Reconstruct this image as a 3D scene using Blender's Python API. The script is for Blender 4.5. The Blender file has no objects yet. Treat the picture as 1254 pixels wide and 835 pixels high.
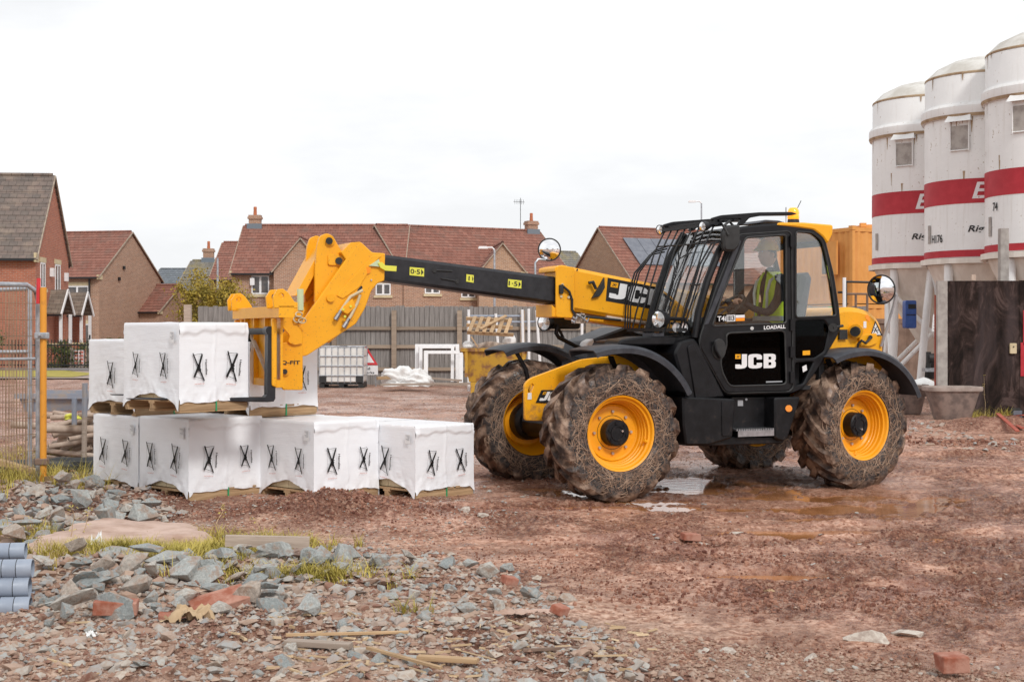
import bpy, bmesh, math, random
import numpy as np
from mathutils import Vector, Matrix
from mathutils.geometry import tessellate_polygon
random.seed(7); rng = np.random.default_rng(11)
SC = bpy.context.scene; COL = SC.collection
PI = math.pi
# ------------------------------------------------------------- camera, world, sun, exposure
EYE = 1.55; F = 1741.67; HZ = 407.0; CX = 627.0
cd = bpy.data.cameras.new('camera'); cam = bpy.data.objects.new('camera', cd); COL.objects.link(cam)
cam.location = (0, 0, EYE); cam.rotation_euler = (PI/2, 0, 0)
cd.sensor_width = 36; cd.sensor_fit = 'HORIZONTAL'; cd.lens = 50; cd.shift_y = -(417.5-HZ)/1254
cd.clip_start = 0.1; cd.clip_end = 3000
cd.dof.use_dof = True; cd.dof.focus_distance = 13.2; cd.dof.aperture_fstop = 11.0
SC.camera = cam
W = bpy.data.worlds.new('World'); SC.world = W; W.use_nodes = True
wn = W.node_tree.nodes; wl = W.node_tree.links
SUN_EL, SUN_AZ = 40.0, 156.0        # veiled sun, behind the camera to the right
bg = wn['Background']; bg.inputs['Strength'].default_value = 0.1
sk = wn.new('ShaderNodeTexSky'); sk.sky_type = 'NISHITA'; sk.sun_disc = False
sk.sun_elevation = math.radians(SUN_EL); sk.sun_rotation = math.radians(SUN_AZ)
tc = wn.new('ShaderNodeTexCoord'); mp = wn.new('ShaderNodeMapping'); mp.inputs['Scale'].default_value = (1, 1, 3.2)
nz = wn.new('ShaderNodeTexNoise'); nz.inputs['Scale'].default_value = 2.2; nz.inputs['Detail'].default_value = 7; nz.inputs['Roughness'].default_value = .55
rp = wn.new('ShaderNodeValToRGB'); rp.color_ramp.elements[0].position = .43; rp.color_ramp.elements[0].color = (7.7, 7.8, 7.95, 1)
rp.color_ramp.elements[1].position = .60; rp.color_ramp.elements[1].color = (9.4, 9.45, 9.6, 1)
mxw = wn.new('ShaderNodeMixRGB'); mxw.inputs[0].default_value = .975
wl.new(tc.outputs['Generated'], mp.inputs[0]); wl.new(mp.outputs[0], nz.inputs['Vector']); wl.new(nz.outputs['Fac'], rp.inputs[0])
wl.new(sk.outputs[0], mxw.inputs[1]); wl.new(rp.outputs[0], mxw.inputs[2]); wl.new(mxw.outputs[0], bg.inputs['Color'])
sd = bpy.data.lights.new('sun', 'SUN'); sun = bpy.data.objects.new('sun', sd); COL.objects.link(sun)
sd.energy = 1.5; sd.angle = math.radians(10); sd.color = (1, .975, .94)
_a = math.radians(SUN_AZ); _e = math.radians(SUN_EL)
sun.rotation_euler = Vector((math.sin(_a)*math.cos(_e), math.cos(_a)*math.cos(_e), math.sin(_e))).to_track_quat('Z', 'Y').to_euler()
SC.view_settings.view_transform = 'Standard'; SC.view_settings.look = 'None'; SC.view_settings.gamma = 1; SC.view_settings.exposure = 0.27
SC.render.engine = 'CYCLES'; SC.cycles.max_bounces = 8; SC.cycles.transparent_max_bounces = 16; SC.cycles.use_denoising = True

def PX(px, py, Y):                       # the point of the place seen at that spot of the photo, Y metres out
    return Vector(((px-CX)*Y/F, Y, EYE+(HZ-py)*Y/F))
def GY(py, z=0.0): return (EYE-z)*F/(py-HZ)
def GP(px, py, z=0.0):
    Y = GY(py, z); return ((px-CX)*Y/F, Y)

# ------------------------------------------------------------- materials
def lin(r, g, b): return tuple(((c/255)/12.92 if c/255 <= .04045 else ((c/255+.055)/1.055)**2.4) for c in (r, g, b))
class NT:
    def __init__(s, name):
        s.m = bpy.data.materials.new(name); s.m.use_nodes = True
        s.t = s.m.node_tree; s.n = s.t.nodes; s.b = s.n['Principled BSDF']; s.out = s.n['Material Output']
    def node(s, ty, ins={}, **kw):
        n = s.n.new(ty)
        for k, v in kw.items(): setattr(n, k, v)
        for k, v in ins.items(): s.set(n.inputs[k], v)
        return n
    def set(s, i, v):
        if hasattr(v, 'is_output'): s.t.links.new(v, i)
        elif hasattr(v, 'outputs'): s.t.links.new(v.outputs[0], i)
        elif isinstance(v, (tuple, list)) and len(v) == 3 and i.type == 'RGBA': i.default_value = (*v, 1)
        else: i.default_value = v
    def co(s, kind='Object', scale=(1, 1, 1), rot=(0, 0, 0)):
        c = s.node('ShaderNodeTexCoord')
        m = s.node('ShaderNodeMapping', {'Vector': c.outputs[kind], 'Scale': scale, 'Rotation': rot}); return m.outputs[0]
    def wpos(s, scale=(1, 1, 1)):
        g = s.node('ShaderNodeNewGeometry'); return s.node('ShaderNodeMapping', {'Vector': g.outputs['Position'], 'Scale': scale}).outputs[0]
    def noise(s, vec, scale, detail=4, rough=.55, dist=0):
        return s.node('ShaderNodeTexNoise', {'Vector': vec, 'Scale': scale, 'Detail': detail, 'Roughness': rough, 'Distortion': dist}).outputs['Fac']
    def ramp(s, fac, stops, interp='LINEAR'):
        r = s.node('ShaderNodeValToRGB', {'Fac': fac}); e = r.color_ramp.elements; r.color_ramp.interpolation = interp
        while len(e) < len(stops): e.new(.5)
        for el, (p, c) in zip(e, stops):
            el.position = p; el.color = (*c, 1) if isinstance(c, (tuple, list)) else (c, c, c, 1)
        return r.outputs[0]
    def mix(s, f, a, b, mode='MIX'): return s.node('ShaderNodeMixRGB', {0: f, 1: a, 2: b}, blend_type=mode).outputs[0]
    def math(s, op, a, b=0.0, clamp=False):
        n = s.node('ShaderNodeMath', {0: a, 1: b}, operation=op); n.use_clamp = clamp; return n.outputs[0]
    def bump(s, h, strength=.4, dist=.01, normal=None):
        d = {'Height': h, 'Strength': strength, 'Distance': dist}
        if normal is not None: d['Normal'] = normal
        return s.node('ShaderNodeBump', d).outputs[0]
    def P(s, **kw):
        names = dict(col='Base Color', rough='Roughness', metal='Metallic', normal='Normal', coat='Coat Weight', crough='Coat Roughness',
                     em='Emission Color', ems='Emission Strength', ior='IOR', alpha='Alpha', trans='Transmission Weight', spec='Specular IOR Level', sss='Subsurface Weight')
        for k, v in kw.items(): s.set(s.b.inputs[names[k]], v)
        return s.m
MATS = {}
def mk(name, c1, c2=None, scale=6, rough=.6, r2=None, bump=0, bscale=None, bd=.01, metal=0, coat=0, stretch=(1, 1, 1), lo=.4, hi=.6, ior=1.5, world=False):
    s = NT(name); v = s.wpos(stretch) if world else s.co('Object', stretch)
    n = s.noise(v, scale, 6, .6)
    col = s.ramp(n, [(lo, c1), (hi, c2)]) if c2 else c1
    kw = dict(col=col, metal=metal, coat=coat, ior=ior)
    kw['rough'] = s.ramp(n, [(lo, rough), (hi, r2)]) if r2 is not None else rough
    if bump: kw['normal'] = s.bump(s.noise(v, bscale or scale*4, 5, .6), bump, bd)
    MATS[name] = s.P(**kw); return MATS[name]

def machine_yellow():
    s = NT('machine_yellow'); v = s.co('Object'); w = s.wpos()
    n = s.noise(v, 3, 5); base = s.ramp(n, [(.35, (.84, .37, .008)), (.65, (.90, .42, .012))])
    zz = s.node('ShaderNodeSeparateXYZ', {0: w}).outputs[2]
    d = s.noise(w, 14, 8, .7)
    low = s.math('MULTIPLY', s.math('SUBTRACT', 1.15, zz, True), .55, True)
    k = s.math('MULTIPLY', s.math('SUBTRACT', s.math('ADD', d, low), .62, True), 3.0, True)
    col = s.mix(k, base, (.23, .11, .055)); sp = s.noise(w, 60, 2, .5)
    k2 = s.ramp(sp, [(.66, 0.0), (.70, 1.0)])
    col = s.mix(s.math('MULTIPLY', k2, .5), col, (.20, .10, .05))
    MATS['yellow'] = s.P(col=col, rough=s.ramp(k, [(0, .42), (1, .85)]), coat=.12, crough=.12, spec=.35, normal=s.bump(s.noise(v, 18, 3), .08, .01)); return MATS['yellow']
def machine_black(name, c, c2, r=.4, mud=.5):
    s = NT(name); w = s.wpos(); n = s.noise(w, 9, 8, .7)
    zz = s.node('ShaderNodeSeparateXYZ', {0: w}).outputs[2]
    low = s.math('MULTIPLY', s.math('SUBTRACT', 1.2, zz, True), mud, True)
    k = s.math('MULTIPLY', s.math('SUBTRACT', s.math('ADD', n, low), .68, True), 2.2, True)
    col = s.mix(k, s.ramp(n, [(.4, c), (.62, c2)]), (.10, .062, .04))
    MATS[name] = s.P(col=col, rough=s.ramp(n, [(.3, r), (.7, r+.18)]), spec=.32, normal=s.bump(s.noise(w, 120, 2), .06, .004)); return MATS[name]
def glass(name, tint, refl=.10, haze=.05, rough=.01, fm=1.6):
    s = NT(name)
    tr = s.node('ShaderNodeBsdfTransparent', {'Color': tint}); gl = s.node('ShaderNodeBsdfGlossy', {'Color': (1, 1, 1), 'Roughness': rough})
    fr = s.node('ShaderNodeFresnel', {'IOR': 1.5}); f = s.math('ADD', s.math('MULTIPLY', fr, fm), refl, True)
    df = s.node('ShaderNodeBsdfDiffuse', {'Color': (.6, .6, .58)}); dn = s.noise(s.co('Object'), 4, 5)
    m1 = s.node('ShaderNodeMixShader', {0: f, 1: tr, 2: gl})
    m2 = s.node('ShaderNodeMixShader', {0: s.math('MULTIPLY', dn, haze*2), 1: m1, 2: df})
    s.t.links.new(m2.outputs[0], s.out.inputs[0]); MATS[name] = s.m; return s.m
def tyre_mat():
    s = NT('muddy_tyre'); v = s.co('Object'); sx = s.node('ShaderNodeSeparateXYZ', {0: v})
    r = s.math('SQRT', s.math('ADD', s.math('POWER', sx.outputs[0], 2.0), s.math('POWER', sx.outputs[2], 2.0)))
    wv = s.node('ShaderNodeVectorMath', {0: v, 1: s.node('ShaderNodeVectorMath', {0: s.node('ShaderNodeTexNoise', {'Vector': v, 'Scale': 7.0, 'Detail': 3.0}).outputs['Color'], 1: (.10, .10, .10)}, operation='MULTIPLY').outputs[0]}, operation='ADD').outputs[0]
    def web(sc, w):
        vo = s.node('ShaderNodeTexVoronoi', {'Vector': wv, 'Scale': sc}, feature='DISTANCE_TO_EDGE').outputs['Distance']
        return s.ramp(vo, [(w*.5, 1.0), (w, 0.0)])
    w1 = web(13.0, .05); w2 = web(22.0, .06); w3 = web(40.0, .05)
    webs = s.math('MAXIMUM', w1, s.math('MULTIPLY', w2, .9)); patch = s.ramp(s.noise(v, 5, 4), [(.36, .1), (.55, 1.0)])
    webs = s.math('MULTIPLY', s.math('MULTIPLY', s.math('MAXIMUM', webs, s.math('MULTIPLY', w3, .35)), patch), .55)
    tread = s.ramp(r, [(.53, 0.0), (.60, 1.0)])
    mudn = s.noise(v, 9, 7, .65)
    mud = s.math('ADD', s.math('MULTIPLY', tread, .46), s.math('MULTIPLY', mudn, 1.0)); mud = s.ramp(mud, [(.62, 0.0), (.82, 1.0)])
    rub = s.ramp(s.noise(v, 24, 6, .65), [(.42, (.014, .014, .016)), (.52, (.040, .037, .036)), (.64, (.12, .088, .07))])
    tan = s.ramp(s.noise(v, 26, 5), [(.3, (.20, .105, .062)), (.7, (.36, .215, .14))])
    brown = s.ramp(s.noise(v, 6, 6), [(.40, (.030, .015, .010)), (.52, (.15, .09, .06)), (.62, (.36, .245, .175))])
    c = s.mix(mud, s.mix(webs, rub, tan), brown)
    h = s.math('ADD', s.math('MULTIPLY', webs, .5), s.math('MULTIPLY', s.noise(v, 30, 5), .9))
    MATS['tyre'] = s.P(col=c, rough=s.ramp(s.noise(v, 5, 4), [(.42, .32), (.56, .85)]), normal=s.bump(h, .8, .012)); return MATS['tyre']
def brick_mat(name, c1, c2, mortar, var=(.8, .75, .7)):
    s = NT(name)
    # uv-free: choose the wall plane by normal, in object space
    c = s.node('ShaderNodeTexCoord'); sx = s.node('ShaderNodeSeparateXYZ', {0: c.outputs['Object']})
    nx = s.math('ABSOLUTE', s.node('ShaderNodeSeparateXYZ', {0: c.outputs['Normal']}).outputs[0])
    along = s.math('ADD', s.math('MULTIPLY', sx.outputs[0], s.math('SUBTRACT', 1.0, nx)), s.math('MULTIPLY', sx.outputs[1], nx))
    vec = s.node('ShaderNodeCombineXYZ', {0: along, 1: sx.outputs[2], 2: 0.0}).outputs[0]
    b = s.node('ShaderNodeTexBrick', {'Vector': vec, 'Color1': c1, 'Color2': c2, 'Mortar': mortar, 'Scale': 1.0, 'Mortar Size': .009, 'Bias': -.1, 'Brick Width': .225, 'Row Height': .075})
    n = s.noise(vec, .9, 5, .6); n2 = s.noise(vec, 9, 3)
    col = s.mix(s.ramp(n, [(.35, .0), (.7, .45)]), b.outputs[0], var, 'MULTIPLY'); col = s.mix(.35, col, s.ramp(n2, [(.3, .55), (.7, 1.0)]), 'MULTIPLY')
    MATS[name] = s.P(col=col, rough=.9, normal=s.bump(b.outputs['Fac'], -.3, .01)); return MATS[name]
def roof_mat(name, c1, c2, c3, w=.3):
    s = NT(name); c = s.node('ShaderNodeTexCoord'); sx = s.node('ShaderNodeSeparateXYZ', {0: c.outputs['Object']})
    vec = s.node('ShaderNodeCombineXYZ', {0: sx.outputs[0], 1: s.math('MULTIPLY', sx.outputs[2], 1.35), 2: 0.0}).outputs[0]
    b = s.node('ShaderNodeTexBrick', {'Vector': vec, 'Color1': c1, 'Color2': c2, 'Mortar': tuple(x*.3 for x in c1), 'Scale': 1.0, 'Mortar Size': .008, 'Bias': 0.0, 'Brick Width': w, 'Row Height': .27})
    n = s.noise(c.outputs['Object'], 1.1, 6, .65); n2 = s.noise(c.outputs['Object'], 7.0, 3, .6)
    col = s.mix(s.ramp(n, [(.5, 0.0), (.66, .6)]), b.outputs[0], c3)
    col = s.mix(.45, col, s.ramp(n2, [(.3, .5), (.7, 1.0)]), 'MULTIPLY')
    MATS[name] = s.P(col=col, rough=.85, normal=s.bump(b.outputs['Fac'], -.3, .015)); return MATS[name]
def ground_mat():
    s = NT('muddy_ground'); w = s.wpos(); n1 = s.noise(w, .55, 6, .6); n2 = s.noise(w, 3.2, 8, .65); n3 = s.noise(w, 22, 8, .7); n4 = s.noise(w, 90, 4, .7)
    red = s.ramp(n3, [(.38, (.22, .085, .050)), (.49, (.43, .22, .145)), (.60, (.68, .43, .32))])
    tan = s.ramp(n3, [(.38, (.20, .125, .085)), (.5, (.43, .31, .225)), (.61, (.64, .53, .42))])
    sx = s.node('ShaderNodeSeparateXYZ', {0: w}); xx, yy = sx.outputs[0], sx.outputs[1]
    left = s.math('ADD', s.math('MULTIPLY', s.math('SUBTRACT', .6, xx), .22), s.math('MULTIPLY', s.math('SUBTRACT', 9.0, yy), .16))
    k = s.ramp(s.math('ADD', left, s.math('MULTIPLY', n2, 1.0)), [(.45, 0.0), (.95, .75)])
    col = s.mix(k, red, tan)
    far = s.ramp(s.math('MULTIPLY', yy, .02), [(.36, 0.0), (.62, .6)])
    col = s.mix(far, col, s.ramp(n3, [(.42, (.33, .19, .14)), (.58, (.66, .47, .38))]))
    dark = s.ramp(s.math('ADD', s.math('MULTIPLY', n2, .6), s.math('MULTIPLY', n3, .4)), [(.52, 0.0), (.60, .7)]); col = s.mix(dark, col, (.17, .058, .034))
    n5 = s.noise(w, 48, 3, .6); crumb = s.node('ShaderNodeAttribute', {}, attribute_name='crumb').outputs['Fac']
    col = s.mix(s.math('MULTIPLY', crumb, .72), col, s.ramp(n3, [(.38, (.13, .042, .026)), (.50, (.34, .135, .08)), (.62, (.60, .36, .25))]))
    col = s.mix(s.math('MULTIPLY', s.ramp(n5, [(.56, 0.0), (.62, .8)]), s.math('ADD', .40, crumb, True)), col, (.13, .05, .032))
    speck = s.ramp(n4, [(.58, 0.0), (.68, .75)]); col = s.mix(speck, col, (.60, .47, .41))
    wet = s.ramp(s.math('ADD', s.math('MULTIPLY', n1, .7), s.math('MULTIPLY', n2, .45)), [(.52, .60), (.60, .24)])
    attr = s.node('ShaderNodeAttribute', {}, attribute_name='wet').outputs['Fac']; soil = s.node('ShaderNodeAttribute', {}, attribute_name='soil').outputs['Fac']
    col = s.mix(s.math('MULTIPLY', soil, s.ramp(n3, [(.35, 1.0), (.65, .55)])), col, s.ramp(n4, [(.4, (.085, .026, .018)), (.6, (.24, .095, .07))]))
    col = s.mix(s.math('MULTIPLY', attr, .55), col, (.17, .065, .028))
    rough = s.mix(attr, wet, (.13, .13, .13))
    hgt = s.math('ADD', s.math('MULTIPLY', n3, 1.0), s.math('MULTIPLY', n4, .5))
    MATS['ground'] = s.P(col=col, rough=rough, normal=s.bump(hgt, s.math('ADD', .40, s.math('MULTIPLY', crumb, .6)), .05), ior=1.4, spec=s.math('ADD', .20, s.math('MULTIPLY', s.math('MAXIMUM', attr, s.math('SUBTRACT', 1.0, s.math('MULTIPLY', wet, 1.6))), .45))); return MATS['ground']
def rock_mat(name, stops, rough=.85):
    s = NT(name); oi = s.node('ShaderNodeObjectInfo'); v = s.co('Object'); n = s.noise(v, 6, 7, .65)
    c = s.ramp(oi.outputs['Random'], stops, 'CONSTANT')
    c = s.mix(.75, c, s.ramp(n, [(.3, .45), (.7, 1.15)]), 'MULTIPLY'); c = s.mix(s.ramp(s.noise(v, 2.5, 5), [(.5, 0.0), (.64, .7)]), c, (.30, .19, .13))
    c = s.mix(s.ramp(s.noise(v, 14, 3), [(.62, 0.0), (.68, .5)]), c, (.55, .52, .48))
    MATS[name] = s.P(col=c, rough=rough, normal=s.bump(n, .6, .02)); return MATS[name]
def wood(name, c1, c2, rough=.8, axis=0, sc=5):
    st = [9, 9, 9]; st[axis] = .6; s = NT(name); v = s.co('Object', tuple(st)); oi = s.node('ShaderNodeObjectInfo')
    n = s.noise(v, sc, 6, .6, .6); c = s.ramp(n, [(.3, c1), (.7, c2)])
    c = s.mix(.6, c, s.ramp(oi.outputs['Random'], [(0, .62), (1, 1.12)]), 'MULTIPLY')
    MATS[name] = s.P(col=c, rough=rough, normal=s.bump(n, .3, .005)); return MATS[name]
def wrap_mat():
    s = NT('white_wrap'); v = s.co('Object'); rip = s.noise(s.co('Object', (1.2, 1.2, 22)), 5, 3, .5, .4); cr = s.noise(v, 5, 8, .62, 1.0); fl = s.noise(v, 1.7, 3)
    h = s.math('ADD', s.math('MULTIPLY', rip, .22), s.math('MULTIPLY', cr, .5))
    c = s.ramp(fl, [(.3, (.83, .845, .88)), (.7, (.88, .89, .91))])
    c = s.mix(s.ramp(s.noise(v, 3, 7), [(.68, 0.0), (.8, .25)]), c, (.60, .52, .45))
    MATS['wrap'] = s.P(col=c, rough=.34, normal=s.bump(h, .22, .03), sss=0.0, spec=.5); return MATS['wrap']
def silo_mat():
    s = NT('silo_paint'); v = s.co('Object'); streak = s.noise(s.co('Object', (5, 5, .35)), 2.2, 6, .6); n = s.noise(v, 2.3, 8, .7); spot = s.noise(v, 16, 3, .6)
    c = s.ramp(n, [(.3, (.76, .76, .75)), (.7, (.84, .84, .83))]); c = s.mix(s.ramp(streak, [(.54, 0.0), (.74, .45)]), c, (.58, .55, .49))
    c = s.mix(s.ramp(s.math('ADD', s.math('MULTIPLY', spot, .7), s.math('MULTIPLY', n, .3)), [(.62, 0.0), (.66, .8)]), c, (.34, .25, .17))
    zz = s.node('ShaderNodeSeparateXYZ', {0: s.co('Generated')}).outputs[2]
    MATS['silo'] = s.P(col=c, rough=.5, normal=s.bump(n, .08, .02)); return MATS['silo']
machine_yellow(); tyre_mat(); ground_mat(); wrap_mat(); silo_mat()
machine_black('black', (.004, .004, .005), (.009, .009, .011), .34, .22); machine_black('fender', (.035, .037, .045), (.06, .063, .073), .42, .12)
machine_black('boom_black', (.018, .018, .021), (.03, .03, .034), .3, .0)
glass('cab_glass', (.96, .98, .97), .03, .0, .01, 1.1); glass('far_glass', (.97, .98, .98), .0, .0); glass('screen_glass', (.88, .94, .93), .07, .02); glass('dark_glass', (.16, .17, .18), -.02, .0, .01, .6)
glass('lamp_glass', (.9, .9, .9), .15, .1, .05)
mk('mirror', (.92, .92, .93), rough=.02, metal=1); mk('chrome', (.8, .8, .78), rough=.15, metal=1)
mk('steel', (.32, .32, .33), (.5, .5, .52), 8, .35, metal=.8); mk('galv', (.34, .36, .39), (.50, .52, .55), 14, .42, metal=.6, bump=.1)
mk('rubber', (.014, .014, .014), (.025, .025, .025), 12, .6, bump=.1); mk('interior', (.018, .018, .02), (.03, .03, .033), 10, .7)
mk('seat_grey', (.05, .05, .06), (.08, .08, .09), 10, .8, bump=.2)
mk('ink', (.012, .012, .013), rough=.5); mk('red_ink', (.62, .20, .15), rough=.5); mk('white_paint', (.80, .80, .80), (.74, .74, .75), 5, .45)
mk('grey_print', (.35, .36, .38), rough=.5); mk('rim_yellow', (.84, .33, .004), (.90, .38, .006), 5, .42, lo=.3, hi=.6, coat=.1); mk('mesh_rust', (.20, .125, .075), (.34, .23, .15), 3, .7); mk('rust', (.30, .20, .12), (.42, .31, .2), 5, .9); mk('verge', (.30, .24, .18), (.4, .33, .26), 5, .9); mk('strand', (.27, .175, .12), (.43, .30, .215), 9, .9); mk('lime', (.72, .70, .08), rough=.4); mk('hivis', (.62, .85, .03), (.80, 1.0, .06), 7, .75, bump=.3, bscale=18); mk('reflective', (.62, .64, .64), rough=.35)
mk('hardhat', (.90, .62, .05), rough=.3); mk('skin', (.55, .30, .21), (.60, .34, .25), 8, .55); mk('navy', (.018, .02, .028), (.03, .032, .042), 9, .85, bump=.3, bscale=20); mk('hair', (.03, .018, .01), rough=.7)
mk('pale_green', (.52, .62, .40), rough=.4); mk('orange_lens', (.95, .30, .01), rough=.2, coat=.5); mk('green_sign', (.02, .30, .12), rough=.5)
mk('dirty_dome', (.50, .47, .42), (.66, .64, .60), 2.2, .7, bump=.1); mk('red', (.40, .010, .022), (.46, .018, .032), 4, .55, bump=.05); mk('dull_red', (.34, .07, .045), (.42, .11, .07), 6, .8); mk('sign_red', (.62, .03, .04), rough=.4)
mk('blue', (.025, .07, .27), (.04, .10, .33), 5, .45); mk('orange_cabin', (.66, .29, .065), (.72, .33, .085), 2.5, .6); mk('beige_steel', (.66, .60, .53), (.78, .73, .66), 2.5, .6, bump=.1, stretch=(2, 2, .5))
mk('brown_cabin', (.17, .11, .08), (.24, .16, .12), 3, .8); mk('ibc_plastic', (.66, .64, .60), (.78, .77, .74), 2.2, .35)
mk('upvc', (.78, .78, .79), (.84, .84, .84), 6, .35); mk('window_dark', (.05, .05, .055), (.12, .10, .09), 2.2, .08, coat=.5); mk('cream', (.55, .45, .28), (.62, .52, .34), 5, .8)
mk('gutter', (.012, .012, .014), rough=.4); mk('pot', (.42, .13, .06), (.5, .17, .08), 8, .85)
mk('solar', (.11, .12, .15), (.15, .16, .19), 3, .25, coat=.5); mk('lead', (.16, .19, .22), rough=.6)
mk('concrete', (.30, .27, .25), (.42, .39, .36), 6, .9, bump=.3); mk('mortar', (.38, .25, .19), (.55, .40, .33), 3.2, .9, bump=.5, bscale=9, world=True)
mk('soil', (.13, .045, .028), (.36, .18, .12), 9, .92, bump=.9, bscale=30, world=True)
mk('tub_rim', (.30, .24, .21), (.42, .35, .31), 6, .7); mk('red_brick', (.30, .095, .055), (.44, .23, .17), 9, .95, bump=.5); mk('clay_pipe', (.36, .26, .20), (.52, .42, .34), 4, .8, bump=.2); mk('grey_pipe', (.27, .31, .38), (.33, .37, .44), 5, .42, bump=.04)
mk('skip_yellow', (.50, .29, .035), (.25, .12, .05), 5, .8, lo=.46, hi=.6, bump=.2); mk('skip_blue', (.22, .245, .30), (.32, .27, .23), 5, .7, lo=.45, hi=.65, bump=.2)
mk('tub', (.16, .12, .105), (.27, .20, .17), 7, .8, bump=.3); mk('orange_tube', (.72, .30, .03), (.5, .2, .03), 16, .6, lo=.55, hi=.75)
mk('sheet', (.72, .72, .71), (.8, .8, .79), 4, .5, bump=.6, bscale=9, bd=.03); mk('grass_leaf', (.28, .23, .03), (.55, .44, .10), 5, .7, world=True); mk('lawn', (.28, .24, .04), (.42, .34, .07), 2, .95, bump=.6, bscale=40, world=True)
mk('tree_leaf', (.20, .155, .02), (.42, .30, .035), 1.6, .7, world=True); mk('tree_dark', (.06, .07, .02), (.14, .12, .03), .9, .8, world=True); mk('bark', (.12, .09, .07), (.2, .16, .13), 8, .9)
mk('hedge', (.05, .07, .02), (.12, .13, .04), 3, .9, world=True); mk('tarmac', (.16, .145, .14), (.22, .20, .19), 3, .9, world=True); mk('gravel_track', (.27, .20, .165), (.37, .29, .25), 1.2, .95, bump=.5, bscale=20, world=True)
s_ = NT('puddle_water'); _w = s_.wpos(); s_.P(col=s_.ramp(s_.noise(_w, 2, 4), [(.4, (.30, .12, .045)), (.6, (.45, .20, .085))]), rough=.06, ior=1.33, normal=s_.bump(s_.noise(_w, 9, 2), .10, .01)); MATS['water'] = s_.m
s_ = NT('straw'); MATS['straw'] = s_.P(col=s_.ramp(s_.node('ShaderNodeObjectInfo').outputs['Random'], [(0, (.40, .27, .15)), (1, (.62, .47, .30))]), rough=.85)
s_ = NT('lit_lens'); MATS['beacon'] = s_.P(col=(.95, .33, .01), rough=.15, em=(1, .30, .02), ems=.9, coat=.5)
s_ = NT('lamp_reflector'); MATS['lampr'] = s_.P(col=(.85, .86, .88), rough=.18, metal=.7)
s_ = NT('gravel_stone'); _a = s_.node('ShaderNodeAttribute', {}, attribute_name='tint').outputs['Fac']
_gn = s_.noise(s_.wpos(), 35, 5, .65); MATS['gravel'] = s_.P(normal=s_.bump(_gn, .5, .01), col=s_.mix(s_.ramp(_gn, [(.45, 0.0), (.62, .65)]), s_.ramp(_a, [(0, (.16, .065, .045)), (.25, (.30, .17, .12)), (.5, (.42, .30, .23)), (.66, (.30, .31, .31)), (.85, (.48, .41, .34)), (1, (.36, .38, .37))]), (.33, .235, .175)), rough=.9)
rock_mat('rock', [(0, (.35, .37, .36)), (.18, (.40, .41, .39)), (.34, (.30, .325, .32)), (.50, (.44, .39, .34)), (.60, (.41, .42, .40)), (.80, (.46, .39, .33)), (.90, (.52, .49, .44)), (.97, (.38, .27, .22))])
wood('pallet_wood', (.33, .20, .10), (.58, .40, .23)); wood('old_wood', (.30, .23, .18), (.48, .39, .32)); wood('fence_grey', (.15, .135, .125), (.29, .27, .255), .9, 2, 3); wood('rail_wood', (.24, .18, .13), (.38, .30, .23), .85, 0, 3)
s_ = NT('dark_ply'); _v = s_.co('Object', (1, 1, .42)); _n = s_.noise(_v, 3.2, 8, .65, 2.2); _m = s_.noise(s_.co('Object', (3, 3, .35)), 1.0, 4)
MATS['ply'] = s_.P(col=s_.mix(s_.ramp(_m, [(.5, 0.0), (.68, .6)]), s_.ramp(_n, [(.38, (.010, .006, .005)), (.52, (.030, .018, .015)), (.64, (.085, .056, .05))]), (.075, .055, .055)), spec=.2, rough=.85, normal=s_.bump(_n, .3, .01))
brick_mat('brick_brown', (.44, .235, .145), (.31, .165, .105), (.55, .45, .37)); brick_mat('brick_red', (.50, .16, .09), (.37, .11, .065), (.40, .28, .22)); brick_mat('brick_buff', (.48, .285, .17), (.36, .21, .13), (.55, .45, .36))
roof_mat('roof_red', (.25, .10, .070), (.33, .145, .105), (.19, .115, .09)); roof_mat('roof_mix', (.15, .125, .11), (.22, .165, .14), (.30, .23, .18), .33); roof_mat('roof_slate', (.16, .18, .20), (.20, .22, .245), (.13, .145, .15), .3)
roof_mat('roof_moss', (.20, .19, .165), (.26, .24, .21), (.34, .27, .09), .3); roof_mat('roof_porch', (.20, .155, .12), (.27, .21, .165), (.15, .12, .10), .3)

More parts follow.
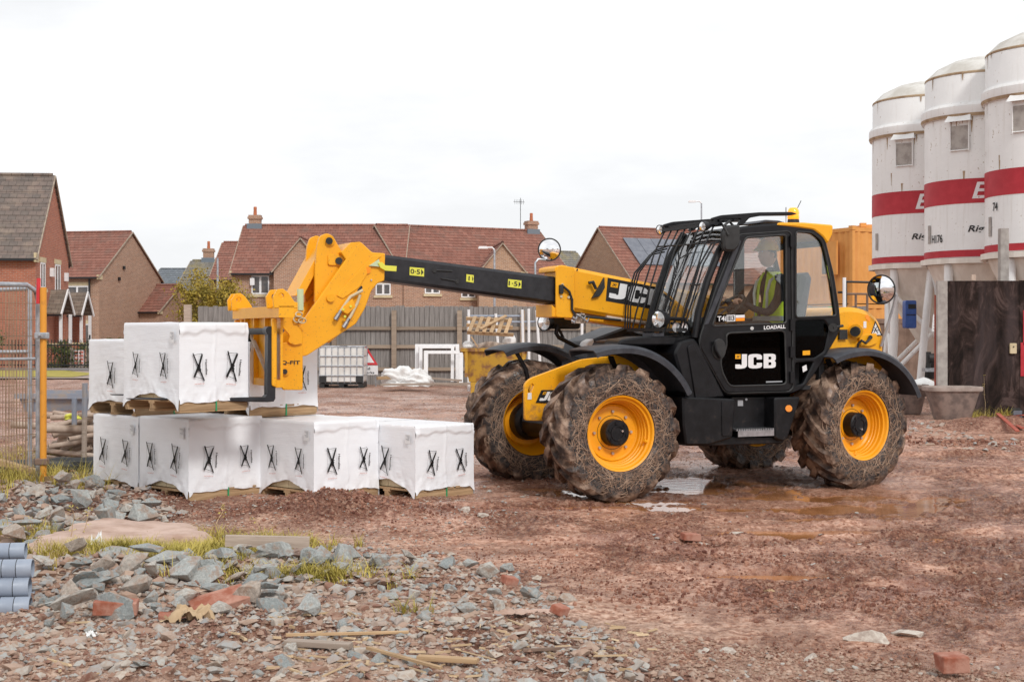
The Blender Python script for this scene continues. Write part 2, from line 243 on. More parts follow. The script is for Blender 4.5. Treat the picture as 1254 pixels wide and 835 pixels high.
# ------------------------------------------------------------- mesh helpers
def tag(o, label=None, cat=None, group=None, kind=None):
    if label: o['label'] = label
    if cat: o['category'] = cat
    if group: o['group'] = group
    if kind: o['kind'] = kind
    return o
def thing(name, label, cat, loc=(0, 0, 0), rz=0, group=None):
    o = bpy.data.objects.new(name, None); COL.objects.link(o); o.location = loc; o.rotation_euler = (0, 0, rz); o.empty_display_size = .2
    return tag(o, label, cat, group)
class MB:
    def __init__(s): s.v = []; s.f = []
    def add(s, v, f):
        n = len(s.v); s.v += [tuple(p) for p in v]; s.f += [tuple(i+n for i in q) for q in f]; return s
    def box(s, a, b, b_=0):
        x0, y0, z0 = a; x1, y1, z1 = b
        return s.add([(x0, y0, z0), (x1, y0, z0), (x1, y1, z0), (x0, y1, z0), (x0, y0, z1), (x1, y0, z1), (x1, y1, z1), (x0, y1, z1)],
                     [(0, 3, 2, 1), (4, 5, 6, 7), (0, 1, 5, 4), (1, 2, 6, 5), (2, 3, 7, 6), (3, 0, 4, 7)])
    def cbox(s, c, d, M=None):
        v = [Vector((c[0]+sx*d[0]/2, c[1]+sy*d[1]/2, c[2]+sz*d[2]/2)) for sz in (-1, 1) for sx, sy in ((-1, -1), (1, -1), (1, 1), (-1, 1))]
        if M: v = [M @ p for p in v]
        return s.add(v, [(0, 3, 2, 1), (4, 5, 6, 7), (0, 1, 5, 4), (1, 2, 6, 5), (2, 3, 7, 6), (3, 0, 4, 7)])
    def beam(s, p0, p1, w, h, up=(0, 0, 1)):
        p0 = Vector(p0); p1 = Vector(p1); d = (p1-p0).normalized(); x = d.cross(Vector(up))
        if x.length < 1e-4: x = d.cross(Vector((1, 0, 0)))
        x.normalize(); u = x.cross(d)
        v = [p+x*a*w/2+u*b*h/2 for p in (p0, p1) for a, b in ((-1, -1), (1, -1), (1, 1), (-1, 1))]
        return s.add(v, [(0, 3, 2, 1), (4, 5, 6, 7), (0, 1, 5, 4), (1, 2, 6, 5), (2, 3, 7, 6), (3, 0, 4, 7)])
    def tube(s, pts, r, n=8, caps=True):
        pts = [Vector(p) for p in pts]; rs = r if isinstance(r, (list, tuple)) else [r]*len(pts)
        V = []; Fc = []; prev = None
        for i, p in enumerate(pts):
            t = (pts[min(i+1, len(pts)-1)]-pts[max(i-1, 0)]).normalized()
            if prev is None:
                a = t.cross(Vector((0, 0, 1)));  a = a if a.length > .1 else t.cross(Vector((1, 0, 0)))
            else: a = prev-t*prev.dot(t)
            a.normalize(); prev = a; b = t.cross(a)
            k = 1.0
            if 0 < i < len(pts)-1:
                cosh = (pts[i]-pts[i-1]).normalized().dot((pts[i+1]-pts[i]).normalized()); k = 1/max(.7, math.sqrt((1+cosh)/2))
            V += [p+(a*math.cos(2*PI*j/n)+b*math.sin(2*PI*j/n))*rs[i]*k for j in range(n)]
        for i in range(len(pts)-1):
            for j in range(n): Fc.append((i*n+j, i*n+(j+1) % n, (i+1)*n+(j+1) % n, (i+1)*n+j))
        if caps: Fc += [tuple(range(n-1, -1, -1)), tuple((len(pts)-1)*n+j for j in range(n))]
        return s.add(V, Fc)
    def lathe(s, prof, axis='y', n=32, c=(0, 0, 0), a0=0, a1=2*PI, closed=True):
        V = []; m = len(prof); full = abs(a1-a0-2*PI) < 1e-6; k = n if full else n+1
        for i in range(k):
            a = a0+(a1-a0)*i/n; ca, sa = math.cos(a), math.sin(a)
            for r, h in prof:
                if axis == 'y': V.append((c[0]+r*ca, c[1]+h, c[2]+r*sa))
                elif axis == 'z': V.append((c[0]+r*ca, c[1]+r*sa, c[2]+h))
                else: V.append((c[0]+h, c[1]+r*ca, c[2]+r*sa))
        Fc = []
        for i in range(n):
            i2 = (i+1) % k
            for j in range(m-1): Fc.append((i*m+j, i*m+j+1, i2*m+j+1, i2*m+j))
        return s.add(V, Fc)
    def prism(s, loops, y0, y1, b=0.0, mapf=None):
        """flat outline with holes, thickness y0..y1 with chamfered rims; loops in (x,z)"""
        mapf = mapf or (lambda x, y, z: (x, y, z)); out = []
        for li, L in enumerate(loops):
            a = sum(L[i][0]*L[(i+1) % len(L)][1]-L[(i+1) % len(L)][0]*L[i][1] for i in range(len(L)))
            if (a > 0) != (li == 0): L = L[::-1]
            out.append(list(L))
        def inset(L):
            if not b: return L
            R = []
            for i in range(len(L)):
                p, q, r = Vector(L[i-1]), Vector(L[i]), Vector(L[(i+1) % len(L)])
                d1 = (q-p); d2 = (r-q)
                if d1.length < 1e-6 or d2.length < 1e-6: R.append(tuple(q)); continue
                d1.normalize(); d2.normalize(); n1 = Vector((-d1.y, d1.x)); n2 = Vector((-d2.y, d2.x)); m = n1+n2
                if m.length < .2: m = n1
                m.normalize(); R.append(tuple(q+m*min(b/max(.35, m.dot(n1)), 3*b)))
            return R
        ins = [inset(L) for L in out]
        tri = tessellate_polygon([[Vector((p[0], p[1], 0)) for p in L] for L in ins])
        flat = [p for L in ins for p in L]; N = len(flat); sg = 1 if y1 > y0 else -1
        V = [mapf(p[0], y0, p[1]) for p in flat]+[mapf(p[0], y1, p[1]) for p in flat]
        orig = [p for L in out for p in L]
        V += [mapf(p[0], y0+sg*b, p[1]) for p in orig]+[mapf(p[0], y1-sg*b, p[1]) for p in orig]
        Fc = []
        for t in tri:
            a, c, d = flat[t[0]], flat[t[1]], flat[t[2]]
            cr = (c[0]-a[0])*(d[1]-a[1])-(d[0]-a[0])*(c[1]-a[1])
            if abs(cr) < 1e-12: continue
            if cr < 0: t = t[::-1]
            Fc.append(tuple(t)); Fc.append(tuple(i+N for i in reversed(t)))
        k = 0
        for L in out:
            m = len(L)
            for i in range(m):
                j = (i+1) % m; A, B = k+i, k+j
                if b:
                    Fc += [(B, A, A+2*N, B+2*N), (B+2*N, A+2*N, A+3*N, B+3*N), (B+3*N, A+3*N, A+N, B+N)]
                else: Fc.append((B, A, A+N, B+N))
            k += m
        if not b: V = V[:2*N]
        return s.add(V, Fc)
    def build(s, name, mat, parent=None, smooth=35, loc=None, recalc=True):
        me = bpy.data.meshes.new(name); me.from_pydata([tuple(v) for v in s.v], [], s.f); me.update()
        if recalc:
            bm = bmesh.new(); bm.from_mesh(me); bmesh.ops.recalc_face_normals(bm, faces=bm.faces); bm.to_mesh(me); bm.free()
        if mat is not None: me.materials.append(MATS[mat] if isinstance(mat, str) else mat)
        if smooth:
            me.polygons.foreach_set('use_smooth', [True]*len(me.polygons)); me.set_sharp_from_angle(angle=math.radians(smooth))
        o = bpy.data.objects.new(name, me); COL.objects.link(o)
        if parent is not None: o.parent = parent
        if loc is not None: o.location = loc
        return o
def inst(o, parent=None, loc=None, rot=None, scale=None, label=None, group=None, cat=None):
    c = o.copy(); COL.objects.link(c); c.parent = parent
    if loc is not None: c.location = loc
    if rot is not None: c.rotation_euler = rot
    if scale is not None: c.scale = scale
    return tag(c, label, cat, group)
def copy_tree(o, loc=None, rz=None, label=None, group=None):
    c = o.copy(); COL.objects.link(c)
    if loc is not None: c.location = loc
    if rz is not None: c.rotation_euler = (0, 0, rz)
    if label: c['label'] = label
    if group: c['group'] = group
    for a in list(o.children):
        ac = a.copy(); COL.objects.link(ac); ac.parent = c
        for b in list(a.children):
            bc = b.copy(); COL.objects.link(bc); bc.parent = ac
    return c
def npmesh(name, V, Fq, mat, parent=None, smooth=False, attr=None, k=4):
    me = bpy.data.meshes.new(name); V = np.asarray(V, dtype=np.float32); Fq = np.asarray(Fq, dtype=np.int32)
    me.vertices.add(len(V)); me.vertices.foreach_set('co', V.ravel()); me.loops.add(Fq.size); me.loops.foreach_set('vertex_index', Fq.ravel())
    me.polygons.add(len(Fq)); me.polygons.foreach_set('loop_start', np.arange(0, Fq.size, k, dtype=np.int32)); me.update(calc_edges=True)
    me.polygons.foreach_set('use_smooth', np.full(len(Fq), smooth))
    if attr:
        for nm, arr in attr.items(): a = me.attributes.new(nm, 'FLOAT', 'POINT'); a.data.foreach_set('value', np.asarray(arr, dtype=np.float32))
    me.materials.append(MATS[mat] if isinstance(mat, str) else mat); me.validate()
    o = bpy.data.objects.new(name, me); COL.objects.link(o)
    if parent is not None: o.parent = parent
    return o
_tc = {}
def text2d(body, bold=0.0):
    k = (body, bold)
    if k not in _tc:
        cu = bpy.data.curves.new('lettering', 'FONT'); cu.body = body; cu.offset = bold; cu.resolution_u = 3
        o = bpy.data.objects.new('lettering', cu); m = o.to_mesh()
        v = [(p.co.x, p.co.y) for p in m.vertices]; f = [tuple(p.vertices) for p in m.polygons]; o.to_mesh_clear()
        bpy.data.objects.remove(o); bpy.data.curves.remove(cu)
        x0 = min(p[0] for p in v); x1 = max(p[0] for p in v); y0 = min(p[1] for p in v); y1 = max(p[1] for p in v)
        _tc[k] = ([((p[0]-x0)/(x1-x0), (p[1]-y0)/(y1-y0)) for p in v], f)
    return _tc[k]
def flat_text(mb, body, f, bold=0.0):
    """f maps unit square (s,t) to a 3D point"""
    v, fc = text2d(body, bold); mb.add([f(a, b) for a, b in v], fc); return mb
# value noise
def _hash(ix, iy, seed): 
    h = (ix.astype(np.int64)*374761393+iy.astype(np.int64)*668265263+seed*1442695041) & 0xffffffff
    h = ((h ^ (h >> 13))*1274126177) & 0xffffffff; return ((h ^ (h >> 16)) & 0xffff)/65535.0
def vnoise(x, y, seed=0):
    ix = np.floor(x); iy = np.floor(y); fx = x-ix; fy = y-iy; fx = fx*fx*(3-2*fx); fy = fy*fy*(3-2*fy)
    a = _hash(ix, iy, seed); b = _hash(ix+1, iy, seed); c = _hash(ix, iy+1, seed); d = _hash(ix+1, iy+1, seed)
    return (a*(1-fx)+b*fx)*(1-fy)+(c*(1-fx)+d*fx)*fy
def fbm(x, y, sc, oct=4, seed=0, g=.5):
    s = 0; a = 1; t = 0
    for i in range(oct): s = s+a*vnoise(x*sc*2**i, y*sc*2**i, seed+i*17); t += a; a *= g
    return s/t
# ============================================================= ground, puddles
def G(x, y, a, b, sx, sy, rot=0):
    c, s = math.cos(rot), math.sin(rot); dx = (x-a)*c+(y-b)*s; dy = -(x-a)*s+(y-b)*c; return np.exp(-(dx/sx)**2-(dy/sy)**2)
POOLS = [(1.2, 13.05, .5, .16, 0), (3.7, 12.7, .5, .2, .1), (4.6, 13.6, .8, .16, .2), (2.3, 11.1, .5, .12, .1), (5.6, 11.6, .7, .10, .15), (4.4, 9.4, .45, .08, .1), (1.75, 14.9, .55, .55, 0), (.60, 13.75, .22, .18, 0), (2.75, 13.45, .5, .16, .1), (.95, 12.55, .62, .17, .05), (2.05, 10.95, .42, .17, .1), (3.05, 12.45, .7, .22, .1), (2.45, 14.25, .8, .35, .2),
         (3.1, 11.6, .20, .10, 0), (1.55, 9.1, .28, .07, 0), (1.75, 9.15, .1, .05, 0), (3.35, 8.1, .5, .16, 0), (.2, 14.2, .4, .16, 0), (5.2, 17.4, .9, .2, .1), (4.4, 15.3, .5, .16, 0), (6.6, 20.5, 1.4, .3, 0), (3.9, 16.6, .6, .25, 0)]
def crumb_mask(x, y): return np.clip((fbm(x*.7, y, 1.9, 5, 66, .62)-.49)*6, 0, 1)
def H(x, y):
    x = np.asarray(x, dtype=np.float64); y = np.asarray(y, dtype=np.float64)
    z = .02+.050*(fbm(x, y, .45, 3, 1)-.5)+.060*(fbm(x, y, 2.1, 4, 5)-.5)
    fine = fbm(x, y, 9, 4, 9, .6)-.5; z = z+.075*fine*(0.30+.9*crumb_mask(x, y))
    clod = np.clip(fbm(x, y, 1.4, 3, 31)-.50, 0, 1)*4; z = z+clod*.10*np.clip(fbm(x, y, 16, 3, 33, .65)-.38, 0, 1)
    veh = G(x, y, 2.0, 14.6, 3.2, 1.9, .42); z = z*(1-.55*veh)+.004*veh
    for a, b, sx, sy, r in POOLS+[(.95, 12.55, .7, .2, .05), (2.05, 10.95, .5, .2, .1), (3.05, 12.45, .8, .25, .1), (2.75, 13.45, .5, .2, .1), (.6, 13.75, .3, .2, 0), (1.75, 14.9, .6, .6, 0), (4.0, 13.0, .8, .25, .15)]: z = z-.072*G(x, y, a, b, sx*1.15, sy*1.2, r)*np.clip((fbm(x, y, 4, 5, 77, .62)-.24)*3.3, .12, 1.45)
    z = z+.20*G(x, y, -1.55, 11.75, .75, .42, .1)*(.75+.5*fbm(x, y, 11, 3, 50))+.09*G(x, y, -.6, 11.4, .9, .35)+.05*G(x, y, -4.0, 13.2, .9, .5)*(.7+.6*fbm(x, y, 9, 3, 51))
    z = z+.05*G(x, y, .4, 11.9, .6, .2)+.06*G(x, y, 1.0, 10.2, .35, .55)*(fbm(x, y, 12, 3, 52))
    z = z+.18*G(x, y, -5.0, 12.5, 1.0, 1.1)+.10*G(x, y, -1.9, 8.5, 1.5, .75)+.10*G(x, y, -2.9, 9.0, 1.0, .8)+.05*G(x, y, -.3, 7.6, 1.2, .8)
    z = z+.10*G(x, y, 7.0, 23.2, 2.0, .8)*(.5+fbm(x, y, 3, 3, 53))+.12*G(x, y, 8.0, 22.6, 1.0, .5)
    # tyre ruts running out to the right
    for off in (0, 1.85):
        d = (y-(12.2+off*.91)-(x-3.2)*.30); k = np.exp(-(d/.2)**2)*(1/(1+np.exp(-(x-3.6)*3))); z = z-k*.045+k*.022*np.sin(x*26+y*9)
    for x0, y0, m_, xa, xb in ((1.0, 10.35, .10, .2, 9), (1.0, 9.0, .06, 1.0, 9), (2.0, 11.6, .16, 2.2, 12), (-1.0, 12.45, .02, -1.2, 1.6), (4.0, 15.2, .12, 4.0, 14), (4.0, 17.4, .18, 3.5, 16), (0.0, 19.5, .05, -3, 10)):
        d = y-(y0+m_*(x-x0)+.10*np.sin(x*.8+y0)); ad = np.abs(d); w_ = 1/(1+np.exp(-(x-xa)*4))/(1+np.exp((x-xb)*4))
        z = z+w_*(-.030*np.exp(-(d/.24)**4)+.032*np.exp(-((ad-.33)/.075)**2)*(.4+1.2*fbm(x, y, 6, 2, 91))+.013*np.sin((x+ad*1.2)*2*PI/.19)*np.exp(-(d/.22)**4))
    far = np.clip((y-26)/14, 0, 1); z = z*(1-.6*far)
    return z
def H1(x, y): return float(H(np.array([x]), np.array([y]))[0])
def build_ground():
    ys = [-300., -120, -50, -20, -5, 0, 2.5, 4.2]; y = 5.0
    while y < 44: ys.append(y); y *= 1.0029 if y < 20 else 1.0062
    ys += [46, 52, 60, 75, 95, 130, 200, 400, 900]; ys = np.array(ys)
    t = np.linspace(-1, 1, 720); wdt = .62*np.clip(ys, 5.0, 60)
    X = np.concatenate([np.tile(np.array([-900., -300, -120]), (len(ys), 1)), t[None, :]*wdt[:, None], np.tile(np.array([120., 300, 900]), (len(ys), 1))], 1)
    Y = np.repeat(ys[:, None], X.shape[1], 1); inside = (np.abs(X) < 60) & (Y > 3) & (Y < 50)
    Z = np.where(inside, H(X, Y), 0.0); nr, nc = X.shape
    V = np.stack([X.ravel(), Y.ravel(), Z.ravel()], 1); i = np.arange((nr-1)*(nc-1)); r = i//(nc-1); c = i % (nc-1); a = r*nc+c
    wet = np.clip((.014-Z)/.036, 0, 1)*inside; soil = np.clip(1.3*G(X, Y, -1.5, 11.75, 1.0, .65, .1)+.9*G(X, Y, -.2, 12.2, .9, .3)+.8*G(X, Y, -3.0, 12.6, 1.6, .35)+.8*G(X, Y, 1.1, 10.3, .45, 1.0)+.7*G(X, Y, 1.3, 8.2, .9, .35)+.6*G(X, Y, 3.0, 10.3, .8, .25)+.6*G(X, Y, 2.4, 8.4, .8, .25), 0, 1)*np.clip(fbm(X, Y, 3.1, 4, 88)*3.2-1.0, 0, 1); o = npmesh('ground', V, np.stack([a, a+1, a+nc+1, a+nc], 1), 'ground', None, True, {'wet': wet.ravel(), 'soil': soil.ravel(), 'crumb': np.clip(crumb_mask(X, Y)+.9*(np.clip(fbm(X, Y, 1.4, 3, 31)-.50, 0, 1)*4), 0, 1).ravel()}); tag(o, kind='structure')
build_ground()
w_ = MB().add([(-2.0, 8.0, -.021), (12, 8.0, -.021), (12, 24, -.021), (-2.0, 24, -.021)], [(0, 1, 2, 3)]).build('puddle_water', 'water', None, 0); tag(w_, kind='structure')
# ============================================================= the telehandler
ANG = math.radians(24.5); TU, TW = math.cos(ANG), math.sin(ANG); TX, TY = .92, 13.31
T = thing('telehandler', 'yellow and black telescopic handler with muddy tyres lifting a pack on its forks', 'telehandler', (TX, TY, 0), ANG)
def L(px, py, y):                   # machine coordinates (length, height) of a spot of the photo on the machine's plane y
    r = (px-CX)/F; u = (r*(TY+TU*y)-TX+TW*y)/(TU-TW*r); Y = TY+TU*y+TW*u; return (u, EYE+(HZ-py)*Y/F)
def L3(px, py, y): u, z = L(px, py, y); return (u, y, z)
def OL(pts, y): return [L(a, b, y) for a, b in pts]
def plate(name, pts, y0, y1, mat, b=.008, holes=(), parent=T, smooth=35):
    return MB().prism([OL(pts, y0)]+[h if callable(h) else OL(h, y0) for h in holes], y0, y1, b).build(name, mat, parent, smooth)
def rrect(x0, z0, x1, z1, r, n=4):
    P = []
    for cx, cz, a in ((x1-r, z1-r, 0), (x0+r, z1-r, 90), (x0+r, z0+r, 180), (x1-r, z0+r, 270)):
        for i in range(n+1): t = math.radians(a+90*i/n); P.append((cx+r*math.cos(t), cz+r*math.sin(t)))
    return P
def soften(pts, r=6, n=3):           # round the corners of an outline given in photo pixels
    out = []
    for i in range(len(pts)):
        p, q, s = Vector(pts[i-1]), Vector(pts[i]), Vector(pts[(i+1) % len(pts)])
        a = (p-q); b = (s-q); k = min(r, a.length*.45, b.length*.45); A = q+a.normalized()*k; B = q+b.normalized()*k
        for j in range(n+1):
            t = j/n; out.append(tuple(A*(1-t)**2+q*2*t*(1-t)+B*t*t))
    return out
# ---- brand lettering (drawn, slightly slanted capitals) on a square s,t = 0..1
def bar_letters():
    J = [(.16, 1), (.29, 1), (.29, .22), (.27, .1), (.22, .03), (.14, 0), (.04, 0), (0, .03), (0, .30), (.12, .30), (.12, .25), (.15, .25), (.16, .29)]
    C = [(.66, .62), (.66, .86), (.62, .96), (.54, 1), (.43, 1), (.35, .96), (.32, .86), (.32, .14), (.35, .04), (.43, 0), (.54, 0), (.62, .04), (.66, .14), (.66, .38), (.53, .38), (.53, .26), (.51, .22), (.47, .22), (.45, .26), (.45, .74), (.47, .78), (.51, .78), (.53, .74), (.53, .62)]
    B = [(.70, 0), (.92, 0), (.98, .05), (1, .14), (1, .40), (.97, .50), (1, .60), (1, .86), (.98, .95), (.92, 1), (.70, 1)]
    Bh = [[(.82, .20), (.82, .41), (.87, .41), (.89, .38), (.89, .23), (.87, .20)], [(.82, .60), (.82, .80), (.87, .80), (.89, .77), (.89, .63), (.87, .60)]]
    return [[J], [C], [B]+Bh]
def brand(parent, f, with_square=True, mat='white_paint', eps=0):
    m = MB()
    for loops in bar_letters():
        flat = [p for l in loops for p in l]; tri = tessellate_polygon([[Vector((p[0], p[1], 0)) for p in l] for l in loops])
        m.add([f(*p) for p in flat], [tuple(t) for t in tri])
    m.build('brand_lettering', mat, parent, 0)
    if with_square:
        MB().add([f(a, b) for a, b in ((.0, .68), (.13, .68), (.13, 1.0), (.0, 1.0))], [(0, 1, 2, 3)]).build('brand_emblem', 'yellow', parent, 0)
        g = lambda s, t, f=f: (lambda p: (p[0], p[1]-.002, p[2]))(f(.025+.085*s, .75+.16*t))
        m2 = MB()
        for a in ((0, 0, .35, .25), (.3, .3, .62, .62), (.58, .0, .85, .25), (.1, .72, 1, .95)):
            m2.add([g(a[0], a[1]), g(a[2], a[1]), g(a[2], a[3]), g(a[0], a[3])], [(0, 1, 2, 3)])
        m2.build('emblem_mark', 'ink', parent, 0)
def quadf(p00, p10, p01, p11, y):
    """map unit square onto a traced quad of photo pixels on plane y"""
    def f(s, t):
        x = (p00[0]*(1-s)+p10[0]*s)*(1-t)+(p01[0]*(1-s)+p11[0]*s)*t; z = (p00[1]*(1-s)+p10[1]*s)*(1-t)+(p01[1]*(1-s)+p11[1]*s)*t
        return L3(x, z, y)
    return f
# ---- wheels
def tyre_builder():
    prof = [(.335, -.19), (.36, -.215), (.42, -.232), (.50, -.232), (.56, -.220), (.585, -.195), (.594, -.12), (.597, 0), (.594, .12), (.585, .195), (.56, .220), (.50, .232), (.42, .232), (.36, .215), (.335, .19)]
    m = MB().lathe(prof, 'y', 64)
    N = 17
    for sd_ in (-1, 1):
        for i in range(N):
            a0 = 2*PI*(i+(.5 if sd_ > 0 else 0))/N; V = []; Fc = []; K = 6
            for k in range(K+1):
                t = k/K; y = sd_*(-.015+.235*min(1, t*1.15)); a = a0+.44*t**.9; 
                top = .637 if t < .75 else (.630 if t < .95 else .60); bot = .575 if t < .82 else .54; hw = .033+.019*t
                if k == K: y = sd_*.238; top = .585; bot = .50
                c, s_ = math.cos(a), math.sin(a)
                for (r, w) in ((bot, -hw*1.35), (top, -hw), (top, hw), (bot, hw*1.35)):
                    V.append((r*c-w*s_, y, r*s_+w*c))
            for k in range(K):
                for j in range(3): Fc.append((k*4+j, k*4+j+1, k*4+4+j+1, k*4+4+j))
            Fc += [(0, 3, 2, 1), (K*4, K*4+1, K*4+2, K*4+3)]
            m.add(V, Fc)
    A = np.array(m.v); nn = fbm(A[:, 0]*1.0+A[:, 1]*1.7+5, A[:, 2]+A[:, 1]+5, 14, 4, 3)-.5; rr = np.hypot(A[:, 0], A[:, 2]); k = 1+(nn*.040*np.clip((rr-.45)/.12, 0, 1))/rr; A[:, 0] *= k; A[:, 2] *= k; A[:, 1] *= 1+nn*.05; m.v = [tuple(p) for p in A]
    return m
def strands(parent):
    R = np.random.default_rng(77); m = MB(); pr = [.335, .36, .42, .50, .56, .592, .62]; py = [.19, .215, .232, .232, .222, .200, .150]
    for side in (-1, 1):
        for i in range(430):
            r = R.uniform(.37, .58); a = R.uniform(0, 6.283); hd = R.uniform(0, 6.283); cv = R.normal()*5; ln = R.uniform(.08, .34); P = []
            for k in range(7):
                yy = float(np.interp(r, pr, py))+.005+.002*R.random(); P.append((r*math.cos(a), side*yy, r*math.sin(a))); st_ = ln/6; hd += cv*st_+R.normal()*.18; a += math.cos(hd)*st_/r; r += math.sin(hd)*st_*.8; r = min(.590, max(.362, r))
            m.tube(P, R.uniform(.0014, .0030), 3, False)
    return tag(m.build('dried_stalks', 'strand', parent, 0, None, False), kind='stuff')
def make_wheel():
    w = MB().lathe([(.0, -.035), (.10, -.035), (.245, -.035), (.262, -.05), (.262, .02), (.245, .0), (.0, .0)], 'y', 40).build('wheel', 'rim_yellow', T); strands(w)
    tyre_builder().build('tyre', 'tyre', w, 30)
    MB().lathe([(.262, -.03), (.275, -.07), (.282, -.075), (.284, -.10), (.292, -.105), (.294, -.135), (.306, -.14), (.308, -.175), (.325, -.18), (.335, -.205), (.352, -.212), (.352, -.195), (.334, -.18), (.315, -.1), (.30, 0), (.315, .1), (.334, .185), (.352, .20), (.345, .21), (.322, .18), (.30, .1), (.27, .02), (.262, 0)], 'y', 48).build('rim', 'rim_yellow', w)
    h = MB().lathe([(0, -.150), (.055, -.150), (.058, -.158), (.075, -.158), (.078, -.150), (.112, -.150), (.124, -.138), (.126, -.05), (.128, -.03), (.16, -.036), (.16, 0)], 'y', 32)
    for k in range(6): a = k*PI/3; h.cbox((.092*math.cos(a), -.153, .092*math.sin(a)), (.022, .012, .022))
    h.build('hub', 'black', w)
    MB().tube([(.035*1, -.15, .03), (.035, -.163, .03)], .011, 8).build('hub_plug', 'chrome', w)
    for k in range(8):
        a = k*PI/4+.3; MB().tube([(.195*math.cos(a), -.034, .195*math.sin(a)), (.195*math.cos(a), -.056, .195*math.sin(a))], .014, 6).build('wheel_nut', 'clay_pipe', w)
    MB().tube([(.31, -.17, 0), (.27, -.172, .01)], .016, 8).build('valve_guard', 'rim_yellow', w)
    MB().lathe([(0, .16), (.15, .16), (.19, .12), (.20, .02), (.20, .001)], 'y', 32).build('hub_drum', 'black', w)
    return w
w0 = make_wheel(); w0.location = (0, 0, .618); w0.rotation_euler = (0, .3, 0)
def place_wheel(x, y, rz, ry, flip):
    c = w0.copy(); COL.objects.link(c); c.location = (x, y, .618); c.rotation_euler = (0, ry, rz+(PI if flip else 0))
    for a in w0.children: ac = a.copy(); COL.objects.link(ac); ac.parent = c
    return c
place_wheel(2.75, 0, math.radians(9), 1.9, False); place_wheel(0, 1.85, math.radians(-1.5), 1.1, True); place_wheel(2.75, 1.85, math.radians(7), 2.4, True)
# ---- mudguards
def fender(x, y0, y1, a0, a1, R, rz=0, flare=None):
    V = []; Fc = []; n = 22; d = (y1-y0)
    for i in range(n+1):
        a = math.radians(a0+(a1-a0)*i/n); e = max(0, (i/n-.80))/.20
        for (yy, dr) in ((y0, -.055), (y0-.004, -.01), (y0+.03, .018), (y0+d*.5, .028), (y1-.03, .018), (y1, -.01), (y1, -.055), (y1-.012, -.055), (y1-.03, .006), (y0+d*.5, .014), (y0+.03, .006), (y0+.012, -.055)):
            r = R+dr+e*.02; yy2 = yy
            V.append((x+r*math.cos(a), yy2, .618+r*math.sin(a)))
    K = 12
    for i in range(n):
        for j in range(K): Fc.append((i*K+j, i*K+(j+1) % K, (i+1)*K+(j+1) % K, (i+1)*K+j))
    Fc += [tuple(range(K)), tuple(n*K+j for j in range(K))]
    return MB().add(V, Fc).build('mudguard', 'fender', T, 40)
fender(.02, -.27, .28, 27, 113, .795); fender(2.76, -.27, .28, 22, 120, .755); fender(0, 1.57, 2.12, 25, 117, .80); fender(2.75, 1.57, 2.12, 22, 128, .78)
MB().tube([L3(648, 472, 1.6), L3(644, 452, 1.6), L3(635, 436, 1.62), L3(632, 431, 1.62)], .022).build('mudguard_stay', 'black', T)
MB().beam(L3(748, 437, -.1), L3(757, 462, .1), .05, .02).build('mudguard_stay', 'black', T); MB().beam(L3(1014, 440, -.1), L3(1022, 462, .1), .05, .02).build('mudguard_stay', 'black', T)
# ---- chassis and axles
plate('chassis_nose', soften([(642.5, 470), (650, 463), (712, 440), (765, 434), (800, 434), (800, 520), (706, 518), (678, 515.5), (643, 515)], 4), .52, .56, 'yellow', .006, holes=[[(647, 478), (648, 482), (651, 480), (654, 472), (652, 470), (649, 472)]])
plate('chassis_nose', soften([(650, 466), (712, 440), (800, 434), (800, 512), (650, 512)], 4), 1.26, 1.30, 'yellow', .006)
plate('chassis_block', [(712, 466), (800, 452), (800, 512), (692, 512), (690, 495)], .562, 1.255, 'yellow', .01)
plate('lifting_eye', soften([(682, 488), (684, 473), (698, 467), (704, 470), (700, 500), (684, 500)], 5), .40, .43, 'yellow', .006, holes=[soften([(688, 486), (689, 477), (696, 473), (696, 486)], 2)])
brand(T, quadf((660, 490.5), (690, 491.5), (666, 479.5), (694, 479.5), .505), True)
MB().add([quadf((656, 493), (690, 494), (663, 477.5), (696, 477), .512)(a, b) for a, b in ((0, 0), (1, 0), (1, 1), (0, 1))], [(0, 1, 2, 3)]).build('decal_panel', 'ink', T, 0)
MB().add([quadf((646, 489), (651, 489), (646.5, 481), (651, 481), .515)(a, b) for a, b in ((0, 0), (1, 0), (1, 1), (0, 1))], [(0, 1, 2, 3)]).build('warning_label', 'white_paint', T, 0)
for ax in (0, 2.75):
    MB().tube([(ax, .15, .6), (ax, .5, .6), (ax, .72, .62), (ax, 1.13, .62), (ax, 1.35, .6), (ax, 1.72, .6)], [.14, .11, .19, .19, .11, .14], 16).build('axle', 'black', T)
MB().box((.35, .42, .50), (3.2, 1.45, 1.0)).box((-.35, .6, .66), (.4, 1.2, .95)).build('chassis', 'black', T)
MB().tube([(-.02, .3, .55), (-.02, .6, .55)], .03).build('steering_rod', 'steel', T)
# ---- black body beside and in front of the cab
plate('front_cowl', soften([(756, 427), (759, 418), (786, 414), (851, 413.5), (866, 440), (890, 486), (890, 520), (836, 520), (812, 470), (790, 440)], 4), .30, .86, 'black', .02)
plate('body_side', soften([(826, 432), (834, 418), (851, 414), (858, 424), (889, 487), (842, 489)], 4), -.13, .31, 'black', .02)
plate('cowl_ledge', soften([(757, 423), (760, 416), (784, 412), (850, 411), (856, 419), (856, 423)], 3), -.02, .28, 'black', .015)
MB().cbox((L(800, 411, .1)[0], .1, L(800, 411, .1)[1]), (.12, .2, .05)).build('lamp_foot', 'fender', T)
plate('body_side_panel', soften([(842, 424), (850, 421), (879, 486), (852, 488)], 3), -.145, -.131, 'black', .004)
plate('far_hood', soften([(719, 418), (727, 415), (767, 400), (783, 407), (860, 407), (860, 470), (712, 470)], 3), 1.48, 2.02, 'fender', .02)
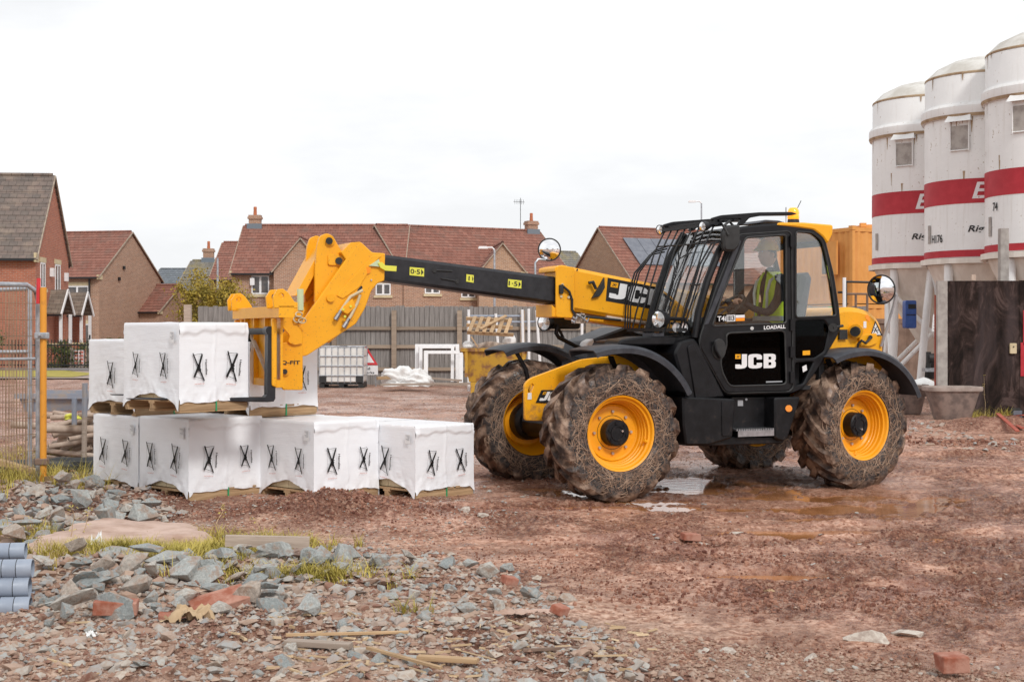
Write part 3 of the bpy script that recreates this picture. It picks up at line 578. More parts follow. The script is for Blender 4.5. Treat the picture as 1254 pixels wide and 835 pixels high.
plate('hood_corner', soften([(716, 430), (719, 419), (727, 414.5), (729, 424), (728, 430)], 2), 1.46, 1.62, 'white_paint', .01)
# lower tanks, step
plate('fuel_tank', soften([(836, 486), (901, 488.5), (897.5, 536), (868, 545), (840, 545), (837, 520)], 3), -.20, .35, 'black', .015)
plate('tank_front_panel', soften([(884, 491), (899, 491.5), (895.5, 534), (884.5, 534)], 2), -.209, -.201, 'black', .003)
plate('tool_box', soften([(949, 487), (981, 486), (966, 534), (960, 541), (949, 537)], 3), -.20, .35, 'black', .015)
plate('step_recess', [(896, 486), (952, 486), (952, 541), (896, 544)], -.02, .3, 'black', .004)
plate('sill_beam', soften([(838, 536), (964, 534), (958, 543), (870, 546), (840, 546)], 2), -.15, .3, 'black', .01)
st = plate('step', [(903, 527), (948, 525.5), (948, 533), (904, 535)], -.19, .0, 'black', .004)
m = MB(); u0, z0 = L(904, 528.5, -.205); u1, z1 = L(948, 527, -.205)
for k in range(16):
    t = k/15; m.cbox((u0+(u1-u0)*t, -.10, z0+.012+(z1-z0)*t), (.016, .18, .02))
m.box((u0, -.205, z0-.05), (u1, -.196, z0+.008)).build('step_tread', 'steel', st)
m = MB(); [m.tube([L3(966, 500, -.2), L3(966, 500, -.222)], .033, 20)]; m.build('side_reflector', 'orange_lens', T)
MB().add([quadf((903.5, 497), (910, 497), (903.5, 490), (910, 490), -.023)(a, b) for a, b in ((0, 0), (1, 0), (1, 1), (0, 1))], [(0, 1, 2, 3)]).build('data_label', 'grey_print', T, 0)
for k, px in enumerate((914, 939, 943)): MB().tube([L3(px, 489, -.02), L3(px, 489, -.035)], .012, 8).build('bolt', 'steel', T)
plate('rear_frame', soften([(1006, 426), (1034, 402), (1048, 440), (1018, 470), (1008, 495), (976, 495), (988, 470)], 4), .22, .50, 'yellow', .01)
# ---- engine bonnet
def bonnet():
    near = soften([(1022, 378), (1040, 375.5), (1053, 377), (1069, 382), (1079.5, 394), (1084, 408), (1084.5, 470), (1008, 470), (1012, 430)], 8, 4)
    return plate('engine_bonnet', near, .12, 1.75, 'yellow', .05)
bonnet()
MB().tube([L3(1049, 405, .12), L3(1048, 405.5, .06)], .072, 24).build('cap_collar', 'yellow', T); MB().tube([L3(1048, 405.5, .062), L3(1047, 406, .03)], .050, 24).build('filler_cap', 'rubber', T)
plate('bonnet_grip', soften([(1059.5, 386), (1063, 385), (1066, 390), (1065, 395), (1060, 390)], 2), .117, .13, 'orange_lens', .001)
plate('warning_label', [(1057.5, 393.5), (1061, 393.5), (1061, 401.5), (1057.5, 401.5)], .116, .118, 'white_paint', 0)
plate('warning_triangle', [(1066, 411), (1072, 392.5), (1081, 411)], .114, .118, 'white_paint', 0); plate('warning_triangle_rim', [(1066, 411), (1072, 392.5), (1081, 411)], .112, .1135, 'ink', 0, holes=[[(1067.6, 410), (1072.2, 395.4), (1079, 410)]])
m = MB(); [m.tube([L3(a, b, .112), L3(c, d, .112)], .004, 4) for a, b, c, d in ((1070, 408, 1074, 400), (1075, 408, 1071, 401), (1070, 404.5, 1076, 404.5))]; m.build('warning_picture', 'ink', T)
plate('bonnet_bracket', soften([(1053, 410), (1074, 408), (1075, 420), (1066, 424), (1053, 424)], 2), .085, .12, 'yellow', .005)
MB().tube([L3(1066, 413, .09), L3(1066, 413, .05)], .022, 12).build('socket', 'rubber', T); MB().tube([L3(1066, 414, .06), L3(1060, 420, .04), L3(1055, 417, .05), L3(1051, 421, .07), L3(1050, 428, .09)], .012, 6).build('cable', 'rubber', T)
MB().cbox((L(1032, 409.5, .1)[0], .1, L(1032, 409.5, .1)[1]), (.10, .03, .10)).build('number_plate', 'rubber', T)
# ---- cab
YC0, YC1 = -.10, .85
cab_out = soften([(905, 279), (935, 275.5), (960, 274.5), (998, 279.5), (1011, 291), (1022, 335), (1028.5, 378), (1030.5, 400), (1026, 412), (998, 458), (983, 477), (968, 482.5), (887, 484), (876, 464), (855.5, 424), (856.5, 412), (862, 396), (876, 350), (896, 290)], 7, 3)
door_hole = soften([(913, 291), (962.5, 287.5), (963, 396), (872, 399.5), (884, 362)], 4)
low_hole = soften([(889, 408), (961, 404.5), (963, 471), (893, 473), (884, 455), (882, 440), (890, 425)], 6)
rq_hole = soften([(974.5, 283.5), (995, 285), (1006, 294), (1011, 310), (1018, 345), (1024, 387), (974.5, 389)], 4)
rl_hole = soften([(975, 393), (1010, 392), (1016, 402), (1010, 430), (998, 438), (975, 439)], 3); rb_hole = soften([(974.5, 444), (997, 443), (984, 470), (974.5, 472)], 3)
def cab_side(y0, y1): return plate('cab_frame', cab_out, y0, y1, 'black', .012, holes=[door_hole, low_hole, rq_hole, rl_hole, rb_hole])
cs = cab_side(YC0, YC0+.06)
fr = MB().prism([[ (u, z) for u, z in OL(cab_out, YC0)], *[OL(h, YC0) for h in (door_hole, low_hole, rq_hole, rl_hole)]], YC1-.06, YC1, .012).build('cab_frame', 'black', T)
def pane(name, pts, y, mat, t=.006, parent=T): return MB().prism([OL(pts, YC0)], y, y+t, 0).build(name, mat, parent, 0)
pane('door_window', soften([(911, 289.5), (964, 286), (964.5, 398), (870, 401.5), (882, 362)], 3), YC0+.015, 'cab_glass')
pane('door_lower_window', soften([(887, 406), (963, 402.5), (965, 473), (891, 475), (882, 455), (880, 440), (888, 425)], 5), YC0+.015, 'dark_glass')
pane('quarter_window', soften([(973, 282), (995, 283.5), (1008, 293), (1026, 389), (973, 391)], 3), YC0+.015, 'cab_glass')
pane('rear_lower_window', soften([(974, 392), (1012, 391), (1018, 402), (1011, 431), (998, 440), (974, 441)], 3), YC0+.015, 'dark_glass')
pane('far_window', door_hole, YC1-.04, 'far_glass'); pane('far_quarter_window', rq_hole, YC1-.04, 'far_glass')
# door: raised frame line, seal, hinges, handle
dout = soften([(903.5, 288.5), (968, 284), (970, 474), (966, 478.5), (889, 480.5), (857.5, 424), (858.5, 412), (864, 396), (877, 355)], 6)
def ring_plate(name, outer, holes, y0, y1, mat, b): return plate(name, outer, y0, y1, mat, b, holes=holes)
door = ring_plate('door', dout, [door_hole, low_hole], YC0-.022, YC0-.001, 'black', .006)
def offs(pts, d):
    R = []; n = len(pts); a = sum(pts[i][0]*pts[(i+1) % n][1]-pts[(i+1) % n][0]*pts[i][1] for i in range(n)); sg = 1 if a > 0 else -1
    for i in range(n):
        p, q, r = Vector(pts[i-1]), Vector(pts[i]), Vector(pts[(i+1) % n]); t = (r-p).normalized(); R.append((q[0]+sg*t.y*d, q[1]-sg*t.x*d))
    return R
def line_loop(name, pts, y, r, mat, parent): 
    P = [L3(a, b, y) for a, b in pts]; return MB().tube(P+[P[0]], r, 6, False).build(name, mat, parent)
line_loop('window_seal', door_hole, YC0-.02, .011, 'rubber', door); line_loop('window_seal', low_hole, YC0-.02, .010, 'rubber', door); line_loop('door_seal', offs(dout, 1.0), YC0-.006, .009, 'rubber', door); line_loop('window_seal', rq_hole, YC0-.002, .010, 'rubber', cs)
m = MB().prism([[L(878.5+10*math.cos(a)*.85, 427.5+13*math.sin(a), YC0) for a in [2*PI*i/20 for i in range(20)]]], YC0-.035, YC0-.02, .006); m.build('door_handle_dish', 'rubber', door)
MB().tube([L3(875, 418, YC0-.05), L3(876.5, 428, YC0-.06), L3(882, 438, YC0-.05)], .016, 8).build('door_handle', 'black', door)
for py in (290, 392, 425, 456): MB().cbox((L(967.5, py+6, YC0)[0], YC0-.03, L(967.5, py+6, YC0)[1]), (.05, .03, .11)).build('hinge', 'black', cs)
MB().tube([L3(921, 402, YC0-.02), L3(921, 402, YC0-.035)], .017, 14).build('door_lock', 'chrome', door)
MB().prism([OL([(861, 398), (866, 396.5), (885.5, 352), (906, 296), (902, 292), (880, 350)], YC0)], YC0-.027, YC0-.018, .003).build('door_trim', 'fender', door)
brand(door, quadf((900.5, 451.5), (950, 450.5), (900.5, 433.8), (950, 433), YC0+.008))
MB().add([], []); m = MB(); flat_text(m, 'LOADALL', quadf((935.5, 403.6), (962, 402), (935.5, 399), (962, 397.4), YC0-.0255), .03); m.build('model_lettering', 'white_paint', door, 0)
pane('power_label', [(878, 385.5), (912, 384), (912, 393), (878, 394.5)], YC0+.010, 'dark_glass', .002, door)
m = MB(); flat_text(m, 'T4i', quadf((878.5, 393.4), (889, 393), (878.5, 387.2), (889, 386.8), YC0+.0085), .02); m.build('power_lettering', 'white_paint', door, 0)
m = MB(); flat_text(m, 'III3', quadf((891, 393), (899.5, 392.6), (891, 386.6), (899.5, 386.2), YC0+.0075), .03); m.build('power_lettering', 'ink', door, 0)
MB().add([L3(a, b, YC0+.0085) for a, b in ((889.8, 393.8), (900.5, 393.4), (900.5, 385.4), (889.8, 385.8))], [(0, 1, 2, 3)]).build('label_field', 'white_paint', door, 0)
MB().add([L3(a, b, YC0+.0085) for a, b in ((901, 393.3), (912, 392.8), (912, 389), (901, 389.4))], [(0, 1, 2, 3)]).build('label_stripe', 'orange_lens', door, 0)
MB().add([L3(a, b, YC0+.0085) for a, b in ((901, 389.2), (912, 388.8), (912, 385.4), (901, 385.8))], [(0, 1, 2, 3)]).build('label_stripe', 'white_paint', door, 0)
MB().add([L3(a, b, YC0+.008) for a, b in ((938, 466.8), (958, 466.2), (958, 467.8), (938, 468.4))], [(0, 1, 2, 3)]).build('web_lettering', 'grey_print', door, 0)
MB().add([L3(a, b, YC0+.008) for a, b in ((983, 435), (992, 434.5), (992, 429), (983, 429.5))], [(0, 1, 2, 3)]).build('service_label', 'yellow', cs, 0)
MB().prism([OL([(985, 456), (990, 453), (989, 446.5), (984, 449)], YC0)], YC0+.02, YC0+.023, 0).build('inner_label', 'white_paint', cs)
MB().prism([OL([(1010, 384), (1018, 383.5), (1019, 375), (1011, 375.5)], YC1)], YC1-.045, YC1-.043, 0).build('exit_sign', 'green_sign', fr)
MB().tube([L3(1020, 401, YC0-.01), L3(1020, 401, YC0-.05)], .045, 16).tube([L3(1020, 401, YC0-.05), L3(1032, 399, YC0-.03)], .014, 8).build('window_latch', 'rubber', cs)
MB().box((.95, -.04, .98), (2.45, .80, 1.02)).build('cab_floor', 'interior', T); MB().box((2.36, -.03, 1.02), (2.42, .79, 1.62)).build('cab_back_panel', 'interior', T)
MB().prism([[(.92, 1.02), (1.22, 1.02), (1.22, 1.50), (1.32, 1.62), (1.20, 1.70), (.92, 1.58)]], .0, .76, .02).build('dashboard', 'interior', T)
# cross members (front header, sill, rear)
def cross(px, py, w, h, name='cab_crossmember', mat='black'):
    u, z = L(px, py, YC0); return MB().box((u-w/2, YC0+.06, z-h/2), (u+w/2, YC1-.06, z+h/2)).build(name, mat, T)
cross(905, 284, .10, .09); cross(860, 408, .08, .12); cross(1024, 395, .05, .10); cross(1009, 298, .05, .06)
# windscreen pillars & glass (front face of the cab, raked and slightly curved)
up = [(.885, 1.50), (.93, 1.75), (1.03, 2.05), (1.16, 2.33), (1.31, 2.56)]
m = MB(); V = []; Fc = []
for i, (u, z) in enumerate(up):
    for j in range(5): t = j/4; V.append((u-.05*math.sin(PI*t), YC0+.05+(YC1-YC0-.10)*t, z))
for i in range(len(up)-1):
    for j in range(4): Fc.append((i*5+j, i*5+j+1, i*5+6+j, i*5+5+j))
m.add(V, Fc).build('windscreen', 'screen_glass', T, 60)
for yy in (YC0+.03, YC1-.03): MB().tube([(u-.01, yy, z) for u, z in up], .036, 10).build('windscreen_pillar', 'black', T)
MB().tube([(.93, .35, 1.56), (.99, .20, 1.80), (1.13, .02, 2.16)], .008, 6).tube([(.94, .10, 1.66), (1.10, .0, 2.10)], .012, 5).build('wiper', 'rubber', T)
# roof
plate('roof', soften([(902, 281), (908, 277.5), (936, 274), (960, 272.5), (960, 280), (906, 285)], 3), YC0+.005, YC1-.005, 'black', .02)
plate('roof_cap', soften([(952, 276), (955, 272.5), (985, 272.5), (1021, 275.5), (1020.5, 287), (1014, 299), (1008, 290), (997, 281.5), (975, 278.5)], 3), YC0-.012, YC1+.01, 'yellow', .015)
MB().prism([OL(soften([(922, 274), (930, 270), (948, 271), (955, 274)], 2), .3)], .2, .6, .01).build('roof_vent', 'fender', T)
# guard over the roof and in front of the windscreen
g = plate('roof_guard', soften([(872, 267), (884, 263.5), (930, 260), (970, 259.5), (977, 262), (970, 264), (932, 264.5), (918, 267), (911, 275), (904, 276), (908, 268), (885, 268), (873, 271)], 2), YC0+.03, YC0+.07, 'black', .006)
MB().prism([OL(soften([(872, 267), (884, 263.5), (930, 260), (970, 259.5), (977, 262), (970, 264), (932, 264.5), (918, 267), (911, 275), (904, 276), (908, 268), (885, 268), (873, 271)], 2), YC0)], YC1-.05, YC1-.01, .006).build('guard_rail', 'black', g)
ux, zx = L(874, 268.5, YC0)
for k in range(5): MB().cbox((ux+.03+.055*k, (YC0+YC1)/2, zx-.015+.004*k), (.028, .93, .02)).build('guard_slat', 'black', g)
MB().cbox((ux+.015, (YC0+YC1)/2, zx-.045), (.035, 1.0, .03)).build('guard_header', 'black', g)
sg = MB().cbox((.71, (YC0+YC1)/2, 1.575), (.04, 1.10, .035)).build('screen_guard', 'black', T)
for k in range(8):
    y = YC0+.02+(YC1-YC0-.02)*k/7; MB().tube([(ux+.02, y, zx-.05), (.97, y, 2.36), (.86, y, 2.05), (.76, y, 1.76), (.71, y, 1.57)], .0085, 6).build('guard_bar', 'black', sg)
for y in (.93, .98, 1.03): MB().tube([(1.17, y-.05, 2.44-.03*(y-.93)*20), (1.02, y, 2.40-.4*(y-.9)), (.84, y, 2.16), (.74, y, 1.85), (.71, y-.03, 1.58)], .0085, 6).build('guard_bar', 'black', sg)
for y in (-.13, -.19): MB().tube([(1.12, y+.03, 2.42), (1.03, y, 2.40), (.90, y, 2.2), (.78, y, 1.85), (.71, y+.06, 1.58)], .0085, 6).build('guard_bar', 'black', sg)
MB().tube([(1.08, YC0-.09, 2.41), (1.07, YC1+.12, 2.43)], .009, 6).tube([(.83, YC0-.12, 2.0), (.835, YC0+.02, 2.0)], .008, 5).build('guard_tie', 'black', sg)
MB().beam((.71, .02, 1.58), (.92, .05, 1.52), .05, .02).beam((.71, .7, 1.58), (.92, .72, 1.52), .05, .02).build('guard_bracket', 'black', sg)
# lamps
def round_lamp(name, c, r, d, dirv, back='black', lit=False):
    dv = Vector(dirv).normalized(); q = dv.to_track_quat('Y', 'Z').to_matrix()
    f = lambda mb: [Vector(c)+q @ Vector(p) for p in mb.v]
    a = MB().lathe([(0, -d), (r*.6, -d*.95), (r*.95, -d*.45), (r*1.06, 0), (r*1.0, .004), (r*.9, 0), (r*.9, -.004)], 'y', 22); a.v = f(a); o = a.build(name, back, T)
    b = MB().lathe([(0, -.035), (r*.45, -.03), (r*.9, -.003)], 'y', 22); b.v = f(b); b.build('reflector', 'lampr', o)
    e = MB().lathe([(0, .012), (r*.5, .009), (r*.9, 0)], 'y', 22); e.v = f(e); e.build('lens', 'lamp_glass', o)
    b2 = MB().lathe([(0, -.012), (r*.2, -.012), (r*.22, -.03)], 'y', 10); b2.v = f(b2); b2.build('bulb', 'chrome', o); return o
round_lamp('work_lamp', L3(807.5, 281.5, YC1+.06), .048, .10, (-1, -.25, -.15)); round_lamp('work_lamp', L3(860, 277.5, YC0-.0), .048, .10, (-1, -.25, -.15))
MB().tube([L3(812, 281, YC1+.03), L3(826, 281, YC1-.02)], .014).build('lamp_stalk', 'black', T); MB().tube([L3(866, 277, YC0), L3(884, 275, YC0+.1)], .016).build('lamp_stalk', 'black', T)
round_lamp('headlight', L3(806, 391, -.05), .085, .13, (-1, -.35, -.05))
MB().tube([L3(818, 390, -.02), L3(838, 391, 0), L3(843, 400, .02), L3(843, 412, .02)], .018).tube([L3(822, 396, -.02), L3(840, 398, .03)], .014).build('lamp_bracket', 'black', T)
MB().tube([L3(835, 400, .0), L3(835, 414, 0)], .014).tube([L3(815, 400, .05), L3(810, 414, .05)], .014).build('lamp_bracket', 'black', T)
m_ = MB(); [m_.lathe([(0, .02), (.04, .018), (.045, 0)], 'y', 14, (c_[0], c_[1]-.02, c_[2])) for c_ in (L3(827, 401, -.04), L3(836, 401, -.04))]; m_.build('indicator_lamp', 'lampr', T)
round_lamp('headlight', L3(666, 395, 1.62), .085, .14, (-1, -.45, 0))
MB().prism([soften([(0, 0), (.34, .0), (.36, .20), (.30, .24), (0, .20)], .04)], 0, .18, .02, mapf=lambda x, y, z: (L(676, 402, 1.6)[0]+x, 1.6+y, L(676, 403, 1.6)[1]+z)).build('lamp_housing', 'rubber', T)
MB().tube([L3(683, 398, 1.58), L3(681, 408, 1.58), L3(684, 413, 1.58), L3(716, 429, 1.55), L3(722, 436, 1.5)], .022).tube([L3(684, 402, 1.6), L3(690, 414, 1.6)], .016).build('lamp_stalk', 'black', T)
# mirrors
def round_mirror(c, r, dirv, name='mirror'):
    dv = Vector(dirv).normalized(); q = dv.to_track_quat('Y', 'Z').to_matrix(); f = lambda mb: [Vector(c)+q @ Vector(p) for p in mb.v]
    a = MB().lathe([(0, -.045), (r*.7, -.035), (r, -.01), (r*1.06, .0), (r*1.05, .012), (r*.98, .014), (r*.98, .004)], 'y', 36); a.v = f(a); o = a.build(name, 'rubber', T)
    b = MB().lathe([(0, .032), (r*.25, .0305), (r*.5, .026), (r*.75, .018), (r*.98, .006)], 'y', 36); b.v = f(b); b.build('mirror_glass', 'mirror', o, 80); return o
_R = Matrix.Rotation(-ANG, 3, 'Z')
def wdir(x, y, z=0): return tuple(_R @ Vector((x, y, z)))
round_mirror(L3(672.8, 305.8, 2.0), .119, wdir(-.12, -1, -.05)); MB().tube([L3(668, 318.5, 2.02), L3(659, 317.5, 2.02), L3(655.5, 322, 2.02), L3(655.5, 345, 2.02), L3(690, 400, 1.75)], .012).build('mirror_arm', 'galv', T)
round_mirror(L3(1079.5, 354.5, -.05), .145, wdir(-.78, -1, -.08)); MB().tube([L3(1086, 357, -.02), L3(1094, 357.5, -.02), L3(1097, 361, -.02), L3(1094, 375, 0), L3(1079, 424, .1)], .015).build('mirror_arm', 'galv', T)
mm = MB().prism([soften([L(885.5, 305, -.2), L(884, 285, -.2), L(889, 276, -.2), L(906, 275, -.2), L(905.5, 300, -.2), L(899, 308, -.2), L(888, 308, -.2)], .03)], -.22, -.15, .02).build('cab_mirror', 'rubber', T)
MB().tube([L3(892, 288, -.23), L3(886, 277, -.2), L3(893, 271, -.15), L3(900, 279, -.1)], .012).build('mirror_arm', 'rubber', mm)
# beacon & aerial
bc = MB().lathe([(0, .05), (.055, .045), (.06, 0), (.065, 0), (.065, -.012), (0, -.012)], 'z', 20, L3(971.5, 273, .12)).build('beacon_base', 'rubber', T)
cbx = L3(971.5, 270, .12); MB().lathe([(.055, 0), (.057, .02), (.061, .03), (.055, .055), (.059, .07), (.053, .105), (.038, .125), (0, .132)], 'z', 20, cbx).build('beacon_lens', 'beacon', bc)
MB().tube([L3(975, 258, .3), L3(981, 246, .3)], .004, 5).tube([L3(975, 273, .3), L3(975, 258, .3)], .004, 5).build('aerial', 'rubber', T); MB().tube([L3(962.5, 273, .5), L3(962.5, 254, .5)], .006, 5).build('aerial', 'steel', T)
# cab furniture
MB().box((2.02-.28, .14, 1.02), (2.02+.22, .60, 1.36)).build('seat_base', 'interior', T)
MB().prism([rrect(1.62, 1.36, 2.22, 1.50, .05)], .12, .62, .03).build('seat_cushion', 'seat_grey', T)
MB().prism([[(2.16, 1.45), (2.30, 1.45), (2.42, 2.10), (2.38, 2.16), (2.30, 2.14), (2.20, 1.8)]], .14, .60, .04).build('seat_back', 'seat_grey', T)
MB().prism([rrect(2.0, 1.58, 2.34, 1.64, .03)], -.02, .06, .02).build('armrest', 'rubber', T)
sw = Matrix.Translation((1.535, .36, 1.80)) @ Matrix.Rotation(math.radians(-38), 4, 'Y')
pts = [sw @ Vector((.19*math.cos(a), .19*math.sin(a), 0)) for a in [2*PI*i/28 for i in range(29)]]
swm = MB().tube(pts, .016, 8, False).build('steering_wheel', 'rubber', T)
MB().tube([sw @ Vector((0, 0, .0)), sw @ Vector((0, 0, -.30))], .035).tube([sw @ Vector((-.18, 0, 0)), sw @ Vector((.18, 0, 0))], .013).tube([sw @ Vector((0, -.18, 0)), sw @ Vector((0, .18, 0))], .013).build('steering_column', 'interior', swm)
MB().tube([(1.75, .72, 1.3), (1.7, .72, 1.62)], .012).lathe([(0, .03), (.025, .02), (.028, -.02), (0, -.03)], 'z', 10, (1.7, .72, 1.64)).build('control_lever', 'rubber', T)
# ---- boom
YB0, YB1 = 1.08, 1.42
def boomsec(name, px, y0, y1, mat, b=.02): return plate(name, px, y0, y1, mat, b)
inner = boomsec('boom_inner_section', [(466, 311), (700, 341.5), (700, 375), (466, 343)], YB0+.02, YB1-.02, 'boom_black', .028)
outer = boomsec('boom_outer_section', [(684, 325.5), (690, 324.5), (704, 327.5), (800, 347), (1000, 388), (1000, 433), (783, 394), (704, 381), (684, 381)], YB0-.01, YB1+.01, 'yellow', .035)
plate('boom_collar', soften([(681, 331), (684, 325), (704, 327.5), (704, 379), (701, 389.5), (681, 388.5), (681, 365)], 2.5), YB0-.035, YB0-.011, 'yellow', .006, parent=outer)
plate('boom_collar', [(681, 331), (684, 325), (704, 327.5), (704, 389), (681, 388.5)], YB1+.011, YB1+.035, 'yellow', .006, parent=outer)
plate('boom_collar_top', soften([(679, 333), (680, 327), (690, 324.8), (692, 332), (684, 333)], 2), YB0-.02, YB1+.02, 'yellow', .006, parent=outer)
plate('boom_collar_base', [(676, 373), (680, 377), (690, 378), (690, 389), (676, 388)], YB0-.02, YB1+.02, 'yellow', .006, parent=outer)
plate('boom_strut', [(703, 383), (790, 396), (790, 403), (745, 397), (704, 391)], YB0+.05, YB1-.05, 'yellow', .01)
MB().tube([L3(742, 388.5, YB0), L3(800, 397, YB0)], .02).build('hydraulic_pipe', 'clay_pipe', T); MB().tube([L3(712, 387, YB0-.01), L3(760, 392, YB0-.01)], .014).build('hydraulic_hose', 'rubber', T)
MB().cbox(L3(708, 390, YB0+.05), (.10, .1, .10)).build('hose_block', 'clay_pipe', T)
for a in ((702, 388), (707, 385), (712, 388), (700, 392), (716, 391)): MB().tube([L3(a[0], a[1], YB0-.03), L3(a[0]+3, a[1]+3, YB0-.05), L3(a[0]+5, a[1]-1, YB0-.02)], .01, 6).build('hose_fitting', 'steel', T)
brand(outer, quadf((745.5, 364.5), (813, 376.5), (748.5, 345), (817, 357), YB0-.016))
MB().add([quadf((741.8, 368.6), (818, 382), (744.3, 340), (822, 355), YB0-.012)(a, b) for a, b in ((0, 0), (1, 0), (1, 1), (0, 1))], [(0, 1, 2, 3)]).build('decal_panel', 'ink', outer, 0)
plate('lock_plate', [(726, 365), (735, 350), (740.5, 340), (741, 352), (738, 358), (734, 363)], YB0-.05, YB0-.011, 'rubber', .004, parent=outer)
MB().tube([L3(721, 346.5, YB0-.06), L3(726, 345.5, YB0-.06), L3(730, 354, YB0-.06)], .016, 8).build('lock_lever', 'rubber', outer)
plate('valve_block', soften([(686, 349), (690, 348), (691, 352), (690, 360), (686, 360)], 1), YB0-.07, YB0-.011, 'rubber', .004, parent=outer)
MB().tube([L3(690, 351, YB0-.07), L3(697, 357, YB0-.06), L3(700.5, 367, YB0-.05), L3(700.5, 379, YB0-.05), L3(705, 387, YB0-.05)], .013).build('hydraulic_hose', 'rubber', outer)
for p in ((687.5, 363), (696.5, 364), (689, 348.5)): MB().tube([L3(p[0], p[1], YB0-.035), L3(p[0], p[1], YB0-.052)], .014, 8).build('bolt', 'cream', outer)
MB().tube([L3(707, 330.5, YB0-.01), L3(707, 330.5, YB0-.02)], .01, 8).build('bolt', 'rubber', outer)
def boom_mark(a0, a1, a2, a3, body, f0, f1):
    y = YB0+.015; q = quadf(a0, a1, a2, a3, y)
    o = MB().add([q(*p) for p in ((0, 0), (1, 0), (1, 1), (0, 1))], [(0, 1, 2, 3)]).build('reach_mark', 'lime', inner, 0)
    q2 = quadf(a0, a1, a2, a3, y-.002); mm_ = MB(); flat_text(mm_, body, lambda s, t: q2(f0+(f1-f0)*s, .2+.6*t), .02); mm_.add([q2(.80, .12), q2(.96, .5), q2(.80, .88)], [(0, 1, 2)]); mm_.build('reach_lettering', 'ink', o, 0)
boom_mark((501.5, 337), (519.3, 338.8), (501.8, 327), (519.5, 328.6), '0·5', .06, .72); boom_mark((570.8, 344.8), (580, 346.3), (571.2, 335.8), (580.2, 337), '1', .30, .46); boom_mark((621.7, 351.3), (638.3, 353.4), (622.2, 341.8), (638.7, 343.6), '1·5', .06, .72)
for p0, p1, rr in (((532, 331), (554, 332), .022), ((560, 344.5), (540, 341), .022)):
    MB().tube([L3(*p0, YB0+.018), L3(*p0, YB0+.006)], rr, 14).tube([L3(*p0, YB0+.012), L3(*p1, YB0+.012)], .007, 6).build('hose_stop', 'rubber', inner)
# boom head, crank lever, tilt link
hd = soften([(472, 310.2), (456, 309.3), (441.8, 296), (432, 306), (372, 392), (350, 430), (347, 440), (376, 435.5), (436, 396.5), (447, 378), (455, 356), (463, 346.5), (471, 344)], 2.5)
YH0, YH1 = 1.00, 1.46
head = plate('boom_head', hd, YH0, YH0+.05, 'yellow', .008)
MB().prism([OL(hd, YH0)], YH1-.05, YH1, .008).build('head_plate', 'yellow', head)
MB().prism([OL([(470, 312), (456, 311), (444, 299), (418, 336), (405, 420), (436, 395), (447, 376), (455, 354), (463, 345), (470, 342)], YH0)], YH0+.052, YH1-.052, .004).build('head_core', 'yellow', head)
MB().prism([OL([(441.5, 296.2), (430, 297), (418, 309), (424, 318), (432, 312), (444, 300)], YH0)], YH0+.004, YH1-.004, .004).build('head_nose', 'yellow', head)
plate('head_doubler', soften([(468, 313), (456, 313), (417, 356), (412, 362), (420, 366), (440, 352), (458, 322)], 2), YH0-.012, YH0-.001, 'yellow', .004, parent=head)
MB().tube([L3(449.8, 331.2, YH0), L3(449.8, 331.2, YH0-.014)], .032, 20).build('reflector', 'orange_lens', head)
plate('angle_indicator', [(452, 325.5), (464, 317.5), (467, 327)], YH0-.028, YH0-.014, 'pale_green', .001, parent=head); plate('angle_pointer', [(463, 322), (468, 321), (472, 325), (486, 326), (485.5, 332.5), (472, 331.5), (466, 328)], YH0-.04, YH0-.029, 'lime', .002, parent=head)
MB().tube([L3(405, 365, YH0-.001), L3(405, 365, YH0-.03)], .036, 22).build('pin_boss', 'yellow', head)
MB().tube([L3(454.8, 343, YH0), L3(454.8, 343, YH0-.012)], .009, 8).build('bolt', 'chrome', head)
for P_ in (((444, 355.5), (429, 363.5), (419, 378), (410.5, 391.5)), ((441, 361), (438, 370), (430, 386), (420.5, 401))):
    a = [L3(x, y, YH0-.045) for x, y in P_]; o = MB().tube(a, .014, 8).build('hydraulic_pipe', 'cream', head)
    e = Vector(a[-1]); d_ = (Vector(a[-1])-Vector(a[-2])).normalized(); MB().tube([e-d_*.06, e], .023, 8).tube([e-d_*.10, e-d_*.065], .018, 6).build('pipe_end', 'steel', o)
plate('pipe_clamp', [(421, 374), (432, 366), (436, 376), (426, 385), (417, 381)], YH0-.06, YH0-.02, 'yellow', .006, parent=head)
for p in ((420.5, 379), (429.5, 375), (422.5, 387.5)): MB().tube([L3(*p, YH0-.06), L3(*p, YH0-.072)], .013, 6).build('bolt', 'lime', head)
plate('slot', soften([(437, 356), (442.5, 349.5), (444.5, 352), (439.5, 358)], 1.5), YH0-.002, YH0+.002, 'rubber', 0, parent=head)
lev = soften([(388.5, 300), (392, 289), (400.5, 285.5), (408, 289), (421, 313), (422, 322), (413, 332), (396, 362), (385.5, 372), (386, 330)], 3)
crank = MB().prism([OL(lev, 1.08)], 1.08, 1.12, .006).build('crank_lever', 'yellow', T); MB().prism([OL(lev, 1.08)], 1.41, 1.45, .006).build('lever_plate', 'yellow', crank)
plate('lever_boss', soften([(402, 312), (414, 311), (421, 318), (414, 325), (402, 325)], 3), 1.06, 1.079, 'yellow', .004, parent=crank)
for (a, b) in ((403.2, 295), (415, 319.5)):
    MB().tube([L3(a, b, 1.04), L3(a, b, 1.46)], .033, 18).build('pivot_pin', 'rubber', crank); MB().tube([L3(a, b, 1.079), L3(a, b, 1.066)], .052, 20).build('pin_collar', 'yellow', crank)
# tilt link: flat-topped box from the lever to the carriage
la = Vector(L3(395, 305, 1.05)); MB().prism([OL([(393.5, 303), (404, 300), (372, 362), (361.5, 362)], 1.13)], 1.13, 1.52, .004).build('tilt_link', 'yellow', T)
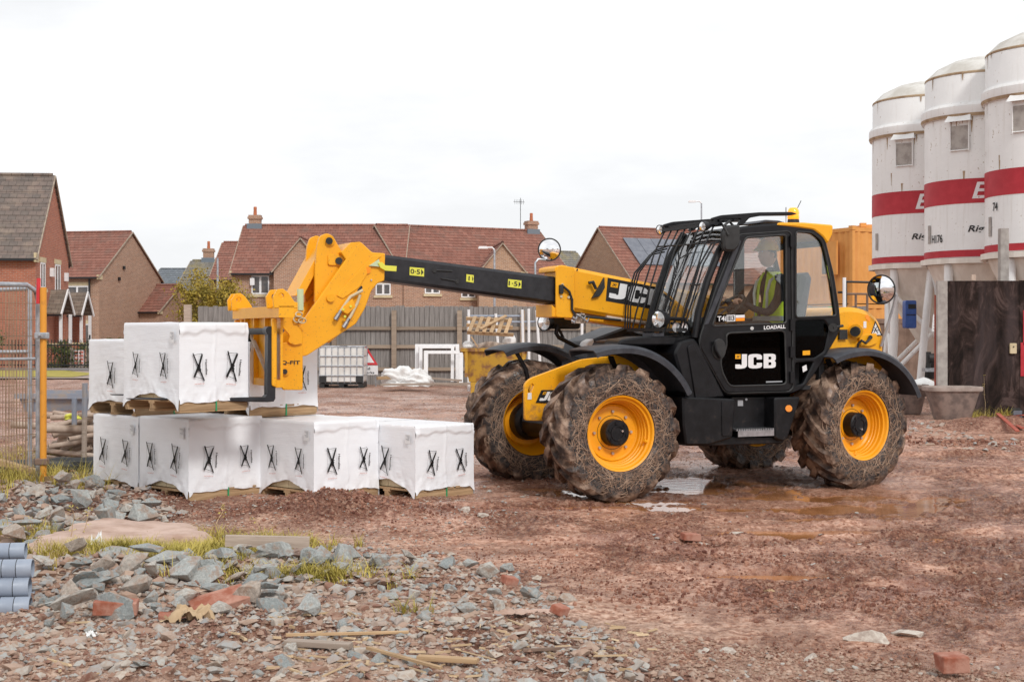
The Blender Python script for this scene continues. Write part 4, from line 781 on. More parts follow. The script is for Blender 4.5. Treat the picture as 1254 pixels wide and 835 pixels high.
# carriage with q-fit plates
YQ = .95
qf = plate('carriage_side_plate', soften([(344, 420), (352, 419), (371, 421), (371, 477.5), (347, 477.5), (343.5, 470)], 2), YQ, YQ+.04, 'yellow', .006)
MB().prism([OL([(344, 420), (371, 421), (371, 477.5), (347, 477.5)], YQ)], 1.55, 1.59, .006).build('carriage_side_plate', 'yellow', T)
hk = soften([(345, 393), (353, 378), (351, 371), (357, 368.5), (370, 372), (374, 380), (366, 400), (371, 409), (371, 421), (360, 423), (352, 419), (355, 411), (346, 401)], 3)
hook = plate('quick_hitch_hook', hk, YQ-.03, YQ-.002, 'yellow', .006); MB().prism([OL(hk, YQ)], 1.60, 1.63, .006).build('hook_plate', 'yellow', hook)
flat = MB(); flat_text(flat, 'Q-FIT', quadf((344, 447), (367.5, 447), (344, 441.5), (367.5, 441.5), YQ-.003), .03); flat.build('hitch_lettering', 'ink', qf, 0)
for p, r in (((348.8, 455), .030),): MB().tube([L3(*p, YQ-.001), L3(*p, YQ-.016)], r*1.3, 16).build('lock_boss', 'yellow', qf); MB().tube([L3(*p, YQ-.017), L3(*p, YQ-.03)], r*.8, 14).build('lock_pin', 'rubber', qf)
MB().tube([L3(340, 454.5, YQ-.02), L3(340, 454.5, YQ-.05)], .022, 12).build('lock_pin', 'rubber', T)
MB().tube([L3(367.8, 354, .93), L3(367.8, 380, .93)], .030, 10).build('locking_rod', 'pale_green', T)
plate('hitch_claw', soften([(341, 391), (350, 379), (352, 381), (346, 392), (343, 402), (341, 402)], 1.5), .86, .93, 'pale_green', .004)
for k, (a, b, r) in enumerate(((365, 391, 5.5), (370, 392.5, 4.5), (366, 385, 4))):
    P_ = [L3(a+r*math.cos(t), b+r*.7*math.sin(t), .90-.012*k+.01*math.sin(2*t)) for t in [2*PI*i/16 for i in range(17)]]; MB().tube(P_, .007, 6, False).build('chain_ring', 'cream', hook)
ca = MB().prism([OL(soften([(331, 390), (337, 390), (337, 474), (331, 472)], 2), .72)], .66, .70, .006).build('fork_carriage', 'yellow', T)
for yy in (1.95, 2.2): MB().prism([OL(soften([(336, 390), (345, 390), (345, 474), (336, 472)], 2), .72)], yy, yy+.04, .006).build('carriage_post', 'yellow', ca)
uc, z1_ = L(340, 389, .72); zt = L(340, 375, .72)[1]; zb = L(340, 465, .72)[1]; zbb = L(340, 474, .72)[1]
MB().box((uc-.05, .50, z1_), (uc+.09, 2.22, zt)).build('carriage_top_beam', 'yellow', ca); MB().box((uc-.03, .67, zbb), (uc+.06, 2.22, zb)).build('carriage_bottom_beam', 'yellow', ca)
MB().box((uc+.012, .67, zb), (uc+.035, 2.22, z1_)).build('carriage_back_plate', 'yellow', ca)
for yy in (1.05, 1.45, 1.8): MB().box((uc-.03, yy, zb), (uc+.011, yy+.03, z1_)).build('carriage_rib', 'yellow', ca)
MB().beam((uc-.03, 1.0, zb+.08), (uc-.03, 1.6, zb+.42), .03, .03).build('carriage_brace', 'clay_pipe', ca)
def ear(y, s=1.0):
    u, z = uc+.0, zt
    out = [(u-.09, z-.02), (u-.10, z+.08), (u-.06, z+.145), (u-.01, z+.15), (u+.035, z+.12), (u+.10, z+.03), (u+.12, z-.02)]
    hole = [(u-.025+.024*math.cos(2*PI*i/12), z+.085+.024*math.sin(2*PI*i/12)) for i in range(12)]
    return MB().prism([out, hole], y, y+.035, .005).build('carriage_ear', 'yellow', ca)
for yy in (.50, .74, 2.06, 2.22): ear(yy)
MB().tube([(uc-.08, .69, 1.56), (uc-.08, 2.1, 1.56)], .030, 12).build('fork_shaft', 'rubber', ca)
def fork(y):
    u = uc-.06; o = [(u+.035, 1.585), (u-.035, 1.60), (u-.045, .995), (u-.065, .975), (-4.3, .985), (-4.3, .978), (u-.045, .930), (u+.015, .935), (u+.03, .96)]
    f_ = MB().prism([[(o[0][0]+.0, o[0][1])]+o[1:]], y-.06, y+.06, .006).build('fork', 'boom_black', T)
    MB().tube([(u-.02, y-.065, 1.565), (u-.02, y+.065, 1.565)], .04, 14).build('fork_eye', 'boom_black', f_)
fork(.74); fork(1.62)

# ============================================================= the driver
def skinned(name, chains, mat, parent, sub=2):
    """chains: list of [(x,y,z,r),...]; the first vertex of later chains may index an earlier vertex"""
    V = []; E = []; R = []
    for ch in chains:
        prev = None
        for p in ch:
            if isinstance(p, int): prev = p; continue
            V.append(p[:3]); R.append(p[3]); i = len(V)-1
            if prev is not None: E.append((prev, i))
            prev = i
    me = bpy.data.meshes.new(name); me.from_pydata(V, E, []); me.materials.append(MATS[mat]); o = bpy.data.objects.new(name, me); COL.objects.link(o); o.parent = parent
    sk_ = o.modifiers.new('skin', 'SKIN'); sk_.use_smooth_shade = True
    for i, r in enumerate(R): sv = me.skin_vertices[0].data[i]; sv.radius = (r[0], r[1]) if isinstance(r, tuple) else (r, r); sv.use_root = (i == 0)
    s2 = o.modifiers.new('sub', 'SUBSURF'); s2.levels = sub; s2.render_levels = sub; return o
def driver():
    p = thing('person', 'driver in yellow hard hat and yellow hi-vis vest seated at the wheel inside the cab', 'person')
    p.matrix_world = T.matrix_basis.copy(); y0 = .36
    # body (dark clothing) root at pelvis : machine coordinates, facing -x
    ch = [[(2.06, y0, 1.60, (.15, .13)), (2.08, y0, 1.76, (.14, .12)), (2.10, y0, 1.94, (.165, .125)), (2.08, y0, 2.08, (.15, .10)), (2.05, y0, 2.15, .062), (2.035, y0, 2.22, .055)],
          [3, (2.07, y0-.17, 2.08, .066), (1.98, y0-.23, 1.88, .052), (1.87, y0-.22, 1.74, .047), (1.74, y0-.18, 1.78, .036), (1.63, y0-.15, 1.84, .030)],
          [3, (2.07, y0+.17, 2.08, .066), (1.97, y0+.24, 1.90, .052), (1.86, y0+.22, 1.77, .047), (1.72, y0+.18, 1.82, .036), (1.60, y0+.14, 1.88, .030)],
          [0, (1.98, y0-.10, 1.58, .095), (1.62, y0-.13, 1.60, .075), (1.50, y0-.13, 1.30, .055), (1.46, y0-.13, 1.12, .045), (1.33, y0-.13, 1.08, .042)],
          [0, (1.98, y0+.10, 1.58, .095), (1.62, y0+.13, 1.60, .075), (1.48, y0+.13, 1.30, .055), (1.44, y0+.13, 1.12, .045), (1.31, y0+.13, 1.08, .042)]]
    skinned('body', ch, 'navy', p)
    # vest
    ring = lambda z, cx, a, b: [(cx+a*math.cos(t), y0+b*math.sin(t), z) for t in [2*PI*i/28 for i in range(28)]]
    levels = [(1.60, 2.06, .19, .205), (1.72, 2.07, .175, .195), (1.86, 2.09, .17, .20), (1.98, 2.10, .165, .215), (2.06, 2.09, .14, .215), (2.12, 2.075, .105, .17), (2.165, 2.06, .075, .10)]
    V = []; Fc = []
    for lv in levels: V += ring(*lv)
    for i in range(len(levels)-1):
        for j in range(28):
            a = 2*PI*(j+.5)/28
            front = abs(((a-PI+PI) % (2*PI))-PI) < .16          # open front strip
            arm = 2 <= i <= 4 and (abs(a-PI/2) < .42 or abs(a-3*PI/2) < .42)
            if front or arm: continue
            Fc.append((i*28+j, i*28+(j+1) % 28, (i+1)*28+(j+1) % 28, (i+1)*28+j))
    v = MB().add(V, Fc).build('hi_vis_vest', 'hivis', p, 60); s_ = v.modifiers.new('thick', 'SOLIDIFY'); s_.thickness = .008
    V = []; Fc = []
    for z in (1.665, 1.715): V += ring(z, 2.065, .189, .208)
    for j in range(28): Fc.append((j, (j+1) % 28, 28+(j+1) % 28, 28+j))
    MB().add(V, Fc).build('reflective_band', 'reflective', v, 60)
    for sy in (-1, 1): MB().tube([(1.93, y0+sy*.10, 1.72), (1.925, y0+sy*.115, 1.95), (1.96, y0+sy*.12, 2.07), (2.06, y0+sy*.11, 2.135)], .014, 6).build('reflective_band', 'reflective', v)
    # head
    cx, cz = 2.01, 2.335; bm = bmesh.new(); bmesh.ops.create_uvsphere(bm, u_segments=28, v_segments=20, radius=1)
    for q in bm.verts:
        x, y, z = q.co; f = max(0, -x); jaw = max(0, -z)
        X = x*.098; Y = y*.076*(1-.22*jaw); Z = z*.122
        if f > .3:
            X += .012*math.exp(-((z-.25)/.1)**2)*math.exp(-(abs(abs(y)-.38)/.14)**2)*f          # eye sockets
            X -= .026*math.exp(-((z+.12)/.13)**2)*math.exp(-(y/.13)**2)                              # nose
            X -= .009*math.exp(-((z+.42)/.06)**2)*math.exp(-(y/.25)**2); X -= .010*math.exp(-((z+.72)/.12)**2)*math.exp(-(y/.3)**2)
            X -= .006*math.exp(-((z-.40)/.06)**2)
        q.co = (cx+X, y0+Y, cz+Z)
    me = bpy.data.meshes.new('head'); bm.to_mesh(me); bm.free(); me.materials.append(MATS['skin']); me.polygons.foreach_set('use_smooth', [True]*len(me.polygons)); hd_ = bpy.data.objects.new('head', me); COL.objects.link(hd_); hd_.parent = p
    for sy in (-1, 1):
        MB().lathe([(0, -.009), (.007, -.007), (.010, 0), (.007, .007), (0, .009)], 'y', 10, (cx-.083, y0+sy*.030, cz+.030)).build('eye', 'white_paint', hd_); MB().lathe([(0, -.004), (.0035, 0), (0, .004)], 'y', 8, (cx-.093, y0+sy*.030, cz+.030)).build('pupil', 'ink', hd_)
        MB().lathe([(0, -.009), (.020, -.006), (.026, .003), (.016, .008), (0, .004)], 'y', 14, (cx+.008, y0+sy*.078, cz+.0)).build('ear', 'skin', hd_)
        MB().tube([(cx-.092, y0+sy*.016, cz+.047), (cx-.088, y0+sy*.045, cz+.047)], .004, 5).build('eyebrow', 'hair', hd_)
    MB().tube([(cx-.092, y0-.022, cz-.050), (cx-.099, y0, cz-.051), (cx-.092, y0+.022, cz-.050)], .004, 5).build('mouth', 'red_ink', hd_)
    hr = MB().lathe([(.0, .128), (.05, .118), (.080, .085), (.088, .04), (.080, .02)], 'z', 24, (cx+.012, y0, cz)); hr.v = [(a, y0+(b-y0)*.92, c-(.05 if a > cx+.02 and c < cz+.05 else 0)) for a, b, c in hr.v]; hr.build('hair', 'hair', hd_)
    ht = MB().lathe([(.0, .165), (.045, .160), (.085, .135), (.108, .090), (.116, .052), (.126, .048), (.126, .043), (.112, .045)], 'z', 30, (cx+.005, y0, cz+.0)); ht.v = [(a-(.035 if (a < cx-.07 and c < cz+.06) else 0), b, c) for a, b, c in ht.v]; h_ = ht.build('hard_hat', 'hardhat', p, 60)
    MB().tube([(cx-.09, y0, cz+.135), (cx-.03, y0, cz+.166), (cx+.05, y0, cz+.163), (cx+.10, y0, cz+.11)], .010, 8).build('hat_ridge', 'hardhat', h_)
    # hands: palm + four fingers + thumb, closed on the wheel rim
    for sy, (hx, hy, hz_) in ((-1, (1.60, y0-.145, 1.855)), (1, (1.57, y0+.135, 1.895))):
        d = [[(hx+.03, hy, hz_-.012, .024), (hx, hy, hz_, (.034, .018)), (hx-.035, hy, hz_+.018, (.036, .016))]]
        for k in range(4):
            o = (k-1.5)*.019; ln = (.9, 1.05, 1.0, .8)[k]
            d.append([2, (hx-.045, hy+o, hz_+.025, .0095), (hx-.045-.028*ln, hy+o, hz_+.018, .009), (hx-.045-.036*ln, hy+o, hz_-.008, .0085), (hx-.045-.016*ln, hy+o, hz_-.024, .008)])
        d.append([1, (hx-.006, hy-sy*.036, hz_-.006, .011), (hx-.035, hy-sy*.044, hz_-.018, .0105), (hx-.055, hy-sy*.030, hz_-.024, .009)])
        skinned('hand', d, 'skin', p, 1)
driver()
# ============================================================= wrapped block packs on pallets
def make_pack(name, label, corner, ang, s, d, h, z, lift=(.0, .10), seed=0, group='shrink wrapped packs of blocks', marks=(2, 2), sticker=True, pallet_h=.115, cat='block pack'):
    """corner: nearest bottom corner on the ground plan, the right face runs s along ang, the left face d to its left"""
    R = np.random.default_rng(seed+100); T0 = thing(name, label, cat, (corner[0], corner[1], z), ang, group)
    # --- pallet: bearers, blocks and boards
    pal = MB().box((.01, .01, 0), (s-.01, .09, .018)).box((.01, d-.09, 0), (s-.01, d-.01, .018)).box((.01, d/2-.045, 0), (s-.01, d/2+.045, .018)).build('pallet', 'pallet_wood', T0)
    for j in range(3): y = .004+(d-.058)*j/2; MB().box((.004, y, .019), (s-.004, y+.05, pallet_h-.042)).build('stringer', 'pallet_wood', pal)
    for j in range(3): y = .008+(d-.106)*j/2; MB().box((.006, y, pallet_h-.0415), (s-.006, y+.094, pallet_h-.022)).build('bearer_board', 'pallet_wood', pal)
    n = 6
    for i in range(n): x = .006+(s-.112)*i/(n-1); MB().box((x, .0, pallet_h-.0215), (x+.10, d, pallet_h-.003)).build('deck_board', 'pallet_wood', pal)
    # --- the blocks showing under the raised hem
    st = None
    for k in range(2):
        for i in range(4):
            y = .025+(d-.05)*i/4
            o = MB().box((.025, y, pallet_h+.005+.10*k), (s-.025, y+(d-.05)/4-.006, pallet_h+.10+.10*k)).build('concrete_block', 'concrete' if k else 'cream', T0)
    # --- the wrap: five sheets of one skin
    N = 56; M = 50; V = []; idx = {}
    hem_l = lambda t: lift[1]*(math.sin(PI*min(1, max(0, t)))**1.3)+.005*math.sin(t*23+seed)
    hem_r = lambda t: lift[0]+.006*math.sin(t*11+seed*2)+.003*math.sin(t*31+seed)
    z0 = pallet_h-.045
    xs = np.linspace(0, s, N+1); ysn = np.linspace(0, d, N+1); F_ = []
    def noise3(a, b, sd): return float(fbm(np.array([a]), np.array([b]), 1, 3, sd)[0])-.5
    A_ = np.linspace(0, 1, N+1); B_ = np.linspace(0, 1, M+1); AA, BB = np.meshgrid(A_, B_, indexing='ij')
    n1 = fbm(AA*3+seed, BB*3, 1, 4, seed)-.5; n2 = fbm(AA*9+seed*3, BB*5, 1, 4, seed+3, .6)-.5; n3 = fbm(AA*3+seed*5, BB*22, 1, 2, seed+9)-.5
    def face(kind):
        base = len(V)
        for i in range(N+1):
            for j in range(M+1):
                a, b = A_[i], B_[j]; edge = min(1, min(a, 1-a)*14)*min(1, (1-b)*12)
                bot = {'r': hem_r(a), 'l': hem_l(a), 'f': hem_r(a), 'b': hem_l(a)}[kind]; fl = math.exp(-((min(a, 1-a))/.06)**2)*math.exp(-(b/.10)**2)
                zz = z0+bot-.05*math.exp(-(min(a, 1-a)/.05)**2)*(1 if bot > .03 or kind in 'lb' else .3)*(1-b)+b*(h-bot+.045)
                zz = min(zz, z0+h+.045)
                off = (.005*n1[i, j]+.016*n2[i, j]*(1-b)**4*2+.003*n2[i, j]+.002*n3[i, j]*(.4+b))*edge+.007*fl+.004*(1-b)**4
                if kind in 'rf':
                    off += .007*math.exp(-((a-.5+.012*math.sin(b*9+seed))/.012)**2)                 # taped seam
                    fb = .86+.022*math.sin(a*9+seed)+.012*math.sin(a*27+seed*3)                    # folded flap below the top edge
                    if b > fb: off += .011*min(1, (b-fb)*40)*(1 if .04 < a < .96 else 0)
                    off += .010*math.exp(-((b-.88)/.05)**2)*math.exp(-(min(a, 1-a)/.07)**2)
                rr = .010*max(0, (b-.97)/.03)**2; off -= rr
                if kind == 'r': V.append((a*s, -off, zz))
                elif kind == 'l': V.append((-off, a*d, zz))
                elif kind == 'f': V.append((a*s, d+off, zz))
                else: V.append((s+off, a*d, zz))
        for i in range(N):
            for j in range(M):
                q = base+i*(M+1)+j; t = (q, q+M+1, q+M+2, q+1); F_.append(t if kind in 'rb' else t[::-1])
    for k_ in ('r', 'l', 'f', 'b'): face(k_)
    base = len(V); zt = z0+h+.045; tn = fbm(*np.meshgrid(np.linspace(0, 4, N+1)+seed, np.linspace(0, 4, N+1), indexing='ij'), 1, 4, seed+20)-.5
    for i in range(N+1):
        for j in range(N+1):
            e = min(1, min(i, N-i, j, N-j)/4); V.append((xs[i]+(.008 if i == 0 else -.008 if i == N else 0), ysn[j]+(.008 if j == 0 else -.008 if j == N else 0), zt+.012*tn[i, j]*e))
    for i in range(N):
        for j in range(N): q = base+i*(N+1)+j; F_.append((q, q+N+1, q+N+2, q+1))
    wr = npmesh('wrap', V, F_, 'wrap', T0, True)
    bm = bmesh.new(); bm.from_mesh(wr.data); bmesh.ops.remove_doubles(bm, verts=bm.verts, dist=.0095); bm.to_mesh(wr.data); bm.free(); wr.data.set_sharp_from_angle(angle=math.radians(50))
    # --- printed marks, crossed out by hand with a thick pen
    def mark(f, sd):
        Q = random.Random(sd*7+1); m = MB(); th_ = Q.uniform(-.12, .10); sc_ = Q.uniform(.88, 1.08); f0_ = f; f = lambda a, b: f0_(sc_*(a*math.cos(th_)-b*math.sin(th_))+.0, sc_*(a*math.sin(th_)+b*math.cos(th_)))
        def stroke(pts, w):
            for (a, b), (c, e) in zip(pts[:-1], pts[1:]):
                dx, dy = c-a, e-b; l = math.hypot(dx, dy) or 1; nx, ny = -dy/l*w/2, dx/l*w/2; m.add([f((a+nx)*.88, (b+ny)*.86), f((c+nx)*.88, (e+ny)*.86), f((c-nx)*.88, (e-ny)*.86), f((a-nx)*.88, (b-ny)*.86)], [(0, 1, 2, 3)])
        j = lambda: Q.uniform(-.008, .008)
        stroke([(-.055+j(), .115+j()), (.055+j(), .125+j())], .004); stroke([(-.055, .115), (-.060+j(), -.105)], .002); stroke([(-.06+j(), -.10), (.045, -.125+j())], .004); stroke([(.055, .12), (.05+j(), -.10)], .0015)
        for k in range(3): o = (k-1)*.004; stroke([(-.058+o+j()*.3, .135), (-.012+o, .02), (.012+o, -.03), (.062+o, -.15+j())], .0075)
        for k in range(4): o = (k-1.5)*.006; stroke([(.050+o*.6, .12+j()), (.01+o, .01), (-.02+o, -.045), (-.052+o*.7, -.115+j())], .0075)
        for k in range(7): stroke([(-.016+.01*Q.random(), .02-.03*k/3), (.020+.012*Q.random(), .0-.03*k/3)], .010)
        m.build('crossed_out_mark', 'ink', T0, 0); m = MB()
        flat_text(m, 'Hemelite', lambda u, v: f(.072+.020*v, .055-.135*u), .03); m.build('printed_name', 'ink', T0, 0); m = MB()
        flat_text(m, 'www.hemelite.co.uk', lambda u, v: f(-.045+.10*u, -.162+.014*v), .0); m.build('printed_address', 'red_ink', T0, 0)
    E_ = .020; mid = z0+.50*h
    for k in range(marks[0]): cx_ = s*((k+.5)/marks[0])*.98+.005; mark(lambda a, b, c=cx_: (c+a, -E_, mid+b), seed*10+k)
    for k in range(marks[1]): cy_ = d*(1-(k+.5)/marks[1]); mark(lambda a, b, c=cy_: (-E_, c-a, mid+.01+b), seed*10+5+k)
    if sticker:
        MB().add([(-E_-.001, .05, z0+h*.80), (-E_-.001, .12, z0+h*.80), (-E_-.001, .12, z0+h*.95), (-E_-.001, .05, z0+h*.95)], [(0, 1, 2, 3)]).build('label_sticker', 'white_paint', T0, 0)
        m = MB(); [m.add([(-E_-.002, .058, z0+h*(.925-.018*k)), (-E_-.002, .108-.012*(k % 3), z0+h*(.925-.018*k)), (-E_-.002, .108-.012*(k % 3), z0+h*(.933-.018*k)), (-E_-.002, .058, z0+h*(.933-.018*k))], [(0, 1, 2, 3)]) for k in range(5)]; m.build('sticker_print', 'grey_print', T0, 0)
    MB().box((s*.52, -.001, .005), (s*.54, .006, pallet_h+.0)).build('strap', 'green_sign', T0)
    return T0
def pc(px, Y): return ((px-CX)*Y/F, Y)
def along(c, a, u, v): return (c[0]+u*math.cos(a)-v*math.sin(a), c[1]+u*math.sin(a)+v*math.cos(a))
a46 = math.radians(46)
cA = pc(231, 12.86); cB = pc(384.5, 12.86); cC = pc(508.7, 13.06)
zA = .005; hP = .655
make_pack('block_pack', 'white wrapped block pack on the ground, front left, right below the lifted one', cA, a46, .81, .82, .644, zA, (.025, .10), 1)
make_pack('block_pack', 'white wrapped block pack on the ground at the far left, behind the front left one', along(cA, a46, 0, .85), a46, .82, .82, .63, .01, (.01, .05), 2)
make_pack('block_pack', 'white wrapped block pack on the ground in the middle of the front row', cB, a46, .765, .82, .63, -.005, (.03, .12), 3)
make_pack('block_pack', 'white wrapped block pack on the ground at the right end of the row', cC, a46, .75, .82, .581, -.01, (.035, .12), 4, marks=(2, 1))
make_pack('block_pack', 'white wrapped block pack on the ground directly behind the right end pack', along(cC, a46, 0, .84), a46, .75, .82, .581, -.01, (.02, .05), 5)
make_pack('block_pack', 'white wrapped block pack behind the middle one, carrying the pack behind the forks', along(cB, a46, 0, .85), a46, .80, .82, hP-.03, .0, (.02, .05), 6)
make_pack('block_pack', 'white wrapped block pack hidden on the ground behind the front left pack', along(cA, a46, .85, .85), a46, .80, .82, .62, .0, (.02, .05), 7)
cE = along(cA, a46, -.02, .86); make_pack('block_pack', 'white wrapped block pack upper left, lower than the lifted one, on the far left pack', cE, a46, .80, .86, .595, .758, (.02, .05), 8, pallet_h=.13, marks=(2, 1))
cF = along(cB, a46, -.10, .84); make_pack('block_pack', 'white wrapped block pack seen behind the yellow fork carriage, on top of another pack', cF, a46, .80, .80, .60, .748, (.02, .04), 9)
a45 = math.radians(45); cD = pc(219.6, 12.15)
make_pack('block_pack', 'white wrapped block pack lifted on the black forks, topmost of the left stack', cD, a45, .70, .92, .665, .862, (.02, .09), 10, pallet_h=.11)
# ============================================================= houses
def house(label, corner, yaw, Lx, D, eave, ridge, wall, roof, wins=(), over=.25, name='brick_house', verge='verge', right=True, extras=None, cat='house', course=.30, gable_wins=()):
    """corner: world point of the near end of the gable; the body runs Lx along the local x (negative = to the left), D backwards"""
    T0 = thing(name, label, cat, (corner[0], corner[1], 0), yaw); x0, x1 = (min(0, Lx), max(0, Lx))
    m = MB(); m.add([(x0, 0, -.5), (x1, 0, -.5), (x1, D, -.5), (x0, D, -.5), (x0, 0, eave), (x1, 0, eave), (x1, D, eave), (x0, D, eave), (x0, D/2, ridge-.08), (x1, D/2, ridge-.08)],
                    [(0, 1, 5, 4), (2, 3, 7, 6), (1, 2, 6, 9, 5), (3, 0, 4, 8, 7)]).build('wall', wall, T0, 0)
    # roof: lapped courses of tiles on both slopes
    sl = math.hypot(D/2+over, 0); rise = (ridge-eave)/(D/2); n = max(4, int(math.hypot(D/2+over, (D/2+over)*rise)/course)); xo0, xo1 = x0-.10, x1+.10
    for side in (0, 1):
        m = MB()
        for k in range(n):
            a0 = k/n; a1 = (k+1)/n; y0 = -over+(D/2+over)*a0; y1 = -over+(D/2+over)*a1; z0 = eave-over*rise+(D/2+over)*rise*a0; z1 = eave-over*rise+(D/2+over)*rise*a1
            if side: y0, y1 = D-y0, D-y1
            t = .055; m.add([(xo0, y0, z0), (xo1, y0, z0), (xo1, y0, z0+t), (xo0, y0, z0+t), (xo1, y1, z1+.012), (xo0, y1, z1+.012), (xo1, y1, z1-.05), (xo0, y1, z1-.05)],
                  [(0, 1, 2, 3), (3, 2, 4, 5), (0, 7, 6, 1), (5, 4, 6, 7), (0, 3, 5, 7), (1, 6, 4, 2)])
        tag(m.build('roof', roof, T0, 0), kind='stuff')
    m = MB()
    for k in range(int((x1-x0)/.45)+1): xx = x0+.45*k; m.tube([(xx, D/2, ridge+.02), (min(x1, xx+.43), D/2, ridge+.02)], .10, 6)
    tag(m.build('ridge_tiles', roof, T0), kind='stuff')
    for xg in (x0, x1):
        sgn = -1 if xg == x0 else 1
        for y0, y1 in ((-over, D/2), (D+over, D/2)):
            za = eave-over*rise; m = MB().beam((xg+sgn*.12, y0, za-.02), (xg+sgn*.12, y1, ridge-.03), .05, .07); m.build('verge_board', verge, T0)
        MB().box((xg-.05+sgn*.03, -over+.02, eave-over*rise-.10), (xg+.05+sgn*.03, .30, eave+.0)).build('corbel', 'cream', T0)
    MB().box((x0, -over-.12, eave-over*rise-.06), (x1, -over-.01, eave-over*rise+.04)).build('gutter', 'gutter', T0); MB().box((x0, D+over+.01, eave-over*rise-.06), (x1, D+over+.12, eave-over*rise+.04)).build('gutter', 'gutter', T0)
    def window(c, w, h, face, bars=1):
        """face 'f' front (y=0) or 'g0'/'g1' gable at x0/x1; c = along, bottom"""
        if face == 'f': B = lambda a, d, z: (c[0]+a, -d, c[1]+z)
        elif face == 'g1': B = lambda a, d, z: (x1+d, c[0]+a, c[1]+z)
        else: B = lambda a, d, z: (x0-d, c[0]+a, c[1]+z)
        def bx(a0, a1, d0, d1, z0, z1): 
            p, q = B(a0, d0, z0), B(a1, d1, z1); return MB().box(tuple(min(a, b) for a, b in zip(p, q)), tuple(max(a, b) for a, b in zip(p, q)))
        fr = MB(); t = .07
        for a in ((0, t, 0, h), (w-t, w, 0, h), (t, w-t, 0, t), (t, w-t, h-t, h)): b = bx(a[0], a[1], -.03, .03, a[2], a[3]); fr.add(b.v, b.f)
        for k in range(bars): xx = w*(k+1)/(bars+1); b = bx(xx-.06, xx+.06, -.03, .028, t, h-t); fr.add(b.v, b.f)
        o = fr.build('window', 'upvc', T0, 0); bx(t, w-t, -.02, .012, t, h-t).build('pane', 'window_dark', o, 0); bx(-.1, w+.1, .001, .10, -.16, -.02).build('sill', 'cream', o, 0); bx(-.12, w+.12, .002, .035, h+.01, h+.22).build('lintel', 'cream', o, 0)
    for wdw in wins: window((wdw[0], wdw[1]), wdw[2], wdw[3], wdw[4] if len(wdw) > 4 else 'f', wdw[5] if len(wdw) > 5 else 1)
    return T0
def chimney(parent, x, y, z0, h, w=.68, d=.5, mat='brick_brown', pots=1):
    o = MB().box((x-w/2, y-d/2, z0), (x+w/2, y+d/2, z0+h)).box((x-w/2-.06, y-d/2-.06, z0+h), (x+w/2+.06, y+d/2+.06, z0+h+.14)).box((x-w/2-.02, y-d/2-.02, z0+h+.14), (x+w/2+.02, y+d/2+.02, z0+h+.24)).build('chimney', mat, parent, 0)
    for k in range(pots): xx = x+(k-(pots-1)/2)*.35; MB().lathe([(.0, .50), (.08, .50), (.10, .46), (.095, .3), (.11, 0)], 'z', 10, (xx, y, z0+h+.24)).build('chimney_pot', 'pot', o)
    MB().box((x-w/2-.1, y-d/2-.08, z0-.05), (x+w/2+.1, y-d/2-.01, z0+.35)).build('flashing', 'lead', o); return o
D2 = math.degrees
# far-left red brick house with the big grey-brown roof
h1 = house('red brick house at the left edge with a tall weathered brown tiled roof', (-20.1, 60), math.radians(5), -13, 6.2, 4.9, 8.5, 'brick_red', 'roof_mix', name='brick_house',
           wins=((.8, 3.45, .85, 1.1, 'g1', 1), (3.5, 3.2, 1.0, 1.4, 'g1', 1), (-6, 1.0, 1.2, 1.2), (-10, 3.2, 1.2, 1.1)), course=.36)
for (y, z) in ((2.5, 4.0), (5.3, 3.9)): MB().box((.01, y, z), (.16, y+.25, z+.38)).build('alarm_box', 'upvc', h1)
# second brown brick house
h2 = house('brown brick house left of centre with a red-brown roof and a plain windowless gable', (-24.4, 84), math.radians(-12.4), -11, 8, 4.95, 7.75, 'brick_brown', 'roof_red', wins=((-2.15, 3.15, 1.5, 1.15), (-1.9, .8, 1.3, 1.25)))
MB().tube([(-.55, -.12, 4.7), (-.55, -.12, 0)], .06, 6).build('downpipe', 'gutter', h2); MB().box((-3.2, -.18, 3.9), (-2.9, -.01, 4.3)).build('alarm_box', 'upvc', h2)
for (y, z) in ((2.9, 5.4), (2.3, 4.7)): MB().box((.01, y, z), (.1, y+.2, z+.2)).build('gable_vent', 'gutter', h2)
# central long terrace, section A and B
xA1 = (493-CX)*80/F
hA = house('long brown brick house with red tiled roof and chimney behind the yellow boom head', (xA1, 80), 0, -9.6, 8, 5.0, 7.85, 'brick_brown', 'roof_red', wins=(((308-CX)*80/F-xA1, 3.7, 1.0, 1.05), ((460-CX)*80/F-xA1, 3.65, .85, .65)))
chimney(hA, (312.5-CX)*84/F-xA1, 4, 7.6, .62); MB().box((-8.55, -.2, 4.2), (-8.3, -.01, 4.6)).build('alarm_box', 'upvc', hA)
hB = house('right-hand half of the long red-roofed terrace bending away behind the boom', (xA1+.05, 80.05), math.radians(28), 10.9, 8, 5.0, 7.85, 'brick_brown', 'roof_red', wins=((1.3, 3.75, .95, .42), (3.6, 3.55, .9, .3)))
chimney(hB, 10.4, 4, 7.6, .62); ax_ = MB().tube([(9.8, 4.3, 8.0), (9.8, 4.3, 9.9)], .02, 5)
for k in range(5): ax_.tube([(9.4+.15*k, 4.3, 9.5), (9.4+.15*k, 4.3, 9.8)], .012, 4)
ax_.tube([(9.3, 4.3, 9.65), (10.1, 4.3, 9.65)], .012, 4).build('aerial', 'gutter', hB)
MB().tube([((5.2), -.12, 4.7), ((5.2), -.12, 0)], .06, 6).build('downpipe', 'gutter', hB)
wA = house('short front gable wing projecting from the left part of the red-roofed terrace', ((401-CX)*78.2/F, 78.2), math.radians(90), 5.0, 2.95, 5.0, 6.75, 'brick_brown', 'roof_red', name='gable_wing', over=.12)
